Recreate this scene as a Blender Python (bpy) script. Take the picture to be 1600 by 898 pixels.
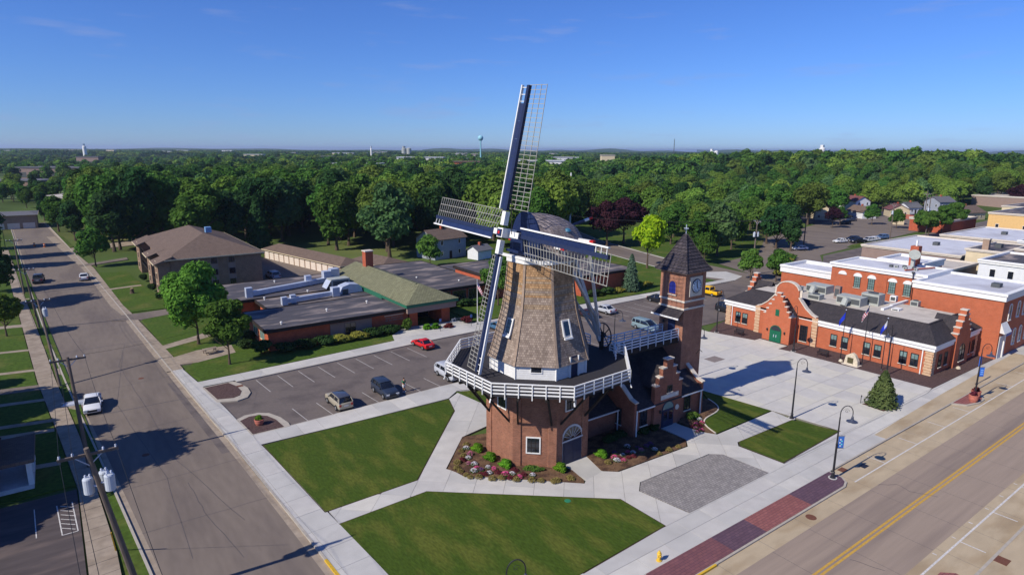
import bpy, math, random
import numpy as np
from mathutils import Matrix, Vector
random.seed(7); rng = np.random.default_rng(7)
for o in list(bpy.data.objects): bpy.data.objects.remove(o)
S = bpy.context.scene
COL = S.collection
R = math.radians
# ------------------------------------------------------------------ camera
# world: X runs along the main road, Y along the side street, camera over the origin
CAM_H, FPX, HEAD = 29.0, 980.0, 54.0
PITCH, ROLL = math.atan((449-234.5)/FPX), R(0.3)
cam_d = bpy.data.cameras.new('camera'); cam = bpy.data.objects.new('camera', cam_d); COL.objects.link(cam)
cam_d.sensor_width = 36; cam_d.lens = FPX/1600*36; cam_d.clip_start = 0.5; cam_d.clip_end = 60000
cam.matrix_world = Matrix.Translation((0, 0, CAM_H)) @ Matrix.Rotation(R(HEAD-90), 4, 'Z') @ Matrix.Rotation(math.pi/2-PITCH, 4, 'X') @ Matrix.Rotation(ROLL, 4, 'Z')
S.camera = cam
S.render.resolution_x, S.render.resolution_y = 1024, 574
# ------------------------------------------------------------------ sky and sun
SUN_EL, SUN_AZ = 39.0, 180.5          # sun stands over -X
w = bpy.data.worlds.new('World'); S.world = w; w.use_nodes = True
nt = w.node_tree; nt.nodes.clear()
wo = nt.nodes.new('ShaderNodeOutputWorld'); bg = nt.nodes.new('ShaderNodeBackground'); sky = nt.nodes.new('ShaderNodeTexSky')
sky.sky_type = 'NISHITA'; sky.sun_disc = False; sky.sun_elevation = R(SUN_EL); sky.sun_rotation = R(90-SUN_AZ)
sky.altitude = 0; sky.air_density = 1.0; sky.dust_density = 0.0; sky.ozone_density = 6.0
bg.inputs['Strength'].default_value = 0.116
# a few thin clouds low in the sky
tc = nt.nodes.new('ShaderNodeTexCoord'); sep = nt.nodes.new('ShaderNodeSeparateXYZ'); nt.links.new(tc.outputs['Generated'], sep.inputs[0])
mp = nt.nodes.new('ShaderNodeMapping'); mp.inputs['Scale'].default_value = (4.2, 4.2, 30.0); nt.links.new(tc.outputs['Generated'], mp.inputs[0])
nz = nt.nodes.new('ShaderNodeTexNoise'); nz.inputs['Scale'].default_value = 1.7; nz.inputs['Detail'].default_value = 6; nz.inputs['Roughness'].default_value = .55
nt.links.new(mp.outputs[0], nz.inputs['Vector'])
mr = nt.nodes.new('ShaderNodeMapRange'); mr.inputs[1].default_value = .57; mr.inputs[2].default_value = .84; mr.inputs[3].default_value = 0; mr.inputs[4].default_value = .50
nt.links.new(nz.outputs['Fac'], mr.inputs[0])
mx = nt.nodes.new('ShaderNodeMixRGB'); mx.inputs[2].default_value = (2.6, 3.1, 5.2, 1)
tn = nt.nodes.new('ShaderNodeMixRGB'); tn.blend_type = 'MULTIPLY'; tn.inputs[0].default_value = 1; tn.inputs[2].default_value = (.40, .58, 1, 1); nt.links.new(sky.outputs[0], tn.inputs[1])   # the camera's deep blue rendering of the sky
nt.links.new(mr.outputs[0], mx.inputs[0]); nt.links.new(tn.outputs[0], mx.inputs[1])
nt.links.new(mx.outputs[0], bg.inputs[0]); nt.links.new(bg.outputs[0], wo.inputs[0])
sd = bpy.data.lights.new('sun', 'SUN'); sun = bpy.data.objects.new('sun', sd); COL.objects.link(sun)
sd.energy = 4.7; sd.angle = R(.53); sd.color = (1, .925, .80)
sv = Vector((math.cos(R(SUN_AZ))*math.cos(R(SUN_EL)), math.sin(R(SUN_AZ))*math.cos(R(SUN_EL)), math.sin(R(SUN_EL))))
sun.rotation_euler = sv.to_track_quat('Z', 'Y').to_euler(); sun.location = sv*200
S.view_settings.view_transform = 'Standard'; S.view_settings.look = 'None'; S.view_settings.gamma = 1.0
S.view_settings.exposure = 0.12; S.view_settings.use_curve_mapping = False
S.render.engine = 'CYCLES'
S.cycles.max_bounces = 5; S.cycles.diffuse_bounces = 3; S.cycles.glossy_bounces = 2; S.cycles.transmission_bounces = 3; S.cycles.volume_bounces = 0; S.cycles.transparent_max_bounces = 6

_p, _cr, _sr = PITCH, math.cos(ROLL), math.sin(ROLL)
def G(u, v, z=0.0):
    "photo pixel (1600x898) to the point where its ray meets height z"
    a, b = u-800, 449-v
    x, y = (a*_cr-b*_sr)/FPX, (a*_sr+b*_cr)/FPX
    d = (x, math.cos(_p)+y*math.sin(_p), -math.sin(_p)+y*math.cos(_p))
    t = (CAM_H-z)/-d[2]
    return c2w(d[0]*t, d[1]*t)
def c2w(x, y):   # metres right of / ahead of the camera -> world
    ca, sa = math.cos(R(HEAD)), math.sin(R(HEAD))
    return (x*sa + y*ca, -x*ca + y*sa)
# ------------------------------------------------------------------ materials
def lin(c): return tuple(((v/255)/12.92 if v/255 <= .04045 else ((v/255+.055)/1.055)**2.4) for v in c)
MATS = {}
def mat(name, rgb, rough=.8, var=.12, vscale=1.5, bump=0, bscale=30, metal=0, spec=.3, second=None, sscale=.25, sfac=.5, stretch=None, k=.9):
    "plain procedural surface: base colour broken up by two noises, optional second colour in patches, optional fine relief"
    if name in MATS: return MATS[name]
    m = bpy.data.materials.new(name); m.use_nodes = True; MATS[name] = m
    n = m.node_tree; b = n.nodes['Principled BSDF']
    c = [v*k for v in lin(rgb)]
    b.inputs['Roughness'].default_value = rough; b.inputs['Metallic'].default_value = metal; b.inputs['Specular IOR Level'].default_value = spec
    if var == 0 and not second:
        b.inputs['Base Color'].default_value = (*c, 1)
    else:
        geo = n.nodes.new('ShaderNodeNewGeometry'); vec = geo.outputs['Position']
        if stretch:
            mpp = n.nodes.new('ShaderNodeMapping'); mpp.inputs['Rotation'].default_value = (0, 0, stretch[3] if len(stretch) > 3 else 0); mpp.inputs['Scale'].default_value = stretch[:3]; n.links.new(vec, mpp.inputs[0]); vec = mpp.outputs[0]
        t1 = n.nodes.new('ShaderNodeTexNoise'); t1.inputs['Scale'].default_value = vscale; t1.inputs['Detail'].default_value = 5; n.links.new(vec, t1.inputs['Vector'])
        r1 = n.nodes.new('ShaderNodeMapRange'); r1.inputs[1].default_value = .25; r1.inputs[2].default_value = .75; r1.inputs[3].default_value = 1-var*2; r1.inputs[4].default_value = 1+var*2
        n.links.new(t1.outputs['Fac'], r1.inputs[0])
        ml = n.nodes.new('ShaderNodeVectorMath'); ml.operation = 'SCALE'; ml.inputs[0].default_value = c
        if second:
            t2 = n.nodes.new('ShaderNodeTexNoise'); t2.inputs['Scale'].default_value = sscale; t2.inputs['Detail'].default_value = 6; n.links.new(vec, t2.inputs['Vector'])
            r2 = n.nodes.new('ShaderNodeMapRange'); r2.inputs[1].default_value = .62-.3*sfac; r2.inputs[2].default_value = .78-.3*sfac; n.links.new(t2.outputs['Fac'], r2.inputs[0])
            mc = n.nodes.new('ShaderNodeMixRGB'); mc.inputs[1].default_value = (*c, 1); mc.inputs[2].default_value = (*[v*k for v in lin(second)], 1)
            n.links.new(r2.outputs[0], mc.inputs[0]); n.links.new(mc.outputs[0], ml.inputs[0])
        n.links.new(r1.outputs[0], ml.inputs['Scale']); n.links.new(ml.outputs[0], b.inputs['Base Color'])
    if bump:
        geo2 = n.nodes.new('ShaderNodeNewGeometry'); t3 = n.nodes.new('ShaderNodeTexNoise'); t3.inputs['Scale'].default_value = bscale; t3.inputs['Detail'].default_value = 3
        n.links.new(geo2.outputs['Position'], t3.inputs['Vector'])
        bp = n.nodes.new('ShaderNodeBump'); bp.inputs['Strength'].default_value = bump; bp.inputs['Distance'].default_value = .05; n.links.new(t3.outputs['Fac'], bp.inputs['Height']); n.links.new(bp.outputs[0], b.inputs['Normal'])
    return m
def brickmat(name, rgb, rgb2, mortar, bw=.22, bh=.075, var=.12, ms=.012, k=.9, rough=.85, off=.5, horiz='sum', bump=.3, second=None):
    "coursed masonry or shingles; u runs along the wall, v is height"
    if name in MATS: return MATS[name]
    m = bpy.data.materials.new(name); m.use_nodes = True; MATS[name] = m
    n = m.node_tree; b = n.nodes['Principled BSDF']; b.inputs['Roughness'].default_value = rough; b.inputs['Specular IOR Level'].default_value = .25
    geo = n.nodes.new('ShaderNodeNewGeometry'); sp = n.nodes.new('ShaderNodeSeparateXYZ'); n.links.new(geo.outputs['Position'], sp.inputs[0])
    cb = n.nodes.new('ShaderNodeCombineXYZ')
    if isinstance(horiz, tuple):      # round a centre: u is the arc length
        sb = n.nodes.new('ShaderNodeVectorMath'); sb.operation = 'SUBTRACT'; sb.inputs[1].default_value = (horiz[0], horiz[1], 0); n.links.new(geo.outputs['Position'], sb.inputs[0]); s2 = n.nodes.new('ShaderNodeSeparateXYZ'); n.links.new(sb.outputs[0], s2.inputs[0])
        at = n.nodes.new('ShaderNodeMath'); at.operation = 'ARCTAN2'; n.links.new(s2.outputs[1], at.inputs[0]); n.links.new(s2.outputs[0], at.inputs[1]); mu = n.nodes.new('ShaderNodeMath'); mu.operation = 'MULTIPLY'; mu.inputs[1].default_value = horiz[2]; n.links.new(at.outputs[0], mu.inputs[0])
        n.links.new(mu.outputs[0], cb.inputs[0]); n.links.new(sp.outputs[2], cb.inputs[1])
    elif horiz == 'flat':
        n.links.new(sp.outputs[0], cb.inputs[0]); n.links.new(sp.outputs[1], cb.inputs[1])
    else:
        ad = n.nodes.new('ShaderNodeMath'); ad.operation = 'ADD'; n.links.new(sp.outputs[0], ad.inputs[0]); n.links.new(sp.outputs[1], ad.inputs[1])
        n.links.new(ad.outputs[0], cb.inputs[0]); n.links.new(sp.outputs[2], cb.inputs[1])
    br = n.nodes.new('ShaderNodeTexBrick'); n.links.new(cb.outputs[0], br.inputs['Vector'])
    br.inputs['Scale'].default_value = 1; br.inputs['Brick Width'].default_value = bw; br.inputs['Row Height'].default_value = bh; br.inputs['Mortar Size'].default_value = ms; br.offset = off
    br.inputs['Color1'].default_value = (*[v*k for v in lin(rgb)], 1); br.inputs['Color2'].default_value = (*[v*k for v in lin(rgb2)], 1); br.inputs['Mortar'].default_value = (*[v*k for v in lin(mortar)], 1)
    t1 = n.nodes.new('ShaderNodeTexNoise'); t1.inputs['Scale'].default_value = 1.1; t1.inputs['Detail'].default_value = 6; n.links.new(geo.outputs['Position'], t1.inputs['Vector'])
    r1 = n.nodes.new('ShaderNodeMapRange'); r1.inputs[1].default_value = .25; r1.inputs[2].default_value = .75; r1.inputs[3].default_value = 1-var*2; r1.inputs[4].default_value = 1+var*2; n.links.new(t1.outputs['Fac'], r1.inputs[0])
    src = br.outputs['Color']
    if second:
        t2 = n.nodes.new('ShaderNodeTexNoise'); t2.inputs['Scale'].default_value = .8; t2.inputs['Detail'].default_value = 4; mp2 = n.nodes.new('ShaderNodeMapping'); mp2.inputs['Scale'].default_value = (1.6, 1.6, .22)
        n.links.new(geo.outputs['Position'], mp2.inputs[0]); n.links.new(mp2.outputs[0], t2.inputs['Vector'])
        r2 = n.nodes.new('ShaderNodeMapRange'); r2.inputs[1].default_value = .52; r2.inputs[2].default_value = .68; r2.inputs[4].default_value = .75; n.links.new(t2.outputs['Fac'], r2.inputs[0])
        mc = n.nodes.new('ShaderNodeMixRGB'); mc.inputs[2].default_value = (*[v*k for v in lin(second)], 1); n.links.new(src, mc.inputs[1]); n.links.new(r2.outputs[0], mc.inputs[0]); src = mc.outputs[0]
    ml = n.nodes.new('ShaderNodeVectorMath'); ml.operation = 'SCALE'; n.links.new(src, ml.inputs[0]); n.links.new(r1.outputs[0], ml.inputs['Scale']); n.links.new(ml.outputs[0], b.inputs['Base Color'])
    if bump:
        bp = n.nodes.new('ShaderNodeBump'); bp.inputs['Strength'].default_value = bump; bp.inputs['Distance'].default_value = .02; bp.invert = True; n.links.new(br.outputs['Fac'], bp.inputs['Height']); n.links.new(bp.outputs[0], b.inputs['Normal'])
    return m
def leafmat(name, rgb, rgb2, trans=.35, k=1.75, rnd=.22):
    if name in MATS: return MATS[name]
    m = bpy.data.materials.new(name); m.use_nodes = True; MATS[name] = m
    n = m.node_tree; n.nodes.clear(); out = n.nodes.new('ShaderNodeOutputMaterial')
    geo = n.nodes.new('ShaderNodeNewGeometry'); oi = n.nodes.new('ShaderNodeObjectInfo')
    t1 = n.nodes.new('ShaderNodeTexNoise'); t1.inputs['Scale'].default_value = .9; t1.inputs['Detail'].default_value = 4; n.links.new(geo.outputs['Position'], t1.inputs['Vector'])
    mc = n.nodes.new('ShaderNodeMixRGB'); mc.inputs[1].default_value = (*[v*k for v in lin(rgb)], 1); mc.inputs[2].default_value = (*[v*k for v in lin(rgb2)], 1)
    r0 = n.nodes.new('ShaderNodeMapRange'); r0.inputs[1].default_value = .3; r0.inputs[2].default_value = .7; n.links.new(t1.outputs['Fac'], r0.inputs[0]); n.links.new(r0.outputs[0], mc.inputs[0])
    r1 = n.nodes.new('ShaderNodeMapRange'); r1.inputs[3].default_value = 1-rnd; r1.inputs[4].default_value = 1+rnd; n.links.new(oi.outputs['Random'], r1.inputs[0])
    hs = n.nodes.new('ShaderNodeHueSaturation'); n.links.new(mc.outputs[0], hs.inputs['Color']); n.links.new(r1.outputs[0], hs.inputs['Value'])
    r2 = n.nodes.new('ShaderNodeMapRange'); r2.inputs[3].default_value = .485; r2.inputs[4].default_value = .515
    fr = n.nodes.new('ShaderNodeMath'); fr.operation = 'MULTIPLY'; fr.inputs[1].default_value = 7.31; n.links.new(oi.outputs['Random'], fr.inputs[0]); f2 = n.nodes.new('ShaderNodeMath'); f2.operation = 'FRACT'; n.links.new(fr.outputs[0], f2.inputs[0]); n.links.new(f2.outputs[0], r2.inputs[0]); n.links.new(r2.outputs[0], hs.inputs['Hue'])
    d = n.nodes.new('ShaderNodeBsdfDiffuse'); t = n.nodes.new('ShaderNodeBsdfTranslucent'); mxs = n.nodes.new('ShaderNodeMixShader'); mxs.inputs[0].default_value = trans
    n.links.new(hs.outputs[0], d.inputs[0]); n.links.new(hs.outputs[0], t.inputs[0]); n.links.new(d.outputs[0], mxs.inputs[1]); n.links.new(t.outputs[0], mxs.inputs[2]); n.links.new(mxs.outputs[0], out.inputs[0])
    return m
M = {}
M['lawn'] = mat('lawn_grass', (66, 85, 29), .95, .16, 6, .5, 14, second=(88, 96, 39), sscale=.6, sfac=.5, spec=.1, stretch=(1, .35, 1, .5))
M['grass'] = mat('rough_grass', (72, 94, 36), .95, .16, 2.5, .5, 12, second=(96, 102, 50), sscale=.2, sfac=.35, spec=.1)
M['field'] = mat('field_ground', (80, 98, 52), .95, .2, .02, second=(128, 122, 80), sscale=.006, sfac=.3, spec=.05)
M['asphalt'] = mat('lot_asphalt', (112, 103, 99), .9, .05, 3, .15, 60, second=(97, 89, 87), sscale=.3, sfac=.5, spec=.2)
M['street'] = mat('street_asphalt', (125, 114, 105), .9, .05, 2, .15, 60, second=(112, 102, 96), sscale=.22, sfac=.5, spec=.2, stretch=(1, .2, 1))
M['road'] = mat('road_asphalt', (156, 140, 126), .9, .04, 3, .12, 60, second=(134, 120, 111), sscale=.45, sfac=.5, spec=.2, stretch=(.05, 1, 1))
M['dark_asphalt'] = mat('old_dark_asphalt', (84, 76, 76), .9, .1, 1.5, .2, 40, second=(104, 92, 88), sscale=.5, sfac=.4, stretch=(.3, 1.2, 1, .6))
M['conc'] = mat('new_concrete', (190, 188, 184), .85, .035, 1.2, .08, 60, second=(180, 178, 174), sscale=.3, sfac=.5, spec=.25)
M['conc2'] = mat('plaza_concrete', (196, 193, 188), .85, .035, 1.0, .08, 60, second=(206, 202, 192), sscale=.12, sfac=.55, spec=.25)
M['conc_b'] = mat('plaza_concrete_pale', (190, 187, 183), .85, .035, 1.0, .08, 60, second=(203, 200, 193), sscale=.12, sfac=.55, spec=.25)
M['conc_c'] = mat('plaza_concrete_buff', (203, 199, 188), .85, .035, 1.0, .08, 60, spec=.25)
M['tan'] = mat('tan_concrete', (182, 165, 138), .88, .06, .9, .08, 50, second=(165, 146, 118), sscale=.5, sfac=.4, stretch=(.4, 1, 1))
M['oldwalk'] = mat('old_walk_concrete', (160, 146, 130), .9, .08, 1.6, .1, 40, second=(146, 132, 116), sscale=.5, sfac=.5)
M['joint'] = mat('joint_shadow_gap', (122, 118, 114), .95, .05)
M['kerb'] = mat('kerb_concrete', (176, 168, 156), .88, .06, 2)
M['white_paint'] = mat('road_white_paint', (205, 202, 198), .8, .14, 6)
M['stall_paint'] = mat('worn_stall_paint', (176, 172, 168), .85, .16, 6)
M['yellow_paint'] = mat('road_yellow_paint', (194, 154, 70), .8, .10, 5)
M['yellow_kerb'] = mat('kerb_yellow_paint', (214, 174, 52), .7, .06, 5)
M['tar'] = mat('tar_seal', (92, 86, 86), .7, .1, 3)
M['mulch'] = mat('bark_mulch', (92, 70, 62), .97, .22, 9, .9, 20, second=(74, 56, 52), sscale=3, sfac=.5, spec=.05)
M['soil'] = mat('bed_soil', (116, 92, 72), .97, .2, 7, .9, 18, second=(86, 66, 56), sscale=1.2, sfac=.6, spec=.05)
M['darkmulch'] = mat('lava_rock_mulch', (98, 80, 78), .97, .24, 14, .9, 26, second=(80, 64, 64), sscale=5, sfac=.5, spec=.05)
M['paver'] = brickmat('grey_block_paving', (158, 153, 150), (136, 132, 131), (114, 110, 108), bw=.34, bh=.22, ms=.02, var=.06, horiz='flat', second=None)
M['stamp_red'] = brickmat('stamped_red_paving', (150, 96, 92), (138, 86, 84), (112, 74, 76), bw=.5, bh=.25, ms=.02, var=.06, horiz='flat')
M['stamp_purple'] = brickmat('stamped_purple_paving', (104, 80, 92), (94, 72, 86), (78, 62, 76), bw=.5, bh=.25, ms=.02, var=.06, horiz='flat')
M['stamp_maroon'] = brickmat('stamped_maroon_paving', (130, 86, 88), (118, 78, 84), (98, 68, 76), bw=.5, bh=.25, ms=.02, var=.06, horiz='flat')
M['brick_mill'] = brickmat('mill_brick', (172, 112, 86), (142, 86, 66), (170, 138, 118), var=.10)
M['brick_base'] = brickmat('mill_base_brick', (158, 100, 76), (122, 70, 54), (160, 128, 108), var=.10, horiz=(36.59, 45.78, 5.3))
M['brick_vc'] = brickmat('centre_brick', (158, 94, 72), (132, 74, 58), (146, 112, 96), var=.10)
M['brick_hall'] = brickmat('hall_brick', (192, 100, 66), (176, 86, 54), (182, 120, 92), var=.05)
M['brick_school'] = brickmat('school_brick', (196, 92, 58), (170, 74, 48), (170, 108, 84), var=.08)
M['brick_apt'] = brickmat('apartment_brick', (148, 118, 98), (124, 96, 80), (150, 130, 112), var=.08)
M['brick_chim'] = brickmat('chimney_brick', (196, 92, 60), (168, 74, 48), (160, 104, 84), var=.07)
M['shingle'] = brickmat('cedar_shingle', (170, 153, 139), (132, 116, 105), (106, 93, 84), bw=.20, bh=.21, ms=.01, var=.10, bump=.4, horiz=(36.59, 45.78, 4.2))
M['shingle_new'] = brickmat('fresh_cedar_shingle', (190, 152, 112), (154, 120, 86), (114, 92, 70), bw=.20, bh=.21, ms=.01, var=.14, bump=.4, horiz=(36.59, 45.78, 4.2))
M['shingle_mid'] = brickmat('mid_cedar_shingle', (178, 154, 128), (142, 120, 98), (110, 94, 78), bw=.20, bh=.21, ms=.01, var=.12, bump=.4, horiz=(36.59, 45.78, 4.2))
M['capshingle'] = brickmat('cap_shingle', (164, 152, 150), (126, 116, 116), (92, 84, 86), bw=.18, bh=.19, ms=.012, var=.14, bump=.6)
M['roof_dark'] = brickmat('dark_roof_shingle', (72, 66, 68), (56, 53, 57), (42, 40, 44), bw=.3, bh=.12, ms=.01, var=.09, horiz='flat', bump=.2)
M['roof_tower'] = brickmat('tower_roof_slate', (84, 76, 80), (62, 58, 66), (36, 34, 38), bw=.5, bh=.34, ms=.03, var=.10, bump=.5)
M['roof_brown'] = brickmat('brown_roof_shingle', (124, 106, 94), (108, 92, 82), (88, 76, 68), bw=.3, bh=.14, ms=.012, var=.07, horiz='flat', bump=.2)
M['roof_green'] = brickmat('olive_roof_shingle', (134, 134, 104), (118, 118, 92), (86, 86, 66), bw=.5, bh=.3, ms=.025, var=.08, horiz='flat', bump=.3)
M['roof_tar'] = mat('built_up_roof', (80, 78, 84), .85, .10, .8, .15, 20, second=(150, 138, 132), sscale=.30, sfac=.42, spec=.3, stretch=(.5, 1.3, 1, .2))
M['roof_white'] = mat('white_membrane_roof', (206, 208, 216), .7, .05, .5, second=(184, 184, 192), sscale=.15, sfac=.4)
M['roof_cream'] = mat('cream_gravel_roof', (196, 188, 178), .9, .06, 1, second=(176, 168, 160), sscale=.3, sfac=.4)
M['white'] = mat('white_painted_wood', (232, 232, 230), .55, .03, 3, k=.92)
M['coping'] = mat('pale_stone_coping', (214, 204, 190), .8, .05, 3)
M['quoin'] = mat('tan_limestone', (204, 172, 140), .85, .08, 3, .2, 30)
M['cream'] = mat('cream_stucco', (214, 198, 166), .9, .05, 1)
M['buff'] = mat('buff_panel', (160, 136, 118), .85, .05, 1.2)
M['grey_panel'] = mat('warm_grey_panel', (146, 126, 118), .85, .04, 1)
M['navy'] = mat('navy_paint', (30, 44, 84), .45, .08, 3, spec=.4)
M['navy_dark'] = mat('dark_navy_paint', (32, 42, 74), .5, .08, 3, spec=.4)
M['sailbar'] = mat('weathered_lath', (168, 166, 158), .75, .08, 4)
M['greypole'] = mat('grey_painted_timber', (204, 204, 206), .7, .06, 3)
M['black'] = mat('black_metal', (34, 34, 40), .45, 0, spec=.5)
M['deck'] = mat('dark_deck_boards', (52, 50, 54), .85, .12, 4, stretch=(6, .6, 1, .3))
M['darkwood'] = mat('tarred_timber', (46, 40, 38), .8, .1, 3)
M['red'] = mat('red_paint', (196, 44, 40), .5, .04)
M['teal'] = mat('teal_glass_dome', (60, 120, 150), .3, 0, spec=.6)
M['green_door'] = mat('green_door_paint', (22, 98, 72), .45, .04, 3)
M['green_fascia'] = mat('green_metal_fascia', (46, 108, 84), .5, .05, 2)
M['galv'] = mat('galvanised_duct', (196, 204, 220), .45, .06, 1.5, metal=.25, spec=.5)
M['hvac'] = mat('hvac_casing', (170, 174, 168), .55, .06, 2)
M['hvac_dark'] = mat('hvac_grille', (84, 88, 90), .6, .1, 8)
M['woodpole'] = mat('grey_utility_timber', (112, 100, 92), .9, .12, 3, stretch=(2, 2, .3))
M['transformer'] = mat('transformer_grey', (196, 204, 214), .4, .04, 2, spec=.5)
M['wire'] = mat('black_wire', (26, 26, 28), .6, 0)
M['glass'] = mat('dark_window_glass', (30, 36, 46), .08, 0, spec=.8)
M['glass_pale'] = mat('pale_window_glass', (116, 142, 140), .15, .12, 1.2, spec=.7)
M['garage_door'] = mat('garage_door_paint', (224, 212, 200), .7, .04, 2)
M['vinyl_white'] = mat('white_siding', (222, 224, 228), .7, .03, 2)
M['vinyl_grey'] = mat('grey_siding', (150, 156, 166), .7, .04, 2)
M['vinyl_tan'] = mat('tan_siding', (206, 190, 160), .7, .04, 2)
M['vinyl_yellow'] = mat('yellow_brick', (222, 184, 124), .85, .05, 2)
M['roof_red'] = mat('maroon_house_roof', (116, 74, 74), .85, .08, 2)
M['roof_grey'] = mat('grey_house_roof', (104, 104, 110), .85, .08, 2)
M['terracotta'] = mat('terracotta', (186, 112, 96), .8, .08, 4)
M['bark'] = mat('tree_bark', (92, 78, 66), .95, .18, 5, .5, 20, stretch=(2, 2, .4))
M['gold'] = mat('yellow_hydrant_paint', (226, 184, 64), .45, .05, 4)
M['stone'] = mat('boulder_stone', (206, 194, 172), .9, .1, 4, .4, 12)
M['bronze'] = mat('bronze_plaque', (84, 78, 52), .5, .15, 12)
# ------------------------------------------------------------------ mesh building
WL = {}
class MB:
    def __init__(s): s.v = []; s.f = []
    def add(s, vs, fs):
        b = len(s.v); s.v += [tuple(float(c) for c in p) for p in vs]; s.f += [tuple(b+i for i in f) for f in fs]; return s
    def box(s, x0, y0, z0, x1, y1, z1, T=None):
        vs = [(x0,y0,z0),(x1,y0,z0),(x1,y1,z0),(x0,y1,z0),(x0,y0,z1),(x1,y0,z1),(x1,y1,z1),(x0,y1,z1)]
        if T: vs = [T(*p) for p in vs]
        return s.add(vs, [(0,3,2,1),(4,5,6,7),(0,1,5,4),(1,2,6,5),(2,3,7,6),(3,0,4,7)])
    def prism(s, poly, z0, z1, T=None):
        if sum(poly[i][0]*poly[(i+1)%len(poly)][1]-poly[(i+1)%len(poly)][0]*poly[i][1] for i in range(len(poly))) < 0: poly = poly[::-1]
        n = len(poly); vs = [(p[0],p[1],z0) for p in poly]+[(p[0],p[1],z1) for p in poly]
        if T: vs = [T(*p) for p in vs]
        return s.add(vs, [tuple(range(n))[::-1], tuple(range(n,2*n))]+[(i,(i+1)%n,n+(i+1)%n,n+i) for i in range(n)])
    def plate(s, poly, b0, b1, T):      # poly in local (a, z), thickness along local b
        n = len(poly); vs = [T(a,b0,z) for a,z in poly]+[T(a,b1,z) for a,z in poly]
        return s.add(vs, [tuple(range(n)), tuple(range(n,2*n))[::-1]]+[(i,n+i,n+(i+1)%n,(i+1)%n) for i in range(n)])
    def bar(s, p0, p1, w, h=None, up=(0,0,1)):
        h = h or w; p0 = Vector(p0); p1 = Vector(p1); d = (p1-p0).normalized(); up = Vector(up)
        if abs(d.dot(up)) > .98: up = Vector((1,0,0))
        x = d.cross(up).normalized()*w/2; y = x.cross(d).normalized()*h/2
        vs = [p+x*a+y*b for p in (p0,p1) for a,b in ((-1,-1),(1,-1),(1,1),(-1,1))]
        return s.add(vs, [(0,1,2,3),(7,6,5,4),(0,4,5,1),(1,5,6,2),(2,6,7,3),(3,7,4,0)])
    def tube(s, pts, rad, n=8, caps=True):
        pts = [Vector(p) for p in pts]; rad = rad if isinstance(rad,(list,tuple)) else [rad]*len(pts)
        b = len(s.v); ref = None
        for i,p in enumerate(pts):
            d = (pts[min(i+1,len(pts)-1)]-pts[max(i-1,0)]).normalized()
            if ref is None: ref = Vector((1,0,0)) if abs(d.x) < .9 else Vector((0,1,0))
            x = d.cross(ref)
            if x.length < 1e-4: x = d.cross(Vector((.3,.9,.2)))
            x.normalize(); y = d.cross(x); ref = x.cross(d) if False else ref
            for k in range(n):
                a = 2*math.pi*k/n; q = p+(x*math.cos(a)+y*math.sin(a))*rad[i]; s.v.append(tuple(q))
        for i in range(len(pts)-1):
            for k in range(n):
                s.f.append((b+i*n+k, b+i*n+(k+1)%n, b+(i+1)*n+(k+1)%n, b+(i+1)*n+k))
        if caps: s.f.append(tuple(b+k for k in range(n))[::-1]); s.f.append(tuple(b+(len(pts)-1)*n+k for k in range(n)))
        return s
    def lathe(s, prof, c, n=16, T=None):
        b = len(s.v)
        for r,z in prof:
            for k in range(n):
                a = 2*math.pi*k/n; p = (c[0]+r*math.cos(a), c[1]+r*math.sin(a), c[2]+z); s.v.append(T(*p) if T else p)
        m = len(prof)
        for i in range(m-1):
            for k in range(n): s.f.append((b+i*n+k, b+i*n+(k+1)%n, b+(i+1)*n+(k+1)%n, b+(i+1)*n+k))
        s.f.append(tuple(b+k for k in range(n))[::-1]); s.f.append(tuple(b+(m-1)*n+k for k in range(n)))
        return s
    def build(s, name, m, parent=None, smooth=False, local=False):
        me = bpy.data.meshes.new(name); o3 = (0,0,0) if (parent is None or local) else WL.get(parent.name,(0,0,0))
        me.from_pydata([(x-o3[0],y-o3[1],z-o3[2]) for x,y,z in s.v], [], s.f); me.update()
        for mm in (m if isinstance(m,(list,tuple)) else [m]): me.materials.append(mm)
        if smooth: me.polygons.foreach_set('use_smooth', [True]*len(me.polygons))
        o = bpy.data.objects.new(name, me); COL.objects.link(o)
        if parent: o.parent = parent; WL[o.name] = o3
        return o
def tag(o, label=None, cat=None, group=None, kind=None):
    if label: o['label'] = label
    if cat: o['category'] = cat
    if group: o['group'] = group
    if kind: o['kind'] = kind
    return o
def thing(name, label, cat, loc=(0,0,0), rotz=0, group=None, keep=True):
    o = bpy.data.objects.new(name, None); COL.objects.link(o); o.location = loc; o.rotation_euler = (0,0,rotz); o.empty_display_size = .3
    WL[o.name] = tuple(loc) if keep else (0,0,0)
    return tag(o, label, cat, group)
def copy_tree(o, parent=None):
    c = o.copy(); COL.objects.link(c); c.parent = parent
    for ch in o.children: copy_tree(ch, c)
    return c
def struct(name, mb, m, parent=None, **k):
    o = mb.build(name, m, parent, **k)
    if not parent: o['kind'] = 'structure'
    return o
def frame(o, ang):
    "local (a along wall to the right seen from outside, b outward, z) with outward normal at ang degrees"
    nx, ny = math.cos(R(ang)), math.sin(R(ang)); tx, ty = -ny, nx
    return lambda a, b, z: (o[0]+tx*a+nx*b, o[1]+ty*a+ny*b, z)
def piece(name, parent, mb_or, m, **k): return mb_or.build(name, m, parent, **k)
def clip(poly, a, b, c):     # keep a*x+b*y<=c
    out = []
    for i in range(len(poly)):
        p, q = poly[i], poly[(i+1)%len(poly)]; dp, dq = a*p[0]+b*p[1]-c, a*q[0]+b*q[1]-c
        if dp <= 0: out.append(p)
        if dp*dq < 0: t = dp/(dp-dq); out.append((p[0]+t*(q[0]-p[0]), p[1]+t*(q[1]-p[1])))
    return out
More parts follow.
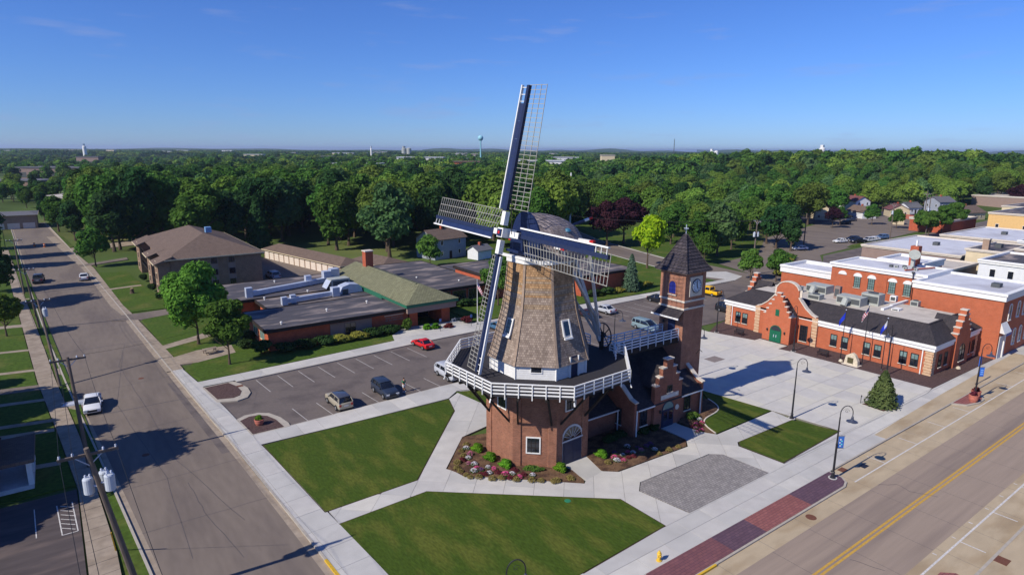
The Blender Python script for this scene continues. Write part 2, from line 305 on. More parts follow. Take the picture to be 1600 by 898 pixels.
def area(p): return abs(sum(p[i][0]*p[(i+1)%len(p)][1]-p[(i+1)%len(p)][0]*p[i][1] for i in range(len(p))))/2
def slabs(name, poly, z, m, ang=0, w=1.8, h=1.8, org=(0,0), gap=.035, label=None, base=-.12, piece_name='slab', parent=None):
    "a paved area: a recessed bed carrying separate slabs with open joints; slabs are clipped to the outline"
    ms = m if isinstance(m,(list,tuple)) else [m]
    root = parent or struct(name, MB().prism(poly, base, z-.02), M['joint'])
    ca, sa = math.cos(R(ang)), math.sin(R(ang))
    loc = [((x-org[0])*ca+(y-org[1])*sa, -(x-org[0])*sa+(y-org[1])*ca) for x,y in poly]
    i0, i1 = math.floor(min(p[0] for p in loc)/w), math.ceil(max(p[0] for p in loc)/w); j0, j1 = math.floor(min(p[1] for p in loc)/h), math.ceil(max(p[1] for p in loc)/h)
    for i in range(i0, i1):
        for j in range(j0, j1):
            q = loc
            for a,b,c in ((-1,0,-(i*w+gap/2)),(1,0,(i+1)*w-gap/2),(0,-1,-(j*h+gap/2)),(0,1,(j+1)*h-gap/2)):
                q = clip(q,a,b,c)
                if len(q) < 3: break
            if len(q) < 3 or area(q) < .05: continue
            q = [(x*ca-y*sa+org[0], x*sa+y*ca+org[1]) for x,y in q]
            MB().prism(q, z-.03, z+random.uniform(-.004,.004)).build(piece_name, random.choice(ms), root)
    return root
# ================================================================== THE SETTING
Z = .13                                        # everything inside a kerb stands this high
def sE(y): return float(np.interp(y, [0,22,56,85,132,173,222,310], [14.5,13.5,11.9,10.1,7.5,5.0,2.1,-4]))                 # east and west kerb lines of the side street
def sW(y): return float(np.interp(y, [0,22,45.6,70,88,124,182,246,310], [5.4,4.0,2.4,.45,-1.1,-3.8,-7.5,-11.2,-15]))
ring = [(28000*math.cos(2*math.pi*i/96), 28000*math.sin(2*math.pi*i/96)) for i in range(96)]
g = MB(); n0 = 96; rs = [0, 60, 150, 400, 1000, 3000, 9000, 28000]
g.v.append((0,0,-.07))
for r_ in rs[1:]:
    for i in range(n0): g.v.append((r_*math.cos(2*math.pi*i/n0), r_*math.sin(2*math.pi*i/n0), -.07))
for i in range(n0): g.f.append((0, 1+i, 1+(i+1)%n0))
for k in range(len(rs)-2):
    for i in range(n0): g.f.append((1+k*n0+i, 1+(k+1)*n0+i, 1+(k+1)*n0+(i+1)%n0, 1+k*n0+(i+1)%n0))
struct('ground', g, M['field'])
# ---- roads
side = MB(); ys = list(range(22, 316, 12))
for a, b in zip(ys[:-1], ys[1:]): side.add([(sW(a),a,0),(sE(a),a,0),(sE(b),b,0),(sW(b),b,0)], [(0,1,2,3)])
side_st = struct('side_street', side, M['street'])
main_rd = struct('main_road', MB().add([(-120,15.1,0),(700,15.1,0),(700,22,0),(-120,22,0)], [(0,1,2,3)]), M['road'])
n_lane = struct('north_parking_lane', MB().add([(16,22,-.001),(330,22,-.001),(330,25.6,-.001),(16,25.6,-.001)], [(0,1,2,3)]), M['tan'])
s_lane = struct('south_parking_lane', MB().add([(-60,12.2,-.001),(330,12.2,-.001),(330,15.1,-.001),(-60,15.1,-.001)], [(0,1,2,3)]), M['tan'])
mk = lambda nm, par, x0, y0, x1, y1, m, z=.004: MB().add([(x0,y0,z),(x1,y0,z),(x1,y1,z),(x0,y1,z)], [(0,1,2,3)]).build(nm, m, par)
mk('yellow_line', main_rd, -60, 18.42, 330, 18.6, M['yellow_paint']); mk('yellow_line', main_rd, -60, 18.74, 330, 18.92, M['yellow_paint'])
mk('lane_line', n_lane, 55.3, 23.38, 330, 23.5, M['white_paint']); mk('lane_line', s_lane, 46, 14.33, 330, 14.47, M['white_paint'])
for i in range(12): mk('stall_tick', n_lane, 61.2+6.9*i, 23.5, 61.3+6.9*i, 25.2, M['white_paint'])
for i in range(8):
    mk('stall_tick', s_lane, 52.8+6.85*i, 12.7, 52.92+6.85*i, 14.33, M['white_paint']); mk('stall_tick', s_lane, 49.5+6.85*i, 14.72, 49.62+6.85*i, 15.0, M['white_paint']); mk('stall_tick', s_lane, 53.0+6.85*i, 14.72, 53.1+6.85*i, 15.0, M['white_paint'])
for x in range(20, 200, 5): mk('joint_line', main_rd, x, 15.1, x+.03, 22, M['tar'], .002)
for x in range(20, 200, 5): mk('joint_line', n_lane, x+.4, 22, x+.43, 25.6, M['joint'], .002); mk('joint_line', s_lane, x+.4, 12.2, x+.43, 15.1, M['joint'], .002)
def crack(par, pts, w=.07, m='tar', z=.005):
    mb = MB()
    P = []
    for (x0,y0),(x1,y1) in zip(pts[:-1], pts[1:]):
        for t in range(6): P.append((x0+(x1-x0)*t/6+random.uniform(-.06,.06), y0+(y1-y0)*t/6+random.uniform(-.06,.06)))
    P.append(pts[-1])
    for (x0,y0),(x1,y1) in zip(P[:-1], P[1:]):
        d = math.hypot(x1-x0, y1-y0); nx, ny = -(y1-y0)/d*w/2, (x1-x0)/d*w/2
        mb.add([(x0-nx,y0-ny,z),(x1-nx,y1-ny,z),(x1+nx,y1+ny,z),(x0+nx,y0+ny,z)], [(0,1,2,3)])
    return mb.build('crack_seal', M[m], par)
for y in (52, 60.5, 73, 79, 88.5, 97, 109, 121, 133, 150): crack(side_st, [(sW(y)+.3, y+random.uniform(-1,1)), (sE(y)-.3, y+random.uniform(-1,1))], .06 if y not in (79, 109) else .16)
crack(main_rd, [(56.5,22),(58,21),(57.6,19.8),(58.6,18)], .05); crack(main_rd, [(44.6,16.1),(43.8,18.2)], .05)
crack(side_st, [(9.2,49),(6.5,63),(5.6,80),(4.4,97),(6,108),(8,101)], .05); crack(side_st, [(5,46),(5.2,60),(3,82),(5.5,104)], .05); crack(side_st, [(8,44),(6.9,52),(6.6,58)], .05)
# darker new strip along the east gutter of the side street
mb = MB()
for a, b in ((62,74),(74,86)): mb.add([(sE(a)-1.3,a,.003),(sE(a)-.5,a,.003),(sE(b)-.5,b,.003),(sE(b)-1.3,b,.003)], [(0,1,2,3)])
mb.build('patched_strip', M['asphalt'], side_st)
def manhole(par, x, y, r=.38, m='bronze'): MB().lathe([(r,0),(r,.012),(r*.85,.014)], (x,y,0), 18).build('manhole_cover', MATS['rust_iron'] if m == 'bronze' else M['black'], par)
mat('rust_iron', (112, 72, 56), .8, .1, 8)
manhole(n_lane, 46.7, 22.75, .42); manhole(side_st, 4.2, 66, .33); manhole(side_st, 6.3, 90, .33)
for x, y in ((56.6,25.2),(59,24.4)): MB().box(x-.45,y-.3,0,x+.45,y+.3,.012).build('storm_grate', MATS['rust_iron'] if x < 58 else M['black'], n_lane)
MB().box(52,11.2,.0,53,12,.15).build('storm_grate', MATS['rust_iron'], s_lane)
# ---- kerbs
def kerb(name, pts, z1=.15, w=.18, m='kerb', z0=-.1, parent=None):
    mb = MB()
    for p, q in zip(pts[:-1], pts[1:]): 
        d = math.hypot(q[0]-p[0], q[1]-p[1]); nx, ny = -(q[1]-p[1])/d*w/2, (q[0]-p[0])/d*w/2
        mb.prism([(p[0]-nx,p[1]-ny),(q[0]-nx,q[1]-ny),(q[0]+nx,q[1]+ny),(p[0]+nx,p[1]+ny)], z0, z1)
    return struct(name, mb, M[m], parent)
gut = MB()
for a, b in zip(ys[:-1], ys[1:]):
    gut.add([(sE(a)-.55,a,.004),(sE(a),a,.01),(sE(b),b,.01),(sE(b)-.55,b,.004)], [(0,1,2,3)]); gut.add([(sW(a),a,.01),(sW(a)+.5,a,.004),(sW(b)+.5,b,.004),(sW(b),b,.01)], [(0,1,2,3)])
gut.build('gutter_pan', M['oldwalk'], side_st)
kerb('side_street_east_kerb', [(sE(y)+.09, y) for y in ys[:-1]]); kerb('side_street_west_kerb', [(sW(y)-.09, y) for y in ys[:-1]])
kerb('yellow_painted_kerb', [(sE(36)+.07,36),(sE(40.2)+.07,40.2)], .154, .2, 'yellow_kerb')
kerb('main_road_north_kerb', [(55.6,25.66),(330,25.66)], .15, .14); kerb('main_road_south_kerb', [(-60,12.1),(330,12.1)], .15, .2)
# ---- the windmill block: pavements, lawns, beds
wl = lambda y: sE(y)+.18
slabs('street_walk', [(wl(26),26),(16.3,26),(15.55,38),(14.55,52),(13.8,61.4),(12.9,74),(12.15,82),(11.2,90.5),(wl(90.5),90.5)], Z, [M['conc'],M['conc_b']], ang=93.3, w=2.7, h=3.6, org=(13.0,44), gap=.025)
# walk between the lot and the west lawn, paths round the mill, plaza
lotw = [(13.55,61.6),(13.55,64.3),(36,65.0),(60,64.8),(60,61.2),(44.2,60.2),(37.2,62.6),(35.1,61.1),(22,61.3)]
slabs('lot_walk', lotw, Z, [M['conc'],M['conc_b']], w=2.2, h=4.2, org=(13.7,61.2), gap=.025)
paths = [(15.1,46.05),(23.3,46.3),(33.9,57.5),(35.1,60.9),(37.4,62.3),(44.2,60.2),(60,61.2),(60,57),(40,52),(35,52.2),(31.1,51.4),(26.4,46.6),(26.8,45.7),(27.0,44.6),(35.1,37.2),(35.7,37.6),(37.9,37.9),(39.1,36.9),(48.4,36.5),(49.5,37.6),(49.6,41.2),(51.6,41.2),(52.3,37.8),(53.1,36.5),(63.3,36.6),(63.1,34.0),(53.3,34.2),(52.6,33.6),(53,28.9),(50.3,28.7),(49.9,33.4),(48.8,34.3),(39.3,34.5),(38.1,33.5),(38.9,28.7),(36,28.7),(35.9,33.5),(23.1,44.2),(15.15,43.9)]
slabs('mill_paths', paths, Z, [M['conc'],M['conc_b'],M['conc2']], ang=-42, w=2.6, h=2.6, org=(23.3,46.2), gap=.025)
slabs('main_road_walk', [(16.4,25.66),(30,25.66),(330,25.76),(330,28.6),(112,28.6),(86.2,28.93),(84,28.68),(53,28.9),(36,28.72),(26.8,28.25),(16.3,28.15)], Z, [M['conc'],M['conc_b']], w=3.0, h=1.5, org=(16,25.65), gap=.025)
slabs('plaza', [(53,28.95),(84,28.7),(86.2,29.0),(85.6,46.5),(85.2,49.3),(87.6,49.3),(87.6,53.9),(86.2,53.9),(84.2,61.1),(84.5,66),(60.5,64),(60.5,57),(58.6,47),(62,45.6),(63.5,36.6),(64.6,29.4)], Z, [M['conc2'],M['conc_b'],M['conc_c'],M['conc2']], w=3.05, h=3.05, org=(55.2,29.0), gap=.03)
struct('tan_walk_strip', MB().prism([(66.5,25.75),(112,25.75),(112,28.0),(84,27.5),(66.5,26.9)], 0, Z+.008), M['tan'])
struct('south_walk', MB().prism([(-60,12),(330,12),(330,4),(-60,4)], -.1, Z), M['tan'])
struct('south_kerb_apron', MB().prism([(44.2,12.2),(48.0,12.2),(48.2,13.0),(47.4,13.7),(45.0,13.7)], -.1, .12), M['stamp_red'])
def sheet(name, poly, z, m, z0=-.1): return struct(name, MB().prism(poly, z0, z), M[m] if isinstance(m, str) else m)
sheet('west_lawn', [(13.95,61.25),(35.0,60.8),(33.8,57.6),(23.25,46.35),(14.85,46.15)], .15, 'lawn')
sheet('south_lawn', [(15.15,43.8),(23.05,44.1),(35.8,33.5),(35.9,28.75),(26.8,28.3),(16.2,28.2),(15.75,36)], .15, 'lawn')
sheet('small_corner_lawn', [(36.9,62.3),(41.8,60.6),(40.2,56.5),(37.7,56.6)], .15, 'lawn')
sheet('plaza_lawn', [(53.4,34.1),(62.9,33.9),(64.3,29.5),(53.15,29.1),(52.85,33.5)], .15, 'lawn')
sheet('clock_tower_lawn', [(62.0,45.4),(63.3,36.75),(53.3,36.7)]+[(53.15+(60.3-53.15)*i/16-.55*math.sin(i/16*2*math.pi), 36.75+(43.1-36.75)*i/16+.8*math.sin(i/16*2*math.pi)) for i in range(1,17)], .15, 'lawn')
# dark soil edge beside the lawns
edge = mat('lawn_edge_soil', (74, 60, 48), .95, .1)
for nm, pts in (('west_lawn_edge', [(13.9,61.3),(35.05,60.85),(33.85,57.55),(23.3,46.3),(14.8,46.1),(13.9,61.3)]), ('south_lawn_edge', [(15.1,43.85),(23.05,44.15),(35.85,33.52),(35.95,28.7),(26.8,28.22)]), ('plaza_lawn_edge', [(53.4,34.15),(62.95,33.95),(64.35,29.45),(53.1,29.05),(52.8,33.55),(53.4,34.15)])):
    mb = MB()
    for (x0,y0),(x1,y1) in zip(pts[:-1], pts[1:]): mb.bar((x0,y0,.12),(x1,y1,.12), .07, .04)
    struct(nm, mb, edge)
struct('green_valve_lid', MB().lathe([(.28,0),(.28,.02),(.2,.03)], (32.0,35.9,.15), 14), mat('green_plastic', (50, 130, 96), .5, 0))
sheet('paver_court', [(39.35,34.45),(48.8,34.2),(49.85,33.35),(50.25,28.75),(39.0,28.75),(38.2,33.5)], .135, 'paver', 0)
bedw = [(31.1,51.3),(33.6,50.6),(35.5,41.2),(35.75,39.6),(35.4,37.6),(35.1,37.25),(27.1,44.6),(26.8,45.6),(26.5,46.5)]
sheet('flower_bed_west', bedw, .17, 'soil'); 
bede = [(38.7,40.9),(37.9,38.0),(39.1,37.0),(48.3,36.6),(49.4,37.6),(49.2,41.2),(45.6,41.3),(45.6,43.6),(41,43.6)]
sheet('mill_door_apron', [(35.3,41.6),(35.7,39.6),(35.65,37.55),(37.95,37.85),(38.8,41.0)], .132, 'conc')
sheet('flower_bed_entrance', bede, .17, 'soil')
sheet('flower_bed_tower', [(52.2,41.2),(52.7,37.6),(53.1,36.75)]+[(53.15+(60.3-53.15)*i/16-.55*math.sin(i/16*2*math.pi), 36.75+(43.1-36.75)*i/16+.8*math.sin(i/16*2*math.pi)) for i in range(1,17)]+[(59,44),(56,42)], .165, 'soil')
kerb('curved_bed_edging', [(53.15+(60.3-53.15)*i/16-.55*math.sin(i/16*2*math.pi), 36.75+(43.1-36.75)*i/16+.8*math.sin(i/16*2*math.pi)) for i in range(17)], .21, .14, 'coping')
# stamped coloured strip beside the road
strip = sheet('bulb_out_base', [(30.2,23.42),(53.6,23.42),(54.5,23.75),(55.05,24.4),(55.2,25.66),(30.2,25.66)], .12, 'kerb')
xs = [30.3, 37.6, 41.75, 48.3, 54.95]
cols = ['stamp_maroon','stamp_purple','stamp_red','stamp_purple']
for i in range(4):
    poly = [(xs[i],23.6),(xs[i+1],23.6),(xs[i+1],25.64),(xs[i],25.64)] if i < 3 else [(48.3,23.6),(53.5,23.6),(54.35,23.9),(54.85,24.45),(54.95,25.64),(48.3,25.64)]
    MB().prism(poly, .05, .145).build('paving_panel', M[cols[i]], strip)
MB().bar((30.2,23.42,.08),(35.2,23.42,.08), .16, .16).build('yellow_kerb_paint', M['yellow_kerb'], strip)
b2 = sheet('planter_bulb_out', [(82.6,25.66),(83.6,24.3),(85.6,23.75),(87.4,23.8),(88.8,24.6),(89.4,25.66)], .13, 'kerb')
MB().prism([(83.0,25.6),(83.8,24.5),(85.7,23.98),(87.3,24.02),(88.5,24.7),(89,25.6)], .05, .15).build('paving_panel', M['stamp_red'], b2)
# ---- car park
lot = struct('car_park', MB().add([(12.4,74.6,0),(13.2,66,0),(17.2,64.2,0),(122,64.2,0),(124,84.2,0),(46.7,83.2,0),(16,81.5,0)], [(0,1,2,3,4,5,6)]), M['asphalt'])
lw = .085
for i in range(9): MB().bar((18.6+2.74*i,75.7+.1*i,.001),(18.2+2.74*i,80.9+.11*i,.001), lw, .008).build('stall_line', M['stall_paint'], lot)
for i in range(12): MB().bar((72.6+2.75*i,75.6,.001),(72.2+2.75*i,81.8,.001), lw, .008).build('stall_line', M['stall_paint'], lot)
for i in range(20): 
    x = 16.35+2.82*i
    if i >= 1: MB().bar((x,69.1,.001),(x+.4,64.6,.001), lw, .008).build('stall_line', M['stall_paint'], lot)
slabs('school_walk', [(12.0,82.0),(11.9,84.0),(24,84.7),(40,85.9),(41,88.8),(44.5,91.8),(53.6,90.6),(55.5,87.6),(100,86.2),(124,86),(124,84.2),(46.7,83.2),(16,81.5),(15.9,82.0)], Z, [M['conc'],M['conc_b']], ang=3, w=2.6, h=5, org=(12,80), gap=.03)
kerb('car_park_north_kerb', [(15.9,81.35),(46.7,83.05),(124,84.0)], .15, .2, 'kerb'); kerb('car_park_south_kerb', [(17.2,64.3),(36,65.05),(60,64.9)], .132, .1, 'kerb')
def island(name, poly, inner):
    o = sheet(name, poly, .14, 'kerb'); MB().prism(inner, 0, .165).build('mulch', M['darkmulch'], o); return o
island('north_kerb_island', [(12.0,81.6),(15.6,81.8),(16.2,80.4),(16.6,78.4),(16.5,76.6),(15.8,75.2),(14.6,74.8),(12.5,75.6)], [(12.25,81.3),(15.0,81.5),(15.6,79.6),(15.7,77.6),(15.2,76.3),(14.4,75.9),(12.75,76.5)])
island('south_kerb_island', [(13.15,69.2),(14.2,69.9),(15.6,69.8),(16.6,69.0),(17.3,67.2),(17.6,65.2),(17.5,64.2),(13.6,64.2)], [(13.45,68.6),(14.5,69.2),(15.4,69.1),(16.2,68.3),(16.7,66.8),(16.9,64.4),(13.75,64.4)])
MB().box(15.5,79.2,0,16.3,79.8,.16).build('storm_grate', MATS['rust_iron'], lot)
# ---- verges west and east of the side street, drives
sheet('school_lawn', [(12.5,84.3),(24,85.0),(40,86.1),(44,91),(57,100),(26,128),(12,128),(9.6,128),(10.6,102),(11.2,96.6),(14.2,98),(19,98),(18.5,94.2),(12.9,92.6),(11.4,90)], .09, 'grass')
sheet('gym_lawn', [(56,88.2),(100,86.8),(112,86.6),(114,110),(57,104)], .09, 'grass')
sheet('apartment_lawn', [(8.7,129),(30,128.5),(30,141),(14.6,139),(12,174),(4.6,176),(5.8,152),(8.4,129)], .088, 'grass')
slabs('old_street_walk', [(11.3,90.5),(9.3,90.5),(9.1,97),(7.4,127),(6.2,136),(3.6,184),(-3.5,258),(-1.3,258),(5.9,184),(8.1,136),(8.9,127),(11.0,97)], .11, M['oldwalk'], ang=93.3, w=1.8, h=8, org=(12,90))
sheet('drive_apartments', [(5.4,127.6),(5.4,124.0),(9.8,122.2),(24,126.4),(24,129),(10,127.4)], .115, 'street'); sheet('path_apartments', [(5.8,152.2),(13,153.6),(13,155),(5.6,153.6)], .115, 'oldwalk')
sheet('drive_apartment_north', [(3.4,187),(14,193),(14,197),(2.8,190)], .115, 'street'); sheet('drive_north_block', [(1.4,215),(30,226),(30,238),(.6,224)], .115, 'oldwalk'); sheet('path_school', [(10.3,101.4),(17,104.5),(22,110),(22,112),(16,106.6),(10.2,103.4)], .115, 'oldwalk')
sheet('picnic_pad', [(11.2,92.7),(13.4,92.3),(18.7,94.0),(19.0,98.1),(14.2,98.2),(11.0,96.6)], .115, 'oldwalk')
for a, b in ((92.5,122),(130,150),(155.5,184),(190,214),(226,258)): sheet('street_verge', [(sE(a)+.18,a),(sE(a)+.18+(1.3 if a < 100 else 1.0),a+1),(sE(b)+1.1,b-1),(sE(b)+.18,b)], .10, 'grass')
# west side
slabs('west_walk', [(.9,22),(-.9,22),(-1.35,62),(-2.4,74),(-4.5,96),(-6.5,124),(-9,159),(-14,230),(-12.4,230),(-7.4,159),(-4.7,124),(-2.7,96),(-.8,74),(.6,50)], .115, M['oldwalk'], ang=94, w=1.7, h=8, org=(0,22))
sheet('west_terrace_verge', [(1.0,44),(sW(44)-.2,44),(sW(230)-.2,230),(-12.3,230),(-7.3,159),(-4.6,124),(-2.6,96),(-.7,74),(.75,50)], .095, 'grass')
wy = sheet('west_yards', [(-1.5,63),(-60,63),(-90,160),(-90,290),(-16.5,290),(-9.1,159),(-6.6,124),(-4.6,96),(-2.5,74)], .085, 'grass')
sheet('west_car_park', [(-1.1,22),(-60,22),(-60,62.2),(-1.45,62.2)], .05, 'dark_asphalt')
for x in (-4.4, -7.0, -9.6): MB().bar((x+.2,55.5,.058),(x,60.4,.058), .07, .01).build('stall_line', M['white_paint'], wy)
mb = MB()
for i in range(6): mb.bar((-1.75,55.2+i*.75,.058),(-2.65,56.0+i*.75,.058), .06, .01)
mb.bar((-1.6,54.8,.058),(-2.6,54.8,.058), .08, .01); mb.bar((-1.6,54.8,.058),(-1.85,60,.058), .08, .01); mb.bar((-2.6,54.8,.058),(-2.9,60,.058), .08, .01); mb.build('hatched_bay', M['white_paint'], wy)
for i, y in enumerate((68.5, 77.5, 80.5, 88, 92.5, 101, 112, 128, 152)): MB().prism([(-1.9-.045*(y-62)-.3,y-.35),(-28,y+4),(-28,y+5.2+(1.2 if i in (4,) else 0)),(-1.9-.045*(y-62)-.3,y+.55+(1.2 if i in (4,7) else 0))], 0, .11).build('house_path', M['oldwalk'] if i != 4 else M['street'], wy)
for y, d in ((60,1),(82.5,1),(97,1),(118,1)): sheet('drive_apron', [(sW(y)-.2,y),(-.7-.06*(y-62)+.4,y+1),(-.7-.06*(y-62)+.4,y+3.2),(sW(y)-.2,y+3.4)], .118, 'oldwalk')
# ---- second street beyond the school, cross street, far car parks
struct('back_street', MB().add([(121,60,.009),(131.5,60,.009),(136,100,.009),(134,112,.009),(144,150,.009),(172,210,.009),(162,214,.009),(133,154,.009),(123.5,112,.009),(121,96,.009)], [(0,1,2,3,4,5,6,7,8,9)]), M['street'])
struct('cross_drive', MB().add([(130,76,.014),(140,70,.014),(176,92,.014),(300,104,.014),(330,118,.014),(300,140,.014),(250,134,.014),(196,122,.014),(164,104,.014),(140,100,.014)], [tuple(range(10))]), M['street'])
struct('far_car_park', MB().add([(136,70,.003),(330,60,.003),(330,100,.003),(176,91,.003)], [(0,1,2,3)]), M['asphalt'])
struct('rear_car_park', MB().add([(250,134,.004),(345,116,.004),(365,142,.004),(262,160,.004)], [(0,1,2,3)]), mat('fresh_asphalt', (62, 62, 74), .8, .05))
sheet('park_lawn', [(134.5,104),(160,104),(196,124),(200,150),(176,208),(146,149)], .05, 'grass'); sheet('park_lawn_west', [(98,96),(121,96),(124,112),(133,154),(160,210),(110,210),(90,150),(98,120)], .05, 'grass')
kerb('back_street_kerb', [(136.1,100),(134.1,112),(144.1,150),(172.1,210)], .14, .25, 'conc'); kerb('back_street_west_kerb', [(120.9,96),(123.4,112),(132.9,154)], .14, .25, 'conc')
sheet('corner_grass', [(112,86.5),(120.8,86.5),(120.6,96),(108,96)], .06, 'grass'); sheet('traffic_island_grass', [(197,95),(204,93.5),(226,95),(224,97.6),(204,97)], .07, 'grass'); sheet('apron_walk', [(124.5,84.2),(130,86),(132,92),(126,95),(121.2,94)], .055, 'conc')
sheet('garage_court', [(33,130),(51,130),(52,142),(46,176),(35,180),(33,150)], .03, 'street')
# mulch round the village hall
sheet('hall_mulch_bed', [(84.3,61.0),(88.0,62.6),(91.5,63.5),(107,63.5),(107,28.75),(86.2,28.95),(85.7,46.4),(85.4,49.2),(87.9,49.2),(87.9,54.0),(86.3,54.0)], .15, 'darkmulch')
struct('plaza_grate', MB().box(72.1,50.9,.1,74.5,52.7,.142), mat('brown_plaza_inlay', (132, 122, 118), .85, .08, 5))
sheet('spruce_mulch', [(73.9,31.7),(76.2,31.1),(75.7,28.9),(73.7,29.2)], .152, 'mulch')
# far ridge of hills on the right and fields on the left
def ridge(name, a0, a1, dist, h0, h1, m, seed):
    mb = MB(); rr = random.Random(seed); N = 80; ph = [rr.uniform(0,6.28) for _ in range(4)]
    for i in range(N+1):
        az = a0+(a1-a0)*i/N; h = h0+(h1-h0)*(.5+.28*math.sin(i*.21+ph[0])+.22*math.sin(i*.53+ph[1])) + rr.uniform(-1,1)*(h1-h0)*.03
        for dd, zz in ((0,-2),(dist*.08,h*.75),(dist*.12,h),(dist*.25,-2)):
            x, y = c2w(math.sin(R(az))*(dist+dd), math.cos(R(az))*(dist+dd)); mb.v.append((x,y,zz))
    for i in range(N):
        for k in range(3): mb.f.append((i*4+k, i*4+4+k, i*4+5+k, i*4+1+k))
    return struct(name, mb, m, smooth=True)
far_green = mat('far_wooded_hill', (60, 84, 62), .95, .2, .01)
ridge('horizon_ridge_west', -48, 6, 5200, 16, 34, far_green, 1); ridge('horizon_ridge_centre', -8, 26, 4600, 18, 44, far_green, 2); ridge('horizon_hills_east', 16, 48, 9000, 24, 60, far_green, 3); ridge('horizon_ridge_east', 20, 50, 4200, 10, 22, far_green, 5)
fm = mat('pale_mown_field', (150, 140, 96), .95, .1, .05); fa = mat('green_mown_field', (104, 122, 70), .95, .1, .05)
struct('mown_field', MB().add([(*c2w(-560,470),.02),(*c2w(-300,470),.02),(*c2w(-240,560),.02),(*c2w(-560,580),.02)], [(0,1,2,3)]), fm); struct('school_field', MB().add([(*c2w(-420,370),.02),(*c2w(-230,370),.02),(*c2w(-190,468),.02),(*c2w(-420,468),.02)], [(0,1,2,3)]), fa)
# ================================================================== FOLIAGE
def mesh_np(name, V, F, m, smooth=False):
    me = bpy.data.meshes.new(name); me.from_pydata(V.tolist(), [], F.tolist()); me.update()
    me.materials.append(m)
    if smooth: me.polygons.foreach_set('use_smooth', [True]*len(me.polygons))
    return me
def leaf_cloud(P, N, size, rg, stretch=1.5):
    "one small folded leaf-spray face per point, turned roughly outward"
    n = len(P); Nn = N+rg.normal(0,.55,(n,3)); Nn /= np.linalg.norm(Nn,axis=1)[:,None]+1e-9
    a = rg.normal(0,1,(n,3)); a -= (a*Nn).sum(1)[:,None]*Nn; a /= np.linalg.norm(a,axis=1)[:,None]+1e-9; b = np.cross(Nn,a)
    s = size*rg.uniform(.6,1.35,n)[:,None]
    v = np.stack([P-a*s*stretch*.5, P-b*s*.42+Nn*s*.10, P+a*s*stretch*.5, P+b*s*.42+Nn*s*.10],1).reshape(-1,3)
    f = np.arange(4*n).reshape(n,4)
    return v, f
def ico(r=1.0):
    t = (1+5**.5)/2; v = np.array([(-1,t,0),(1,t,0),(-1,-t,0),(1,-t,0),(0,-1,t),(0,1,t),(0,-1,-t),(0,1,-t),(t,0,-1),(t,0,1),(-t,0,-1),(-t,0,1)],float); v /= np.linalg.norm(v[0])
    f = [(0,11,5),(0,5,1),(0,1,7),(0,7,10),(0,10,11),(1,5,9),(5,11,4),(11,10,2),(10,7,6),(7,1,8),(3,9,4),(3,4,2),(3,2,6),(3,6,8),(3,8,9),(4,9,5),(2,4,11),(6,2,10),(8,6,7),(9,8,1)]
    return v*r, f
ICO = ico()
def crown_data(kind, seed, nleaf, size, h=1.0):
    "unit crown: width about 1 (radius .5) and height 1, standing on z=0"
    rg = np.random.default_rng(seed); P = []; N = []; core_v = []; core_f = []
    if kind == 'cone':
        n = nleaf; z = rg.uniform(0,1,n)**1.25; tier = .82+.18*np.abs(np.sin(z*26+rg.normal(0,.25,n))); r = .5*(1-z)**.72*tier*rg.uniform(.62,1.12,n)*(1+.16*np.sin(3*rg.uniform(0,6.28,n)+z*9))+.02; a = rg.uniform(0,2*np.pi,n)
        P = np.stack([r*np.cos(a), r*np.sin(a), z*.98+.01-.04*r],1); N = np.stack([np.cos(a),np.sin(a),np.full(n,.35)],1)
        lobes = [((0,0,.2),(.36,.36,.2)),((0,0,.45),(.25,.25,.2)),((0,0,.7),(.12,.12,.2))]
    else:
        lobes = []; k = {'round':22,'broad':26,'tall':24,'loose':20,'small':14}[kind]
        for i in range(k):
            a = rg.uniform(0,2*np.pi); u = rg.uniform(-.75,1); 
            rr = math.sqrt(max(0,1-u*u))*rg.uniform(.5,1.0)
            c = np.array([.34*rr*math.cos(a), .34*rr*math.sin(a), .5+.33*u]); s = rg.uniform(.11,.2)
            if kind == 'tall': c[:2] *= .85; c[2] = .48+.40*u
            if kind == 'loose': c[:2] *= 1.1; s *= .82
            if kind == 'broad': c[2] = .52+.30*u; c[:2] *= 1.12; s *= .95
            lobes.append((c, np.array([s*1.12, s*1.12, s*.92])))
        lobes.append((np.array([0,0,.5]), np.array([.26,.26,.34])))
        w_ = np.array([l[1][0]**2 for l in lobes]); w_ /= w_.sum()
        idx = rg.choice(len(lobes), nleaf, p=w_); d = rg.normal(0,1,(nleaf,3)); d /= np.linalg.norm(d,axis=1)[:,None]
        flip = (d[:,2] < -.2) & (rg.uniform(0,1,nleaf) < .55); d[flip,2] *= -1
        c = np.array([l[0] for l in lobes])[idx]; s = np.array([l[1] for l in lobes])[idx]
        P = c+d*s*rg.uniform(.72,1.08,nleaf)[:,None]; N = d*1.0+np.array([0,0,.25])
    for c, s in lobes:
        b = len(core_v); core_v += [tuple(np.array(c)+v*np.array(s)*.74) for v in ICO[0]]; core_f += [tuple(b+i for i in f) for f in ICO[1]]
    return P, N, np.array(core_v), core_f
def crown_mesh(name, kind, seed, nleaf, W, H, size, m):
    P, N, cv, cf = crown_data(kind, seed, nleaf, size)
    sc = np.array([W,W,H]); P = P*sc; cv = cv*sc
    v, f = leaf_cloud(P, N, size, np.random.default_rng(seed+5))
    me = bpy.data.meshes.new(name)
    me.from_pydata(v.tolist()+cv.tolist(), [], f.tolist()+[tuple(len(v)+i for i in q) for q in cf]); me.update(); me.materials.append(m)
    return me
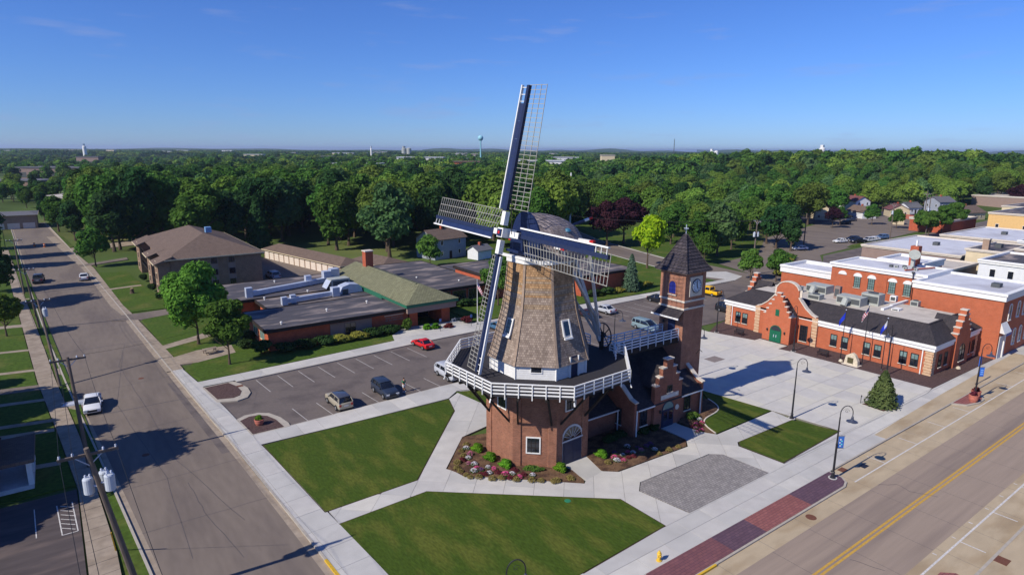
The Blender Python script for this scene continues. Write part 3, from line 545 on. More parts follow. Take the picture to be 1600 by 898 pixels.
def trunk_mesh(name, base_r, zc, W, H, seed, m, conifer=False):
    rr = random.Random(seed); mb = MB()
    top = zc+H*(.9 if conifer else .5)
    pts = []; rad = []
    for i in range(7):
        t = i/6; pts.append((rr.uniform(-.06,.06)*t*W*.3, rr.uniform(-.06,.06)*t*W*.3, top*t)); rad.append(base_r*((1-t)*.9+.12) * (1.35 if i == 0 else 1))
    mb.tube(pts, rad, 8)
    if not conifer:
        for i in range(7):
            z0 = zc*.85+H*rr.uniform(0,.3); a = i*2*math.pi/7+rr.uniform(-.4,.4); L = W*rr.uniform(.25,.4)
            p0 = Vector((0,0,z0)); p1 = Vector((math.cos(a)*L*.5, math.sin(a)*L*.5, z0+L*.45)); p2 = Vector((math.cos(a)*L, math.sin(a)*L, z0+L*.8))
            mb.tube([p0,p1,p2], [base_r*.42,base_r*.28,base_r*.1], 5)
    me = bpy.data.meshes.new(name); me.from_pydata(mb.v, [], mb.f); me.update(); me.materials.append(m); return me
LM = {'mid': leafmat('leaf_mid_green', (72, 100, 42), (50, 80, 34)), 'dark': leafmat('leaf_dark_green', (48, 74, 40), (34, 58, 32)), 'light': leafmat('leaf_light_green', (98, 118, 50), (72, 98, 40)),
      'blue': leafmat('leaf_silver_green', (80, 104, 62), (58, 84, 50)), 'olive': leafmat('leaf_olive_green', (84, 102, 46), (60, 80, 36)), 'maroon': leafmat('leaf_maroon', (50, 28, 36), (34, 20, 28), .15), 'yellow': leafmat('leaf_yellow_green', (128, 142, 26), (92, 118, 24)),
      'near': leafmat('leaf_maple_green', (84, 118, 46), (58, 92, 36)), 'spruce': leafmat('needle_blue_green', (70, 88, 70), (48, 66, 52), .1), 'pine': leafmat('needle_yellow_green', (82, 92, 54), (58, 70, 42), .15), 'hedge': leafmat('hedge_green', (72, 96, 40), (46, 70, 30), .2), 'darkhedge': leafmat('yew_green', (46, 64, 34), (34, 50, 28), .15), 'lime': leafmat('shrub_lime_green', (86, 122, 34), (60, 96, 28), .25), 'rust': leafmat('shrub_dark_red', (88, 40, 46), (62, 30, 36), .2), 'gold': leafmat('shrub_gold', (112, 108, 48), (88, 90, 42), .2)}
PROTO = {}
def proto(key, kind, col, W, H, zc, nleaf, size, tr=.22, seed=1, conifer=False):
    PROTO[key] = (trunk_mesh('trunk', tr, zc, W, H, seed, M['bark'], conifer), crown_mesh('crown', kind, seed, nleaf, W, H, size, LM[col]), zc, W, H)
def tree(key, x, y, label, cat='tree', name='tree', s=1.0, sz=None, rot=None, group=None, z=.05):
    tm, cm, zc, W, H = PROTO[key]
    r = thing(name, label, cat, (x,y,z), random.uniform(0,6.28) if rot is None else rot, group, keep=False)
    r.scale = (s, s, sz or s)
    t = bpy.data.objects.new('trunk', tm); COL.objects.link(t); t.parent = r
    c = bpy.data.objects.new('crown', cm); COL.objects.link(c); c.parent = r; c.location = (0,0,zc)
    return r
proto('near_round', 'round', 'near', 9.4, 10.2, 1.5, 11500, .40, .18, 17); proto('near_loose', 'loose', 'mid', 6.8, 6.6, 2.0, 5200, .42, .14, 12)
MIDK = [('a','round','mid',10,12.5,1.6),('b','broad','dark',12,11.5,1.6),('c','tall','mid',8.5,13,1.5),('d','round','light',10,11.5,1.6),('e','broad','olive',12,12.5,2),('f','tall','dark',8,13.2,1.4),('g','round','blue',10,12.5,1.7),('h','loose','mid',11,12.5,2),('i','broad','light',12.5,12,2),('j','round','dark',9.5,11.5,1.5)]
for i, (k, kd, c, W, H, zc) in enumerate(MIDK): proto(k, kd, c, W, H, zc, 4200, .62, .3, 31+i)
proto('maroon', 'broad', 'maroon', 11, 10, 2.2, 4200, .6, .3, 51); proto('yellow', 'loose', 'yellow', 8, 9.5, 2.6, 4200, .5, .2, 52); proto('spruce', 'cone', 'spruce', 4.2, 9.5, .3, 3600, .42, .15, 53, True); proto('small_spruce', 'cone', 'pine', 2.9, 3.9, .15, 3200, .24, .08, 54, True); proto('dark_spruce', 'cone', 'dark', 5.5, 13, .6, 3600, .55, .2, 55, True)
proto('street_small', 'small', 'mid', 6.5, 6.2, 1.6, 3000, .45, .14, 56)
def shrub_mesh(name, col, W, D, H, nleaf, size, seed):
    P, N, cv, cf = crown_data('small', seed, nleaf, size); sc = np.array([W*1.25,D*1.25,H*1.12]); P = P*sc; cv = cv*sc; P[:,2] = np.abs(P[:,2]-H*.06); cv[:,2] -= H*.06
    v, f = leaf_cloud(P, N, size, np.random.default_rng(seed+5)); me = bpy.data.meshes.new(name); me.from_pydata(v.tolist()+cv.tolist(), [], f.tolist()+[tuple(len(v)+i for i in q) for q in cf]); me.update(); me.materials.append(LM[col]); return me
SH = {}
def shrub(x, y, W, D, H, col, label, group=None, rot=0, name='shrub', cat='shrub', z=.12, size=.2):
    key = (col, round(W*2), round(D*2), round(H*2), size)
    if key not in SH: SH[key] = shrub_mesh('foliage', col, W, D, H, int(min(1600, 500+260*W*D)), size, 70+len(SH))
    o = bpy.data.objects.new(name, SH[key]); COL.objects.link(o); o.location = (x,y,z); o.rotation_euler = (0,0,rot)
    return tag(o, label, cat, group)
# ================================================================== HELPERS FOR BUILDINGS
def window(par, T, a, z, w, h, fm='white', gm='glass', cols=2, rows=2, sill=None, fw=.09, name='window', arch=False, b=.02, bars=True):
    "a framed window on a wall face; T maps (along, outward, up)"
    x0, x1, z0, z1 = a-w/2, a+w/2, z, z+h
    def outline(d):
        if not arch: return [(x0-d,z0-d),(x1+d,z0-d),(x1+d,z1+d),(x0-d,z1+d)]
        r = w/2+d; return [(x0-d,z0-d),(x1+d,z0-d)]+[(a+r*math.cos(t), z1-w/2+r*math.sin(t)) for t in [math.pi*i/10 for i in range(11)]]
    fr = MB(); o, i_ = outline(fw), outline(0); n = len(o)
    vs = [T(p,b+.07,q) for p,q in o]+[T(p,b+.07,q) for p,q in i_]+[T(p,b-.03,q) for p,q in o]+[T(p,b-.03,q) for p,q in i_]
    fr.add(vs, [(k,(k+1)%n,n+(k+1)%n,n+k) for k in range(n)]+[(2*n+(k+1)%n,2*n+k,k,(k+1)%n)[::-1] for k in range(n)]+[(n+k,n+(k+1)%n,3*n+(k+1)%n,3*n+k) for k in range(n)])
    gbm = MB()
    if bars:
        for c in range(1, cols): gbm.box(x0+w*c/cols-.02, b+.01, z0, x0+w*c/cols+.02, b+.05, z1, T)
        for r in range(1, rows): gbm.box(x0, b+.012, z0+h*r/rows-.02, x1, b+.052, z0+h*r/rows+.02, T)
    wo_ = fr.build(name, M[fm], par)
    MB().plate(i_, b, b+.012, T).build('pane', M[gm], wo_)
    if gbm.v: gbm.build('glazing_bars', M['darkwood'] if gm == 'glass' else M[fm], wo_)
    if sill: MB().box(x0-.12, b, z0-fw-.1, x1+.12, b+.14, z0-fw, T).build('sill', M[sill], wo_)
    return wo_
def rect(par, T, nm, a0, a1, b0, b1, z0, z1, m): return MB().box(a0,b0,z0,a1,b1,z1,T).build(nm, M[m], par)
def lampwall(par, T, a, z): MB().lathe([(.02,0),(.12,.05),(.12,.3),(.03,.42)], (0,0,0), 8, lambda x,y,zz: T(a+x, .14+y, z+zz)).build('wall_lamp', M['black'], par)
# ================================================================== WINDMILL
MC = (36.59, 45.78)
mill = thing('windmill', 'tall octagonal windmill of brick and cedar shingles with four lattice sails', 'windmill', (*MC, 0))
VA = lambda k: R(-109.75+45*k)
def ov(k, r, z): return (MC[0]+r*math.cos(VA(k)), MC[1]+r*math.sin(VA(k)), z)
C8 = math.cos(math.pi/8)
def oface(j, r): a = -132.25+45*j; return frame((MC[0]+r*C8*math.cos(R(a)), MC[1]+r*C8*math.sin(R(a))), a)
def oct_ring(levels):
    mb = MB(); mb.v = [ov(k, r, z) for r, z in levels for k in range(8)]
    for i in range(len(levels)-1):
        for k in range(8): mb.f.append((i*8+k, i*8+(k+1)%8, (i+1)*8+(k+1)%8, (i+1)*8+k))
    mb.f.append(tuple(range(8))[::-1]); mb.f.append(tuple((len(levels)-1)*8+k for k in range(8))); return mb
RB_ = 5.34
oct_ring([(RB_-.12,-.1),(RB_-.12,8.4)]).build('base_wall', M['brick_base'], mill)
for k in range(8):                              # corner pilasters
    p = [ov(k,RB_,0)[:2]]; c = ov(k,RB_,0)
    l = Vector(ov(k-1,RB_,0))-Vector(c); r_ = Vector(ov(k+1,RB_,0))-Vector(c); l.normalize(); r_.normalize()
    cc = Vector((MC[0],MC[1],0))-Vector(c); cc.normalize()
    MB().prism([tuple((Vector(c)+l*.75)[:2]), tuple(Vector(c)[:2]), tuple((Vector(c)+r_*.75)[:2]), tuple((Vector(c)+r_*.75+cc*.4)[:2]), tuple((Vector(c)+cc*.5)[:2]), tuple((Vector(c)+l*.75+cc*.4)[:2])], -.1, 7.6).build('pilaster', M['brick_base'], mill)
T0 = oface(0, RB_-.12); TL = oface(-1, RB_-.12); T1 = oface(1, RB_-.12)
window(mill, T0, -.12, 1.55, 1.15, 1.45, cols=3, rows=3, fw=.11)
window(mill, TL, .35, 5.4, 1.15, 1.75, cols=2, rows=2, fw=.1); window(mill, T1, -.3, 5.5, 1.15, 1.5, cols=2, rows=2, fw=.1)
# arched double door
arch = [(-1.25,0),(1.25,0),(1.25,2.5)]+[(1.25*math.cos(t), 2.5+1.25*math.sin(t)) for t in [math.pi*i/12 for i in range(1,12)]]+[(-1.25,2.5)]
archo = [(-1.42,0),(1.42,0),(1.42,2.5)]+[(1.42*math.cos(t), 2.5+1.42*math.sin(t)) for t in [math.pi*i/12 for i in range(1,12)]]+[(-1.42,2.5)]
MB().plate(archo, .01, .06, T1).build('door_surround', M['greypole'], mill)
for s_ in (-1, 1):
    dr = MB().box(min(0,s_*1.2)+.01, .07, .05, max(0,s_*1.2)-.01, .13, 2.4, T1); d_ = dr.build('door', M['navy_dark'], mill)
    for zz in (.3, 1.3): MB().box(s_*.6-.4, .13, zz, s_*.6+.4, .15, zz+.85, T1).build('door_panel', M['navy_dark'], d_)
fan = MB().plate([(1.2*math.cos(t), 2.52+1.2*math.sin(t)) for t in [math.pi*i/12 for i in range(13)]], .065, .085, T1).build('fanlight', M['glass'], mill)
fb = MB()
for i in range(1, 8): t = math.pi*i/8; fb.bar(T1(.25*math.cos(t),.1,2.55+.25*math.sin(t)), T1(1.2*math.cos(t),.1,2.52+1.2*math.sin(t)), .035)
fb.build('fanlight_bars', M['greypole'], fan); rect(mill, T1, 'transom', -1.35, 1.35, .06, .14, 2.4, 2.53, 'greypole')
# gallery
RG, ZG = 9.2, 8.55
gd = oct_ring([(RG,ZG-.16),(RG,ZG)]); gd.build('gallery_deck', M['deck'], mill)
for k in range(8):
    for f_ in (0, .33, .67):
        a = Vector(ov(k,1,0)).lerp(Vector(ov(k+1,1,0)), f_); d = (a-Vector((*MC,0))).normalized(); rr = RG*C8/max(.6, abs(d.dot(Vector((math.cos(R(-132.25+45*(k+1))), math.sin(R(-132.25+45*(k+1))),0)))))
        MB().bar((MC[0]+d.x*4.6, MC[1]+d.y*4.6, ZG-.3), (MC[0]+d.x*(rr+.12), MC[1]+d.y*(rr+.12), ZG-.3), .2, .26).build('gallery_joist', M['darkwood'], mill)
    d = (Vector(ov(k,1,0))-Vector((*MC,0)))
    p0 = Vector(ov(k,RB_+.02,4.3)); p1 = Vector(ov(k,RG*.93,ZG-.4)); pm = p0.lerp(p1,.62)
    for f_ in (.5,):
        q0 = Vector(ov(k,RB_,0)).lerp(Vector(ov(k+1,RB_,0)), .12); q1 = Vector(ov(k,RG*.94,0)).lerp(Vector(ov(k+1,RG*.94,0)), .30)
        MB().bar((q0.x,q0.y,4.4), (q1.x,q1.y,ZG-.4), .17).build('gallery_strut', M['darkwood'], mill)
        q0 = Vector(ov(k,RB_,0)).lerp(Vector(ov(k-1,RB_,0)), .12); q1 = Vector(ov(k,RG*.94,0)).lerp(Vector(ov(k-1,RG*.94,0)), .30)
        MB().bar((q0.x,q0.y,4.4), (q1.x,q1.y,ZG-.4), .17).build('gallery_strut', M['darkwood'], mill)
def railing(par, p0, p1, nb, rails=((.14,.13),(.45,.13),(.76,.13),(1.06,.09)), m='white', post=True, end=True, low=-.34):
    p0, p1 = Vector(p0), Vector(p1); d = (p1-p0).normalized(); nn = Vector((d.y,-d.x,0))
    for z, h in rails: MB().bar(p0+Vector((0,0,z)), p1+Vector((0,0,z)), .05 if z < 1 else .13, h).build('rail', M[m], par)
    for i in range(nb+(1 if end else 0)):
        q = p0.lerp(p1, i/nb)+nn*.07; MB().bar(q+Vector((0,0,low)), q+Vector((0,0,1.03)), .09, .09, up=d).build('post', M[m], par)
for k in range(8):
    a, b = Vector(ov(k,RG,ZG)), Vector(ov(k+1,RG,ZG))
    if k == 2:                                  # the side that opens to the footbridge
        railing(mill, a, a.lerp(b,.30), 2); railing(mill, a.lerp(b,.70), b, 2, end=False)
    else: railing(mill, a, b, 6, end=False)
    MB().bar(Vector(ov(k,RG,ZG-.2)), Vector(ov(k,RG+.25,ZG-.65)), .1).build('corner_bracket', M['white'], mill)
# white boarded storey
for j in range(8):
    T = oface(j, 4.87); hw = 4.87*math.sin(math.pi/8)
    for i in range(7): MB().box(-hw, -.1, ZG+.02+i*.2, hw, .015 if i % 2 else .02, ZG+.02+i*.2+.185, T).build('weatherboard', M['white'], mill)
    MB().bar(ov(j,4.89,ZG), ov(j,4.89,ZG+1.42), .16).build('corner_board', M['white'], mill)
oct_ring([(4.8,ZG),(4.8,ZG+1.45)]).build('inner_wall', M['white'], mill)
T = oface(0, 4.87); window(mill, T, .05, ZG+.72, .95, .55, cols=1, rows=1, fw=.08)
T = oface(1, 4.87); rect(mill, T, 'door', -.18, .68, .02, .1, ZG+.02, ZG+1.95, 'navy_dark'); rect(mill, T, 'door_post', .72, .84, .02, .22, ZG+.02, ZG+1.95, 'white'); rect(mill, T, 'door_post', -.34, -.22, .02, .22, ZG+.02, ZG+1.95, 'white')
# shingled smock: real overlapping courses
prof = [(9.85,5.16),(10.3,4.98),(10.75,4.82),(11.4,4.63),(12,4.46),(13,4.17),(14.5,3.76),(16,3.50),(17,3.38),(18.2,3.27),(19.05,3.20)]
def pr_(z): return float(np.interp(z, [p[0] for p in prof], [p[1] for p in prof]))
lv = [(4.7,9.8)]; z = 9.85
while z < 19.0: lv += [(pr_(z)+.016, z), (pr_(z+.21)+.002, z+.209)]; z += .21
smock = oct_ring(lv).build('smock', M['shingle'], mill)
smock.data.materials.append(M['shingle_new']); smock.data.materials.append(M['shingle_mid'])
for p in smock.data.polygons:
    if p.center.z > 17.3+random.gauss(0,.9): p.material_index = 1
    elif p.center.z > 15.4+random.gauss(0,1.0): p.material_index = 2
ridge_m = mat('pale_hip_shingle', (158, 138, 122), .9, .12, 4)
for k in range(8):
    zz = [9.86+i*.6 for i in range(16)]; mb = MB()
    for a, b in zip(zz[:-1], zz[1:]): mb.bar(ov(k,pr_(a)+.03,a), ov(k,pr_(b)+.03,b), .22, .05, up=(math.cos(VA(k)),math.sin(VA(k)),0))
    mb.build('hip_shingles', ridge_m, mill)
for j, a in ((-1,.25),(1,-.25)):                # tilted windows in the smock
    zc = 13.1; r0 = pr_(zc); T = oface(j, r0); sl = -.30
    Tt = lambda p, b, q, T=T, zc=zc, sl=sl: T(p, b+(q-zc)*sl+.16, q)
    wo_ = MB().box(a-.42, -.35, zc-.75, a+.42, .04, zc+.75, Tt).build('smock_window', M['greypole'], mill)
    MB().box(a-.30, .04, zc-.6, a+.30, .06, zc+.62, Tt).build('pane', M['glass'], wo_); MB().box(a+.36, .0, zc-.8, a+.5, .1, zc+.78, Tt).build('casing', M['white'], wo_); MB().box(a-.5, 0, zc-.95, a+.5, .16, zc-.78, Tt).build('sill', M['white'], wo_)
# cap: axis points to -X (towards the side street)
oct_ring([(3.36,18.95),(3.36,19.3)]).build('curb_ring', M['white'], mill)
def cp(x, y, z): return (MC[0]-x, MC[1]-y, z)   # x forward along the shaft, y to the right seen from the front
stn = [(1.75,2.4,4.25),(1.2,2.8,4.2),(.5,3.2,4.15),(-.6,3.4,4.0),(-1.6,3.35,3.75),(-2.5,3.1,3.4),(-3.3,2.65,2.95),(-3.9,2.05,2.4),(-4.35,1.3,1.75),(-4.6,.5,1.0)]
ncs = 25; cv = []; mb = MB()
for x, hw, h in stn:
    for i in range(ncs):
        t = math.pi*i/(ncs-1); c_, s_ = math.cos(t), math.sin(t)
        mb.v.append(cp(x, hw*math.copysign(abs(c_)**.85, c_), 19.2+h*s_**1.1*(.88+.12*s_)))
for i in range(len(stn)-1):
    for k in range(ncs-1): mb.f.append((i*ncs+k, i*ncs+k+1, (i+1)*ncs+k+1, (i+1)*ncs+k))
mb.f.append(tuple((len(stn)-1)*ncs+k for k in range(ncs))); mb.f.append(tuple(range(ncs))[::-1])
cap = mb.build('cap', M['capshingle'], mill)
gp = MB(); n_ = ncs
gv = [cp(1.85, 2.4*1.03*math.copysign(abs(math.cos(math.pi*i/(n_-1)))**.85, math.cos(math.pi*i/(n_-1))), 19.2+4.35*math.sin(math.pi*i/(n_-1))**1.1) for i in range(n_)]
gp.add(gv+[(v[0]+.1,v[1],v[2]) for v in gv], [tuple(range(n_)), tuple(range(n_,2*n_))[::-1]]+[(i,n_+i,n_+(i+1)%n_,(i+1)%n_) for i in range(n_)]); gp.build('gable_board', M['navy'], mill)
for zz in (19.45, 19.75): MB().bar(cp(3.0 if zz < 19.6 else 2.2,-2.4,zz), cp(3.0 if zz < 19.6 else 2.2,2.4,zz), .3, .22).build('weather_beam', M['white'] if zz < 19.6 else M['navy'], mill)
MB().lathe([(.02,.3),(.28,.22),(.38,0)], cp(-1.2,2.35,21.75), 14).build('roof_vent', M['teal'], mill)
MB().bar(cp(-3.4,0,21.8), cp(-5.4,0,22.25), .2).build('tail_beam', M['navy'], mill); MB().bar(cp(-5.4,0,22.25), cp(-6.0,0,22.39), .21).build('tail_beam_band', M['white'], mill); MB().bar(cp(-6.0,0,22.39), cp(-6.45,0,22.5), .22).build('tail_beam_tip', M['red'], mill)
# tail: cross beams, braces, tail pole and capstan wheel
for bx_, L, zb in ((-2.4,4.2,20.9),(.6,3.7,20.5)):
    MB().bar(cp(bx_,-L,zb), cp(bx_,L,zb), .28).build('cross_beam', M['white'], mill)
    for s_ in (-1,1): MB().bar(cp(bx_,s_*L,zb), cp(bx_,s_*(L+.5),zb), .3).build('beam_tip', M['red'], mill)
tp = cp(-8.1, 0, 9.5)
MB().bar(cp(-3.6,0,20.2), tp, .34).build('tail_pole', M['greypole'], mill)
for bx_, L in ((-2.4,4.0),(.6,3.5)):
    for s_ in (-1,1): MB().bar(cp(bx_,s_*L,20.6), cp(-7.8,s_*.25,10.2 if bx_ < 0 else 11.2), .26).build('tail_brace', M['greypole'], mill)
wh = MB(); wc = Vector(tp)+Vector((.45,-.1,.55))
for i in range(28):
    a, b = 2*math.pi*i/28, 2*math.pi*(i+1)/28; wh.bar(wc+Vector((.12*math.cos(a),math.cos(a),math.sin(a)))*1.28, wc+Vector((.12*math.cos(b),math.cos(b),math.sin(b)))*1.28, .1)
wheel = wh.build('capstan_wheel', M['black'], mill)
for i in range(8): a = 2*math.pi*i/8; MB().bar(wc, wc+Vector((.12*math.cos(a),math.cos(a),math.sin(a)))*1.28, .08).build('spoke', M['black'], wheel)
MB().lathe([(.22,-.2),(.22,.2)], (0,0,0), 10, lambda x,y,z: (wc.x+z, wc.y+x, wc.z+y)).build('wheel_hub', M['black'], wheel)
MB().bar(wc+Vector((-.3,0,-2)), wc+Vector((-.3,0,.4)), .3).build('capstan_post', M['darkwood'], mill)
# shaft and sails
tilt = R(11.4); nv = Vector((-math.cos(tilt), 0, math.sin(tilt))); uv = Vector((math.sin(tilt), 0, math.cos(tilt))); tv = Vector((0,-1,0))
hub = Vector((MC[0],MC[1],20.88))+nv*4.2
MB().tube([hub-nv*4.5, hub-nv*.5], .36, 12).build('windshaft', M['navy_dark'], mill)
def obox(c, ax, ay, az, name, m, par=mill): 
    vs = [c+ax*a+ay*b+az*d for a,b,d in ((-1,-1,-1),(1,-1,-1),(1,1,-1),(-1,1,-1),(-1,-1,1),(1,-1,1),(1,1,1),(-1,1,1))]
    return MB().add(vs, [(0,3,2,1),(4,5,6,7),(0,1,5,4),(1,2,6,5),(2,3,7,6),(3,0,4,7)]).build(name, m, par)
obox(hub-nv*.15, uv*.42, tv*.42, nv*.75, 'poll_end', M['white']); obox(hub+nv*.66, uv*.3, tv*.3, nv*.06, 'poll_badge', M['navy'])
obox(hub+nv*.72, uv*.13, tv*.13, nv*.03, 'poll_star', M['red'])
rho = R(1.7); LS = 13.0
for k in range(4):
    a = rho+k*math.pi/2; d = uv*math.cos(a)+tv*math.sin(a); e = uv*-math.sin(a)+tv*math.cos(a); o_ = hub+nv*(.30 if k % 2 == 0 else -.28)
    q = lambda r, x, y=0., d=d, e=e, o_=o_: o_+d*r+e*x+nv*y
    sail = MB().bar(q(2.0,0), q(LS,0), .34, .30, up=nv).build('sail_stock', M['navy_dark'], mill)
    obox(q(1.3,0), d*.62, e*.26, nv*.24, 'stock_sleeve', M['white'], sail); obox(q(2.05,0), d*.08, e*.26, nv*.24, 'iron_band', M['navy_dark'], sail)
    # leading boards in panels with white nose edge
    for i in range(6):
        r0, r1 = 2.15+i*1.55, 2.15+(i+1)*1.55-.02
        MB().add([q(r0,-.16,.10),q(r1,-.16,.10),q(r1,-.66,.18),q(r0,-.66,.18),q(r0,-.16,.05),q(r1,-.16,.05),q(r1,-.66,.13),q(r0,-.66,.13)], [(0,1,2,3)[::-1],(4,5,6,7),(0,1,5,4),(2,3,7,6),(1,2,6,5),(3,0,4,7)]).build('leading_board', M['navy'], sail)
    MB().bar(q(2.1,-.72,.18), q(LS,-.72,.18), .13, .24, up=nv).build('nose_edge', M['white'], sail)
    for r_ in (11.6, 12.2, 12.8): MB().bar(q(r_,-.15,.1), q(r_,-.72,.17), .06).build('open_bar', M['white'], sail)
    beta = lambda r: R(20-15*(r-2)/11)
    lq = lambda r, x: q(r,0,-.12)+(e*math.cos(beta(r))-nv*math.sin(beta(r)))*x
    for i in range(28):
        r_ = 2.25+.4*i; MB().bar(lq(r_,-.3), lq(r_,2.15), .045, .045).build('sail_bar', M['sailbar'], sail)
    for x in (.72, 1.42, 2.12):
        mb = MB()
        for i in range(9): mb.bar(lq(2.2+1.21*i,x), lq(2.2+1.21*(i+1),x), .045, .045)
        mb.build('hem_lath', M['sailbar'], sail)
MB().bar(hub+tv*1.4+nv*.3, hub+uv*5.2-tv*.5, .07).build('sail_rope', M['wire'], mill)
# ================================================================== VISITOR CENTRE
vc = thing('visitor_centre', 'brick visitor centre with stepped gable entrance and dark roof beside the windmill', 'building', (51, 46.5, 0))
X0, X1, YF, YR, YB = 45.6, 56.2, 41.3, 47.0, 52.7; ZE, ZR = 3.3, 7.55
TF = frame((0, YF), -90)                                       # a = X
def gable_poly(): return [(YF,0),(YB,0),(YB,ZE),(YR,ZR),(YF,ZE)]
for nm, xa, xb in (('wall', X0, X1),):
    mb = MB(); p = gable_poly(); n = 5; mb.add([(xa,y,z-.1 if z == 0 else z-.12) for y,z in p]+[(xb,y,z-.1 if z == 0 else z-.12) for y,z in p], [tuple(range(5)), tuple(range(5,10))[::-1]]+[(i,5+i,5+(i+1)%5,(i+1)%5) for i in range(5)]); mb.build(nm, M['brick_vc'], vc)
def slope(x0, x1, ya, za, yb, zb, th, nm, m, par):
    MB().add([(x0,ya,za),(x1,ya,za),(x1,yb,zb),(x0,yb,zb),(x0,ya,za-th),(x1,ya,za-th),(x1,yb,zb-th),(x0,yb,zb-th)], [(0,1,2,3),(7,6,5,4),(0,4,5,1),(1,5,6,2),(2,6,7,3),(3,7,4,0)]).build(nm, M[m], par)
sl = (ZR-ZE)/(YR-YF)
slope(X0+.15, X1-.1, YF-.4, ZE-.4*sl+.05, YR, ZR+.05, .15, 'roof_slope', 'roof_dark', vc); slope(X0+.15, X1-.1, YB+.4, ZE-.4*sl+.05, YR, ZR+.05, .15, 'roof_slope', 'roof_dark', vc)
for nm, xa in (('parapet_gable', X0-.22), ('parapet_gable', X1-.12)):
    pts = [(YF-.25,0),(YB+.25,0),(YB+.25,ZE+.55),(YB-.5,ZE+.75),(YR,ZR+.6),(YF+.5,ZE+.75),(YF-.25,ZE+.55)]
    mb = MB(); n = len(pts); mb.add([(xa,y,z) for y,z in pts]+[(xa+.34,y,z) for y,z in pts], [tuple(range(n)), tuple(range(n,2*n))[::-1]]+[(i,n+i,n+(i+1)%n,(i+1)%n) for i in range(n)]); pg_ = mb.build(nm, M['brick_vc'], vc)
    cpn = [(YF-.4,ZE+.58),(YF+.4,ZE+.78),(YR,ZR+.68),(YB-.4,ZE+.78),(YB+.4,ZE+.58)]
    mb = MB()
    for p, q in zip(cpn[:-1], cpn[1:]): mb.bar((xa+.17,p[0],p[1]),(xa+.17,q[0],q[1]), .52, .13)
    mb.build('coping', M['coping'], pg_)
for xa, xb in ((X0+.2, 48.3), (52.6, X1)): 
    rect(vc, TF, 'gutter', xa, xb, .3, .44, ZE-.42, ZE-.28, 'white')
for x in (X0+.1, X1-.2): MB().bar((x,YF-.32,.1),(x,YF-.32,ZE-.3), .1).build('downpipe', M['white'], vc)
for x in (47.0, 54.0): window(vc, TF, x, 1.05, .95, 1.75, 'black', 'glass', 2, 4, 'coping', fw=.05)
TLW = frame((X0-.22, 0), 180)                                   # left gable wall, a = -Y
for y in (43.3,): window(vc, TLW, -y, .95, .85, 1.7, 'black', 'glass', 2, 4, 'coping', fw=.05)
# stepped gable
gx = 50.4; steps = [(2.15,0),(2.15,5.0),(1.6,5.0),(1.6,5.85),(1.08,5.85),(1.08,6.75),(.5,6.75),(.5,7.65)]
poly = [(gx+a,z) for a,z in steps]+[(gx-a,z) for a,z in steps[::-1]]
gb = MB().plate(poly, -.15, .35, TF).build('stepped_gable', M['brick_vc'], vc)
for a, b, z in ((-2.2,-1.55,5.0),(1.55,2.2,5.0),(-1.66,-1.03,5.85),(1.03,1.66,5.85),(-1.14,-.45,6.75),(.45,1.14,6.75),(-.58,.58,7.65)): MB().box(gx+a,-.22,z,gx+b,.42,z+.13,TF).build('step_cap', M['coping'], gb)
mb = MB(); mb.add([(gx-2.0,YF-.05,4.6),(gx+2.0,YF-.05,4.6),(gx,YF-.05,6.6),(gx-2.0,YR-1.2,4.6),(gx+2.0,YR-1.2,4.6),(gx,YR-1.2,6.6)], [(0,3,5,2),(1,2,5,4),(0,2,1),(3,4,5)]); mb.build('cross_roof', M['roof_dark'], vc)
T2 = frame((0, YF-.35), -90)
window(vc, T2, gx+.1, 4.05, .7, .65, 'black', 'glass', 1, 1, 'coping', fw=.05)
sg = rect(vc, T2, 'sign_panel', 49.15, 51.95, .02, .09, 3.35, 3.82, 'coping')
mb = MB(); x = 49.45
while x < 51.6: w_ = random.uniform(.09,.17); mb.box(x,.09,3.5,x+w_,.105,3.68,T2); x += w_+(.05 if random.random() < .8 else .16)
mb.build('worn_lettering', M['greypole'], sg)
ar = [(gx-.95,0),(gx+.95,0),(gx+.95,2.1)]+[(gx+.95*math.cos(t),2.1+.9*math.sin(t)) for t in [math.pi*i/10 for i in range(1,10)]]+[(gx-.95,2.1)]
MB().plate(ar, .01, .05, T2).build('door_frame', M['navy_dark'], vc)
for s_ in (-1,1):
    d_ = MB().box(gx+min(0,s_*.85)+.01,.05,.15,gx+max(0,s_*.85)-.01,.1,2.05,T2).build('door', M['navy_dark'], vc); MB().box(gx+s_*.43-.28,.1,.9,gx+s_*.43+.28,.115,1.9,T2).build('door_glass', M['glass'], d_)
MB().plate([(gx+.8*math.cos(t),2.15+.78*math.sin(t)) for t in [math.pi*i/10 for i in range(11)]], .05, .07, T2).build('fanlight', M['glass_pale'], vc)
lampwall(vc, T2, gx-1.3, 1.9); MB().lathe([(.02,0),(.3,.02),(.3,.06)], (0,0,0), 16, lambda x,y,z: T2(gx+1.45+x,.03+z,2.0+y)).build('round_plaque', M['coping'], vc)
# low link between the mill and the centre
lk = MB().box(39.5,43.6,-.1,X0-.1,49.5,2.5).build('link_wall', M['brick_vc'], vc)
MB().add([(39.8,43.2,2.45),(X0-.2,43.2,2.45),(X0-.2,46.6,4.6),(39.8,46.6,4.6),(X0-.2,50,2.45),(39.8,50,2.45)], [(0,1,2,3),(3,2,4,5),(0,3,5),(1,4,2),(0,5,4,1)]).build('link_roof', M['roof_dark'], vc)
TK = frame((0,43.6), -90); rect(vc, TK, 'gutter', 40.2, X0-.2, .38, .5, 2.36, 2.48, 'white'); MB().bar((45.15,43.15,.1),(45.15,43.15,2.4), .09).build('downpipe', M['white'], vc)
rect(vc, TF, 'terrace_slab', 49.5, 51.8, -.1, 4.3, .0, .15, 'conc')
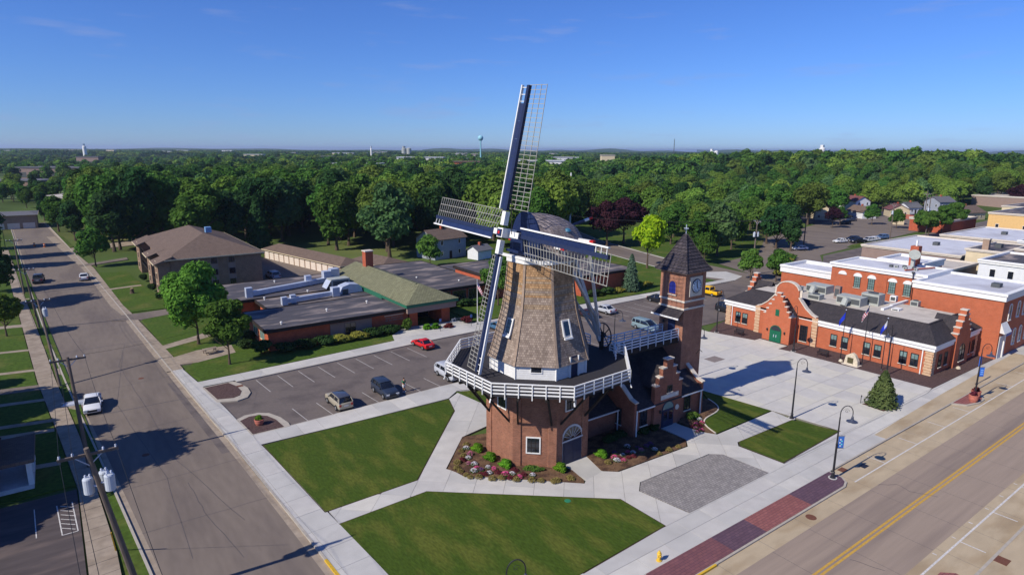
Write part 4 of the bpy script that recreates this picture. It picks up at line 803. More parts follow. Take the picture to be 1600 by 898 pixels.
# ================================================================== CLOCK TOWER
tw = thing('clock_tower', 'square brick clock tower with steep slate roof beside the visitor centre', 'clock tower', (56.7, 45, 0))
tx0, tx1, ty0, ty1 = 55.0, 58.4, 43.3, 46.7; ZT = 16.0
MB().box(tx0,ty0,-.1,tx1,ty1,ZT).build('wall', M['brick_mill'], tw)
for x in (tx0,tx1):
    for y in (ty0,ty1): MB().box(x-.06 if x == tx0 else x-.5, y-.06 if y == ty0 else y-.5, 12.7, x+.5 if x == tx0 else x+.06, y+.5 if y == ty0 else y+.06, ZT).build('corner_pier', M['brick_mill'], tw)
for z in (11.75, 12.6): MB().box(tx0-.1,ty0-.1,z,tx1+.1,ty1+.1,z+.2).build('string_course', M['coping'], tw)
# bell-cast pyramid roof in courses
cx_, cy_ = 56.7, 45.0; prof2 = [(2.2,15.98),(2.12,16.12),(1.9,16.4),(1.65,16.8),(1.35,17.35),(1.0,18.05),(.64,18.8),(.3,19.5),(.05,19.95)]
fine = []
for (r0,z0),(r1,z1) in zip(prof2[:-1], prof2[1:]):
    n = max(1, int((z1-z0)/.3))
    for i in range(n): fine.append((r0+(r1-r0)*i/n+.05, z0+(z1-z0)*i/n)); fine.append((r0+(r1-r0)*(i+1)/n+.005, z0+(z1-z0)*(i+1)/n-.002))
mb = MB()
for r_, z in fine: mb.v += [(cx_-r_,cy_-r_,z),(cx_+r_,cy_-r_,z),(cx_+r_,cy_+r_,z),(cx_-r_,cy_+r_,z)]
for i in range(len(fine)-1):
    for k in range(4): mb.f.append((i*4+k, i*4+(k+1)%4, i*4+4+(k+1)%4, i*4+4+k))
mb.f.append((3,2,1,0)); n = len(fine)*4; mb.f.append((n-4,n-3,n-2,n-1)); mb.build('roof', M['roof_tower'], tw)
for sx, sy in ((-1,-1),(1,-1),(1,1),(-1,1)):
    mb = MB()
    for (r0,z0),(r1,z1) in zip(prof2[:-1], prof2[1:]): mb.bar((cx_+sx*(r0+.05),cy_+sy*(r0+.05),z0+.02),(cx_+sx*(r1+.05),cy_+sy*(r1+.05),z1+.02), .14, .08)
    mb.build('hip_cap', M['roof_tower'], tw)
MB().box(cx_-2.16,cy_-2.16,15.88,cx_+2.16,cy_+2.16,15.97).build('eave_soffit', M['grey_panel'], tw)
MB().bar((cx_,cy_,19.8),(cx_,cy_,21.0), .07).build('finial', M['galv'], tw); MB().bar((cx_,cy_-.32,20.6),(cx_,cy_+.32,20.6), .06).build('finial_arm', M['galv'], tw); MB().bar((cx_-.32,cy_,20.5),(cx_+.32,cy_,20.5), .06).build('finial_arm', M['galv'], tw)
def clock(T):
    pn = MB().box(-1.05,.0,13.2,1.05,.12,15.4,T).build('clock_panel', M['coping'], tw)
    MB().lathe([(.8,0),(.8,.07)], (0,0,0), 28, lambda x,y,z: T(x,.12+z,14.35+y)).build('clock_rim', M['navy_dark'], pn)
    MB().lathe([(.7,0),(.7,.09)], (0,0,0), 28, lambda x,y,z: T(x,.12+z,14.35+y)).build('clock_face', mat('pale_dial', (196, 214, 232), .4, 0), pn)
    mb = MB()
    for i in range(12): a = i*math.pi/6; mb.bar(T(.5*math.sin(a),.22,14.35+.5*math.cos(a)), T(.64*math.sin(a),.22,14.35+.64*math.cos(a)), .05)
    mb.build('hour_marks', M['navy_dark'], pn)
    for a, L in ((R(150),.38),(R(-6),.56)): MB().bar(T(0,.24,14.35), T(L*math.sin(a),.24,14.35+L*math.cos(a)), .06).build('clock_hand', M['navy_dark'], pn)
clock(frame((56.75, ty0), -90)); clock(frame((tx1, 45), 0))
TW = frame((tx0, 0), 180)                                       # a = -Y
for T_, a in ((TW,-45.0), (frame((0,ty1),90),-56.7)): window(tw, T_, a, 13.4, .95, 1.4, 'brick_mill', 'glass', 1, 1, 'coping', arch=True, bars=False)
louvre = mat('blue_louvre', (34, 44, 128), .5, .05, 5)
MB().plate([(-45.5,13.4),(-44.5,13.4)]+[(-45+.5*math.cos(t),14.3+.5*math.sin(t)) for t in [math.pi*i/10 for i in range(11)]], .03, .05, TW).build('louvre_panel', louvre, tw)
mb = MB(); mb.add([TW(-46.75,.05,11.7),TW(-43.25,.05,11.7),TW(-43.1,1.15,11.05),TW(-46.9,1.15,11.05),TW(-46.75,.05,11.6),TW(-43.25,.05,11.6),TW(-43.1,1.15,10.9),TW(-46.9,1.15,10.9)], [(0,1,2,3),(7,6,5,4),(0,4,5,1),(1,5,6,2),(2,6,7,3),(3,7,4,0)]); mb.build('door_canopy', M['roof_dark'], tw)
rect(tw, TW, 'canopy_fascia', -46.95, -43.05, 1.1, 1.22, 10.85, 11.02, 'white'); rect(tw, TW, 'door', -45.35, -44.35, .01, .06, 8.6, 10.8, 'navy'); lampwall(tw, TW, -46.0, 9.8)
MB().tube([(57.6,ty0-.1,6.3),(57.6,ty0-.5,6.9),(57.6,ty0-.9,6.7)], .04, 6).build('wall_bracket', M['black'], tw)
# footbridge from the gallery to the tower
fb_ = thing('footbridge', 'pale railed footbridge from windmill gallery to clock tower door', 'footbridge', (49.5, 45, 0))
MB().box(44.4,43.9,8.25,55.0,46.1,8.5).build('bridge_deck', M['deck'], fb_)
for y in (43.85, 46.15): MB().bar((44.2,y,8.2),(55,y,8.2), .2, .5).build('bridge_beam', M['darkwood'], fb_)
fm_ = 'vinyl_grey'; bl = mat('blue_white_rail', (222, 226, 234), .6, .04); M['bluerail'] = bl
railing(fb_, (45.0,43.85,8.5), (54.95,43.85,8.5), 8, m='bluerail'); railing(fb_, (45.0,46.15,8.5), (54.95,46.15,8.5), 8, m='bluerail')
railing(fb_, (44.9,43.75,8.5), (43.7,42.3,8.5), 2, m='bluerail')
# ================================================================== VILLAGE HALL (one storey, red brick, stepped gables)
vh = thing('village_hall', 'long red brick hall with stepped gable entrance, quoins and dark hipped roof', 'building', (98, 46, 0))
hx, hy0, hy1 = 90.8, 31.0, 62.6
MB().prism([(hx,hy0),(106,hy0),(106,hy1),(hx,hy1)], -.1, 4.0).build('wall', M['brick_hall'], vh)
TH = frame((hx, 0), 180); TE = frame((0, hy0), -90); TN = frame((0, hy1), 90)     # TH a = -Y ; TE a = X ; TN a = -X
def hip(x0, y0, x1, y1, z0, xi0, yi0, xi1, yi1, z1, nm, m, par, flat=None):
    v = [(x0,y0,z0),(x1,y0,z0),(x1,y1,z0),(x0,y1,z0),(xi0,yi0,z1),(xi1,yi0,z1),(xi1,yi1,z1),(xi0,yi1,z1)]
    return MB().add(v, [(0,1,5,4),(1,2,6,5),(2,3,7,6),(3,0,4,7),(3,2,1,0),(4,5,6,7)]).build(nm, M[m], par)
hip(hx-.35, hy0-.35, 106.2, hy1+.35, 4.38, 94.1, 33.1, 104.2, 60.4, 6.1, 'roof', 'roof_dark', vh)
MB().box(94.3,33.4,6.0,104.1,60.2,6.13).build('flat_roof', M['roof_cream'], vh)
for x0, y0, x1, y1 in ((94.1,33.1,94.4,60.4),(94.4,33.1,104.2,33.4),(94.4,60.1,104.2,60.4)): MB().box(x0,y0,6.0,x1,y1,6.24).build('roof_edging', M['roof_dark'], vh)
MB().box(100.4,40.6,6.1,105.9,41.0,6.5).build('roof_divider', M['white'], vh); MB().box(97.2,40.4,6.1,100.4,40.8,6.45).build('roof_divider', M['white'], vh)
for x0, y0, x1, y1, z0, z1, m in ((hx-.32,hy0-.32,106,hy1+.32,4.12,4.4,'white'),(hx-.2,hy0-.2,106,hy1+.2,3.5,4.12,'white'),(hx-.36,hy0-.36,106,hy1+.36,3.98,4.10,'white')): MB().box(x0,y0,z0,x1,y1,z1).build('cornice', M[m], vh)
for y in (44.0,42.4,39.3,37.8,34.5,33.1,60.2,58.9): window(vh, TH, -y, 1.0, .85, 1.65, 'black', 'glass', 2, 2, 'coping', fw=.06)
for y in (44.0,42.4,39.3,37.8,34.5,33.1,60.2,58.9): MB().box(-y-.38,.035,1.95,-y+.38,.045,2.58,TH).build('window_blind', M['glass_pale'], vh)
for x in (93.2,95.1,102.9,104.6): window(vh, TE, x, 1.0, .8, 1.65, 'black', 'glass', 2, 2, 'coping', fw=.06)
def quoin(T, a, top, w=.5, n=9):
    for i in range(n): h = top/n; MB().box(a-(w if i % 2 == 0 else w*.82), -.1, .1+i*h, a+(w if i % 2 == 0 else w*.82), .07, .1+(i+.84)*h, T).build('quoin', M['quoin'], vh)
quoin(TH, -31.45, 3.4); quoin(TE, hx+.42, 3.4); quoin(TH, -62.1, 3.4); quoin(TE, 105.5, 3.4)
MB().bar((hx-.12,32.2,.1),(hx-.12,32.2,3.6), .12).build('downpipe', M['white'], vh); MB().bar((hx-.12,61.3,.1),(hx-.12,61.3,3.6), .12).build('downpipe', M['white'], vh)
# broad curved gable
c0 = 51.7; half = [(5.2,0),(5.2,4.45),(4.9,4.6),(4.2,4.85),(3.2,5.6),(2.4,6.5),(1.9,7.1),(1.85,8.2),(1.5,8.75),(1.0,9.1),(.5,9.25),(0,9.3)]
poly = [(-c0+a,z) for a,z in half]+[(-c0-a,z) for a,z in half[::-1][1:]]
gb = MB().plate(poly, -.3, .32, TH).build('curved_gable', M['brick_hall'], vh)
mb = MB(); cp_ = half[2:]; L_ = [(-c0+a,z) for a,z in cp_]+[(-c0-a,z) for a,z in cp_[::-1][1:]]
for p, q in zip(L_[:-1], L_[1:]): mb.bar(TH(p[0],.02,p[1]+.04), TH(q[0],.02,q[1]+.04), .78, .14)
mb.build('coping', M['coping'], gb)
TG = frame((hx-.32, 0), 180)
for s_ in (-1,1): 
    for i in range(9): MB().box(-c0+s_*4.78-(.45 if i % 2 == 0 else .38), -.3, .1+i*.5, -c0+s_*4.78+.45, .06, .52+i*.5, TG).build('quoin', M['quoin'], gb)
for y in (48.5,): window(vh, TG, -y, .65, 1.1, 2.35, 'black', 'glass', 3, 4, 'coping', fw=.06)
MB().box(-54.9-.12, 0, .9, -54.9+.12, .03, 3.1, TG).build('slot_window', M['brick_school'], gb)
# projecting stepped entrance
TS = frame((88.0, 0), 180); e0 = 51.6
st_ = [(2.25,0),(2.25,4.4),(1.9,4.4),(1.9,5.15),(1.5,5.15),(1.5,5.9),(1.1,5.9),(1.1,6.65),(.7,6.65),(.7,7.4),(.32,7.4),(.32,7.85)]
poly = [(-e0+a,z) for a,z in st_]+[(-e0-a,z) for a,z in st_[::-1]]
eg = MB().plate(poly, -.5, 0, TS).build('entrance_gable', M['brick_hall'], vh)
for i in range(1, 12, 2):
    a, z = st_[i]; an = st_[i+2][0] if i+2 < 12 else -st_[11][0]
    if i == 11: MB().box(-e0-.4,-.56,z,-e0+.4,.07,z+.12,TS).build('step_cap', M['coping'], eg)
    else:
        for s_ in (-1,1): MB().box(min(-e0+s_*(a+.06),-e0+s_*(an-.02)),-.56,z,max(-e0+s_*(a+.06),-e0+s_*(an-.02)),.07,z+.12,TS).build('step_cap', M['coping'], eg)
MB().box(88.45,e0-2.15,-.1,90.6,e0+2.15,4.2).build('entrance_block', M['brick_hall'], vh)
mb = MB(); mb.add([(88.4,e0-2.1,4.15),(88.4,e0+2.1,4.15),(88.4,e0,6.8),(90.6,e0-2.1,4.15),(90.6,e0+2.1,4.15),(90.6,e0,6.8)], [(0,2,5,3),(1,4,5,2),(0,1,2),(3,5,4)]); mb.build('entrance_roof', M['roof_dark'], vh)
ap = [(-e0-.98,0.1),(-e0+.98,.1),(-e0+.98,1.85)]+[(-e0+.98*math.cos(t),1.85+.95*math.sin(t)) for t in [math.pi*i/10 for i in range(1,10)]]+[(-e0-.98,1.85)]
MB().plate(ap, .01, .05, TS).build('door_frame', M['green_door'], vh)
for s_ in (-1,1):
    d_ = MB().box(-e0+min(0,s_*.88)+.01,.05,.12,-e0+max(0,s_*.88)-.01,.1,1.85,TS).build('door', M['green_door'], vh); MB().box(-e0+s_*.2-.05,.1,.9,-e0+s_*.2+.05,.16,1.3,TS).build('door_handle', M['galv'], d_)
MB().plate([(-e0+.8*math.cos(t),1.95+.75*math.sin(t)) for t in [math.pi*i/10 for i in range(11)]], .05, .065, TS).build('fanlight', M['glass'], vh)
rect(vh, TS, 'green_shutter', -e0-.3, -e0+.3, .02, .07, 4.3, 5.3, 'green_door'); lampwall(vh, TS, -e0-1.4, 1.7); lampwall(vh, TS, -e0+1.5, 1.7)
# stepped gable on the road side, and its twin at the other end
for T_, a0, sgn in ((TE, 99.2, 1), (TN, -99.2, 1)):
    ss = [(2.4,0),(2.4,4.9),(1.9,4.9),(1.9,5.7),(1.35,5.7),(1.35,6.5),(.8,6.5),(.8,7.3),(.4,7.3),(.4,7.95)]
    poly = [(a0+a,z) for a,z in ss]+[(a0-a,z) for a,z in ss[::-1]]
    sg_ = MB().plate(poly, -.3, .45, T_).build('side_gable', M['brick_hall'], vh)
    for i in range(1, 10, 2):
        a, z = ss[i]; an = ss[i+2][0] if i+2 < 10 else -ss[9][0]
        if i == 9: MB().box(a0-.46,-.36,z,a0+.46,.52,z+.13,T_).build('step_cap', M['coping'], sg_)
        else:
            for s_ in (-1,1): MB().box(min(a0+s_*(a+.06),a0+s_*(an-.02)),-.36,z,max(a0+s_*(a+.06),a0+s_*(an-.02)),.52,z+.13,T_).build('step_cap', M['coping'], sg_)
    window(vh, frame((0, hy0-.45), -90) if T_ is TE else frame((0, hy1+.45), 90), a0, .9, 1.7, 2.3, 'black', 'glass', 2, 3, 'coping', arch=True, fw=.07)
    y_ = hy0-.2 if T_ is TE else hy1+.2; yi = 34.2 if T_ is TE else 59.4
    MB().add([(97.1,y_,4.5),(101.3,y_,4.5),(99.2,y_,6.9),(99.2,yi,6.9),(97.1,yi,4.5),(101.3,yi,4.5)], [(0,2,3,4),(1,5,3,2),(0,1,2)]).build('cross_roof', M['roof_dark'], vh)
# ---- roof plant of the village hall
def plant(label, x, y, w, d, h, z=6.13, m='hvac', fan=False, duct=False):
    r = thing('rooftop_unit', label, 'rooftop unit', (x, y, z), group='rooftop units on the village hall')
    MB().box(x-w/2,y-d/2,z,x+w/2,y+d/2,z+h).build('casing', M[m], r); MB().box(x-w/2-.02,y-d/2+.12,z+h*.2,x-w/2,y+d/2-.12,z+h*.8).build('grille', M['hvac_dark'], r)
    for s_ in (-1,1): MB().box(x-w/2,y+s_*d*.3-.05,z-.08,x+w/2,y+s_*d*.3+.05,z+.01).build('skid', M['hvac_dark'], r)
    if fan: MB().lathe([(min(w,d)*.36,0),(min(w,d)*.36,.12),(min(w,d)*.3,.14)], (x,y,z+h), 16).build('fan_guard', M['hvac_dark'], r)
    if duct: MB().tube([(x-w/2,y,z+h*.6),(x-w/2-.9,y,z+h*.7),(x-w/2-1.4,y,z+.1)], h*.36, 8).build('duct', M[m], r)
    return r
plant('large pale rooftop unit behind the curved gable', 101.6, 52.5, 2.6, 3.4, 1.3, duct=True); plant('round topped exhaust fan on a curb by the curved gable', 98.6, 54.6, 1.2, 1.2, 1.0, fan=True); plant('low square exhaust fan at the roof edge by the curved gable', 96.2, 50.2, 1.5, 1.9, .8, fan=True)
plant('long pale duct unit in the middle of the roof edge', 97.4, 45.2, 2.3, 3.6, 1.3, duct=True); plant('tall grey green rooftop unit beside the long duct', 100.2, 43.4, 2.0, 2.6, 1.7, fan=True); plant('narrow dark grey rooftop stack between two units', 99.4, 48.4, .7, .9, 2.0, m='grey_panel')
plant('small dark condenser left of the wall below the arched windows', 105.0, 44.3, .8, .8, .8, fan=True, m='hvac_dark'); plant('small white condenser below the arched windows', 104.8, 42.3, .7, .9, .9, m='white'); plant('small grey condenser in the corner by the tall wall', 104.3, 39.0, 1.0, 1.1, .8, fan=True); plant('low white roof hatch near the flag poles', 99.2, 39.4, 1.4, 1.0, .3, m='white')
# ================================================================== TALL TWO-STOREY HALL BEHIND
th = thing('tall_brick_hall', 'tall flat roofed red brick building with white cornice at the road corner', 'building', (122, 42, 0))
def block(par, x0, y0, x1, y1, h, m, rm, par_h=.55, cor='white', name='wall', ch=.75):
    MB().box(x0,y0,-.1,x1,y1,h).build(name, M[m], par); MB().box(x0+.3,y0+.3,h-.05,x1-.3,y1-.3,h+.04).build('roof', M[rm], par)
    if par_h:
        for a,b,c,d in ((x0-.22,y0-.22,x1+.22,y0+.3),(x0-.22,y1-.3,x1+.22,y1+.22),(x0-.22,y0+.3,x0+.3,y1-.3),(x1-.3,y0+.3,x1+.22,y1-.3)): MB().box(a,b,h-ch,c,d,h+par_h).build('cornice', M[cor], par)
        for a,b,c,d in ((x0-.36,y0-.36,x1+.36,y0-.22),(x0-.36,y0-.22,x0-.22,y1+.3)): MB().box(a,b,h+par_h-.35,c,d,h+par_h-.02).build('cornice', M[cor], par)
block(th, 106.2, 28.6, 119.2, 40.2, 9.35, 'brick_hall', 'roof_white', .35); block(th, 110.2, 40.25, 119.6, 55.2, 9.75, 'brick_hall', 'roof_white', .3, name='rear_wall', ch=.5); block(th, 111.6, 55.25, 120, 65.4, 7.3, 'brick_hall', 'roof_white', .6, name='low_wing_wall')
TR = frame((110.2, 0), 180)
MB().box(110.0,45.8,6.0,110.25,46.4,8.6).build('pier', M['brick_hall'], th)
for y, real in ((53.2,0),(50.6,1),(48.3,1),(45.0,1),(42.7,1)):
    if real: window(th, TR, -y, 6.25, .95, 1.85, 'black', 'glass_pale', 3, 4, 'coping', fw=.07)
    MB().plate([(-y-.72,8.1),(-y+.72,8.1)]+[(-y+.72*math.cos(t),8.12+.62*math.sin(t)) for t in [math.pi*i/8 for i in range(9)]], 0, .12, TR).build('arch_head', M['white'], th)
TQ = frame((0, 28.6), -90)
for x in (109.2,112.6,115.2,117.8): 
    for z, h in ((1.4,2.3),(5.6,2.2)):
        if x == 109.2 and z < 3: continue
        window(th, TQ, x, z, .95, h, 'white', 'glass', 1, 2, 'coping', fw=.12, arch=True)
rect(th, TQ, 'corner_door', 106.6, 107.8, .02, .1, .1, 3.4, 'greypole'); rect(th, TQ, 'pilaster', 108.1, 108.5, 0, .25, .1, 4.0, 'white'); MB().add([TQ(106.4,0,5.4),TQ(108.6,0,5.4),TQ(108.9,.7,4.0),TQ(106.1,.7,4.0),TQ(106.4,0,4.0),TQ(108.6,0,4.0)], [(0,1,2,3),(0,3,4),(1,5,2),(3,2,5,4)]).build('door_hood', M['white'], th)
bs = mat('blue_wall_sign', (96, 110, 176), .6, .1, 6); MB().box(109.3,.02,3.0,111.3,.08,3.9,TQ).build('wall_sign', bs, th)
# chimney and plant on the tall hall
rh_ = thing('rear_brick_block', 'brick block with deep white cornice behind the tall hall roof', 'building', (125, 49, 0)); block(rh_, 121.6, 45.2, 130, 52.4, 9.6, 'brick_hall', 'roof_white', .5, ch=.7)
MB().box(119.0,45.2,9.3,120.3,46.5,13.2).build('chimney', M['brick_chim'], th); MB().bar((119.6,45.8,13.2),(119.6,45.8,14.2), .25).build('flue', M['white'], th)
dsh = thing('satellite_dish', 'grey satellite dish on the roof in front of the brick chimney', 'satellite dish', (117.4, 45.2, 9.79))
MB().bar((117.4,45.2,9.7),(117.4,45.2,11.4), .5).build('mast', M['hvac'], dsh); MB().lathe([(.05,0),(.5,.08),(.95,.32)], (0,0,0), 20, lambda x,y,z: (116.9-z*.8, 44.8+x, 12.0+y*.9+z*.3)).build('reflector', M['hvac'], dsh)
for i in range(7): plant('small pipe box in the row of rooftop pipework' if i else 'rooftop unit on the tall hall near its road side', (115.2+random.uniform(-1,1)) if i else 112.5, (42.6+i*.8) if i else 31.6, .5 if i else 1.3, .5 if i else 1.1, .4 if i else .6, 9.79 if i else 9.39, 'hvac' if i % 2 else 'hvac_dark')
MB().bar((112.2,44.2,10.0),(119,42.4,10.0), .2).build('roof_pipe', M['brick_chim'], th)
MB().tube([(109.6,41.9,6.1),(109.6,41.9,10.2)], .07, 6).build('flue_pipe', M['black'], th); MB().lathe([(.22,0),(.28,.25)], (109.6,41.9,10.1), 10).build('flue_cap', M['hvac_dark'], th)
# ================================================================== SCHOOL
sc = thing('school', 'sprawling one storey brick school with dark flat roofs and green trimmed porch', 'school', (60, 105, 0))
def wing(x0, y0, x1, y1, h=3.1, name='wall', over=.7, m='brick_school'):
    MB().box(x0,y0,-.1,x1,y1,h).build(name, M[m], sc); MB().box(x0-over,y0-over,h,x1+over,y1+over,h+.32).build('roof', M['roof_tar'], sc)
    for a,b,c,d in ((x0-over,y0-over,x1+over,y0-over+.1),(x0-over,y1+over-.1,x1+over,y1+over),(x0-over,y0-over,x0-over+.1,y1+over),(x1+over-.1,y0-over,x1+over,y1+over)): MB().box(a-.02,b-.02,h-.1,c+.02,d+.02,h+.4).build('fascia', M['darkwood'], sc)
wing(22.9,91.6,45.2,103.2); wing(26.8,103.3,46,111.4,3.0); wing(22.4,112.8,46,127.2,3.12); wing(52.8,100.4,67.1,129,3.3); wing(46.2,103,52.7,132,2.6,over=.1)
wing(67.2,100.6,84,113,4.6,'gym_wall',.35); wing(68.2,113.5,86,121,3.3); wing(84.1,92.0,99.2,112,4.0,'gym_wall',.35)
TS2 = frame((0,91.6), -90)
rect(sc, TS2, 'window_panel', 32.0, 38.8, .02, .1, .45, 2.75, 'grey_panel'); window(sc, TS2, 35.2, .55, 1.7, 1.95, 'grey_panel', 'glass', 2, 2, fw=.06, b=.12)
rect(sc, TS2, 'sign_bar', 41.0, 44.4, .02, .1, 2.55, 2.68, 'coping')
mb = MB()
for r_ in range(2):
    x = 41.2
    while x < 44.2: w_ = random.uniform(.1,.22); mb.box(x,.02,1.7+r_*.4,x+w_,.06,1.92+r_*.4,TS2); x += w_+random.choice((.06,.06,.18))
mb.build('worn_lettering', M['grey_panel'], sc)
for y in (95.2,99): window(sc, frame((22.9,0),180), -y, 1.0, 2.3, 1.5, 'cream', 'glass_pale', 2, 1, fw=.1)
TS3 = frame((0,100.4), -90)
for x in (57,60.5,64): window(sc, TS3, x, .9, 2.8, 1.9, 'grey_panel', 'glass', 2, 2, fw=.12)
# porch with hipped olive roof, and its ridge running back
MB().box(45.5,91.6,-.1,47.0,101,2.9).build('porch_wall', M['brick_school'], sc); MB().box(51.6,91.6,-.1,53.2,101,2.9).build('porch_wall', M['brick_school'], sc); MB().box(47,96.5,-.1,51.6,96.7,2.9).build('porch_glazing', M['glass'], sc)
MB().box(44.6,90.4,2.7,53.8,99.2,3.7).build('porch_beam', M['grey_panel'], sc); MB().box(44.3,90.1,3.7,54.1,99.6,4.25).build('porch_fascia', M['green_fascia'], sc)
MB().add([(44.2,90.0,4.25),(54.2,90.0,4.25),(54.2,99.7,4.25),(44.2,99.7,4.25),(49.2,94.9,6.5)], [(0,1,4),(1,2,4),(2,3,4),(3,0,4),(3,2,1,0)]).build('porch_roof', M['roof_green'], sc)
MB().add([(44.2,96,4.3),(44.2,123,4.3),(49.2,96,6.3),(49.2,123,6.3),(54.2,96,4.3),(54.2,123,4.3)], [(0,2,3,1),(2,4,5,3),(1,3,5),(0,4,2)]).build('spine_roof', M['roof_green'], sc); MB().box(44.25,99.6,3.45,44.4,123,4.3).build('spine_fascia', M['green_fascia'], sc); MB().box(44.4,99.8,3.0,54,122.8,4.28).build('spine_wall', M['grey_panel'], sc)
MB().box(48.7,116.6,3.2,50.3,118.2,9.1).build('chimney', M['brick_chim'], sc); MB().box(48.6,116.5,9.1,50.4,118.3,9.3).build('chimney_cap', M['coping'], sc)
# roof ducts
def sduct(label, pts, r, elbows):
    d = thing('roof_duct', label, 'duct', (*pts[0][:2], 3.44), group='metal ducts on the school roof')
    for p, q in zip(pts[:-1], pts[1:]): MB().bar(p, q, r*2, r*2).build('duct_run', M['galv'], d)
    for x, y, w_, h in elbows: MB().box(x-w_/2,y-w_/2,3.44,x+w_/2,y+w_/2,3.44+h).build('elbow_box', M['galv'], d)
    return d
sduct('long silver duct with two hooded boxes at the back of the school roof', [(25.6,114.3,4.0),(43.2,119.6,4.0)], .42, ((25.8,114.4,1.1,1.7),(37.6,118.4,1.1,1.9),(41.6,119.4,1.5,2.2),(43.4,120.2,1.7,2.4)))
sduct('shorter silver duct ending in an arched hood nearer the car park', [(29.2,105.6,3.95),(38.8,107.0,3.95)], .36, ((29.2,105.2,.9,1.35),(30.9,106.0,.9,1.35),(38.6,106.8,1.3,1.6)))
hd = thing('roof_hood', 'large arched silver hood on the school roof beside the green spine', 'duct', (42, 108.6, 3.44)); MB().plate([(39.6,3.44),(44.0,3.44),(43.9,4.2),(43.2,4.9),(41.6,5.1),(40.2,4.7)], 0, 2.2, lambda a,b,z: (a,109.6-b,z)).build('hood', M['galv'], hd); MB().box(40.2,107.2,3.5,41.2,107.36,4.3).build('opening', M['hvac_dark'], hd)
ru = thing('school_rooftop_unit', 'pale green grey rooftop unit in front of the tall duct boxes', 'rooftop unit', (41.6,113.6,3.44)); MB().box(40.0,112.4,3.5,43.6,114.8,5.2).build('casing', M['hvac'], ru); MB().add([(39.9,112.4,5.0),(39.9,114.8,5.0),(39.0,114.8,3.6),(39.0,112.4,3.6)], [(0,1,2,3)]).build('hood', M['galv'], ru); MB().box(40.3,112.36,3.8,43.3,112.4,4.9).build('grille', M['hvac_dark'], ru)
for x, y in ((25.2,93.2),(33.5,97),(41,98.5),(57.5,112),(63,104.6),(27.5,111),(35.5,112.4),(33,124.5)):
    v_ = thing('roof_vent', 'small white vent stub on the dark school roof', 'vent', (x,y,3.4), group='vent stubs on the school roof'); MB().tube([(x,y,3.3),(x,y,3.75)], .11, 8).build('pipe', M['white'], v_); MB().lathe([(.2,0),(.16,.12),(.04,.16)], (x,y,3.75), 10).build('cap', M['white'], v_)
# ================================================================== APARTMENTS
ap_ = thing('apartment_block', 'two and a half storey brown brick apartment block with hipped roof and balconies', 'apartment block', (25, 158, 0))
ax0, ax1, ay0, ay1 = 14.9, 34.6, 139.5, 177.5
MB().box(ax0+2.2,ay0,-.1,ax1,ay1,7.4).build('wall', M['brick_apt'], ap_)
for y0, y1 in ((139.5,144.5),(150.5,156.5),(170.5,177.5)): MB().box(ax0,y0,-.1,ax0+2.3,y1,6.8).build('bay_wall', M['brick_apt'], ap_)
hip(ax0+1.2,ay0-.7,ax1+.7,ay1+.7,7.4,25.3,149.6,25.5,167.5,11.0,'roof','roof_brown',ap_)
for y0, y1 in ((138.8,145.0),(149.8,157.0),(169.8,178.2)):
    k_ = 3.6/9.2; ze = 7.4-k_*1.9; ya = max(y0, 138.8+1.5*0)
    MB().add([(14.2,y0,ze+.04),(14.2,y1,ze+.04),(17.6,y1,7.4+k_*1.5+.04),(17.6,y0,7.4+k_*1.5+.04),(14.2,y0,ze-.12),(14.2,y1,ze-.12),(17.6,y1,7.2),(17.6,y0,7.2)], [(0,3,2,1),(4,5,6,7),(0,1,5,4),(1,2,6,5),(3,0,4,7)]).build('bay_roof', M['roof_brown'], ap_); MB().bar((14.18,y0,ze-.06),(14.18,y1,ze-.06), .12, .2).build('bay_fascia', M['cream'], ap_)
MB().box(ax0+1.2,ay0-.72,7.2,ax1+.7,ay0-.62,7.42).build('fascia', M['cream'], ap_); MB().box(ax1+.6,ay0-.7,7.2,ax1+.72,ay1+.7,7.42).build('fascia', M['cream'], ap_)
TA = frame((0,ay0), -90); TA2 = frame((ax0,0), 180); TA3 = frame((ax0+2.2,0), 180)
for x in (21.4,25.2,28.6):
    rect(ap_, TA, 'window_panel', x-.75, x+.75, .01, .05, .4, 7.1, 'grey_panel')
    for z in (.6,2.9,5.3): window(ap_, TA, x, z+.5, 1.2, 1.2, 'grey_panel', 'glass', 2, 1, fw=.06, b=.06)
for y0, y1 in ((144.5,150.5),(156.5,170.5)):
    for z in (2.4,4.9):
        MB().box(ax0+.2,y0+.1,z,ax0+2.2,y1-.1,z+.18).build('balcony_floor', M['darkwood'], ap_)
        for q in range(int((y1-y0)/.5)): MB().bar((ax0+.3,y0+.3+q*.5,z+.1),(ax0+.3,y0+.3+q*.5,z+1.1), .04).build('baluster', M['darkwood'], ap_)
        MB().bar((ax0+.3,y0+.1,z+1.12),(ax0+.3,y1-.1,z+1.12), .07).build('balcony_rail', M['darkwood'], ap_)
    for z in (.3,2.8,5.2): window(ap_, TA3, -(y0+y1)/2, z, 2.2, 1.9, 'white', 'glass', 2, 1, fw=.08)
for y in (142,153.5,174): 
    for z in (.9,3.2,5.6): window(ap_, TA2, -y, z, 1.2, 1.3, 'cream', 'glass', 2, 1, fw=.08)
MB().box(26.6,153.2,10.6,27.8,154.6,11.8).build('roof_vent_box', mat('blue_tarp', (120, 160, 200), .5, .1, 3), ap_)
for x, y, w_ in ((16.2,146.5,1.6),(16.0,159,1.7),(16.4,137.9,1.3)): shrub(x-1.9, y, w_*1.2, w_*1.2, w_, 'darkhedge', 'dark rounded shrub at the foot of the apartment balconies', 'shrubs along the apartments')
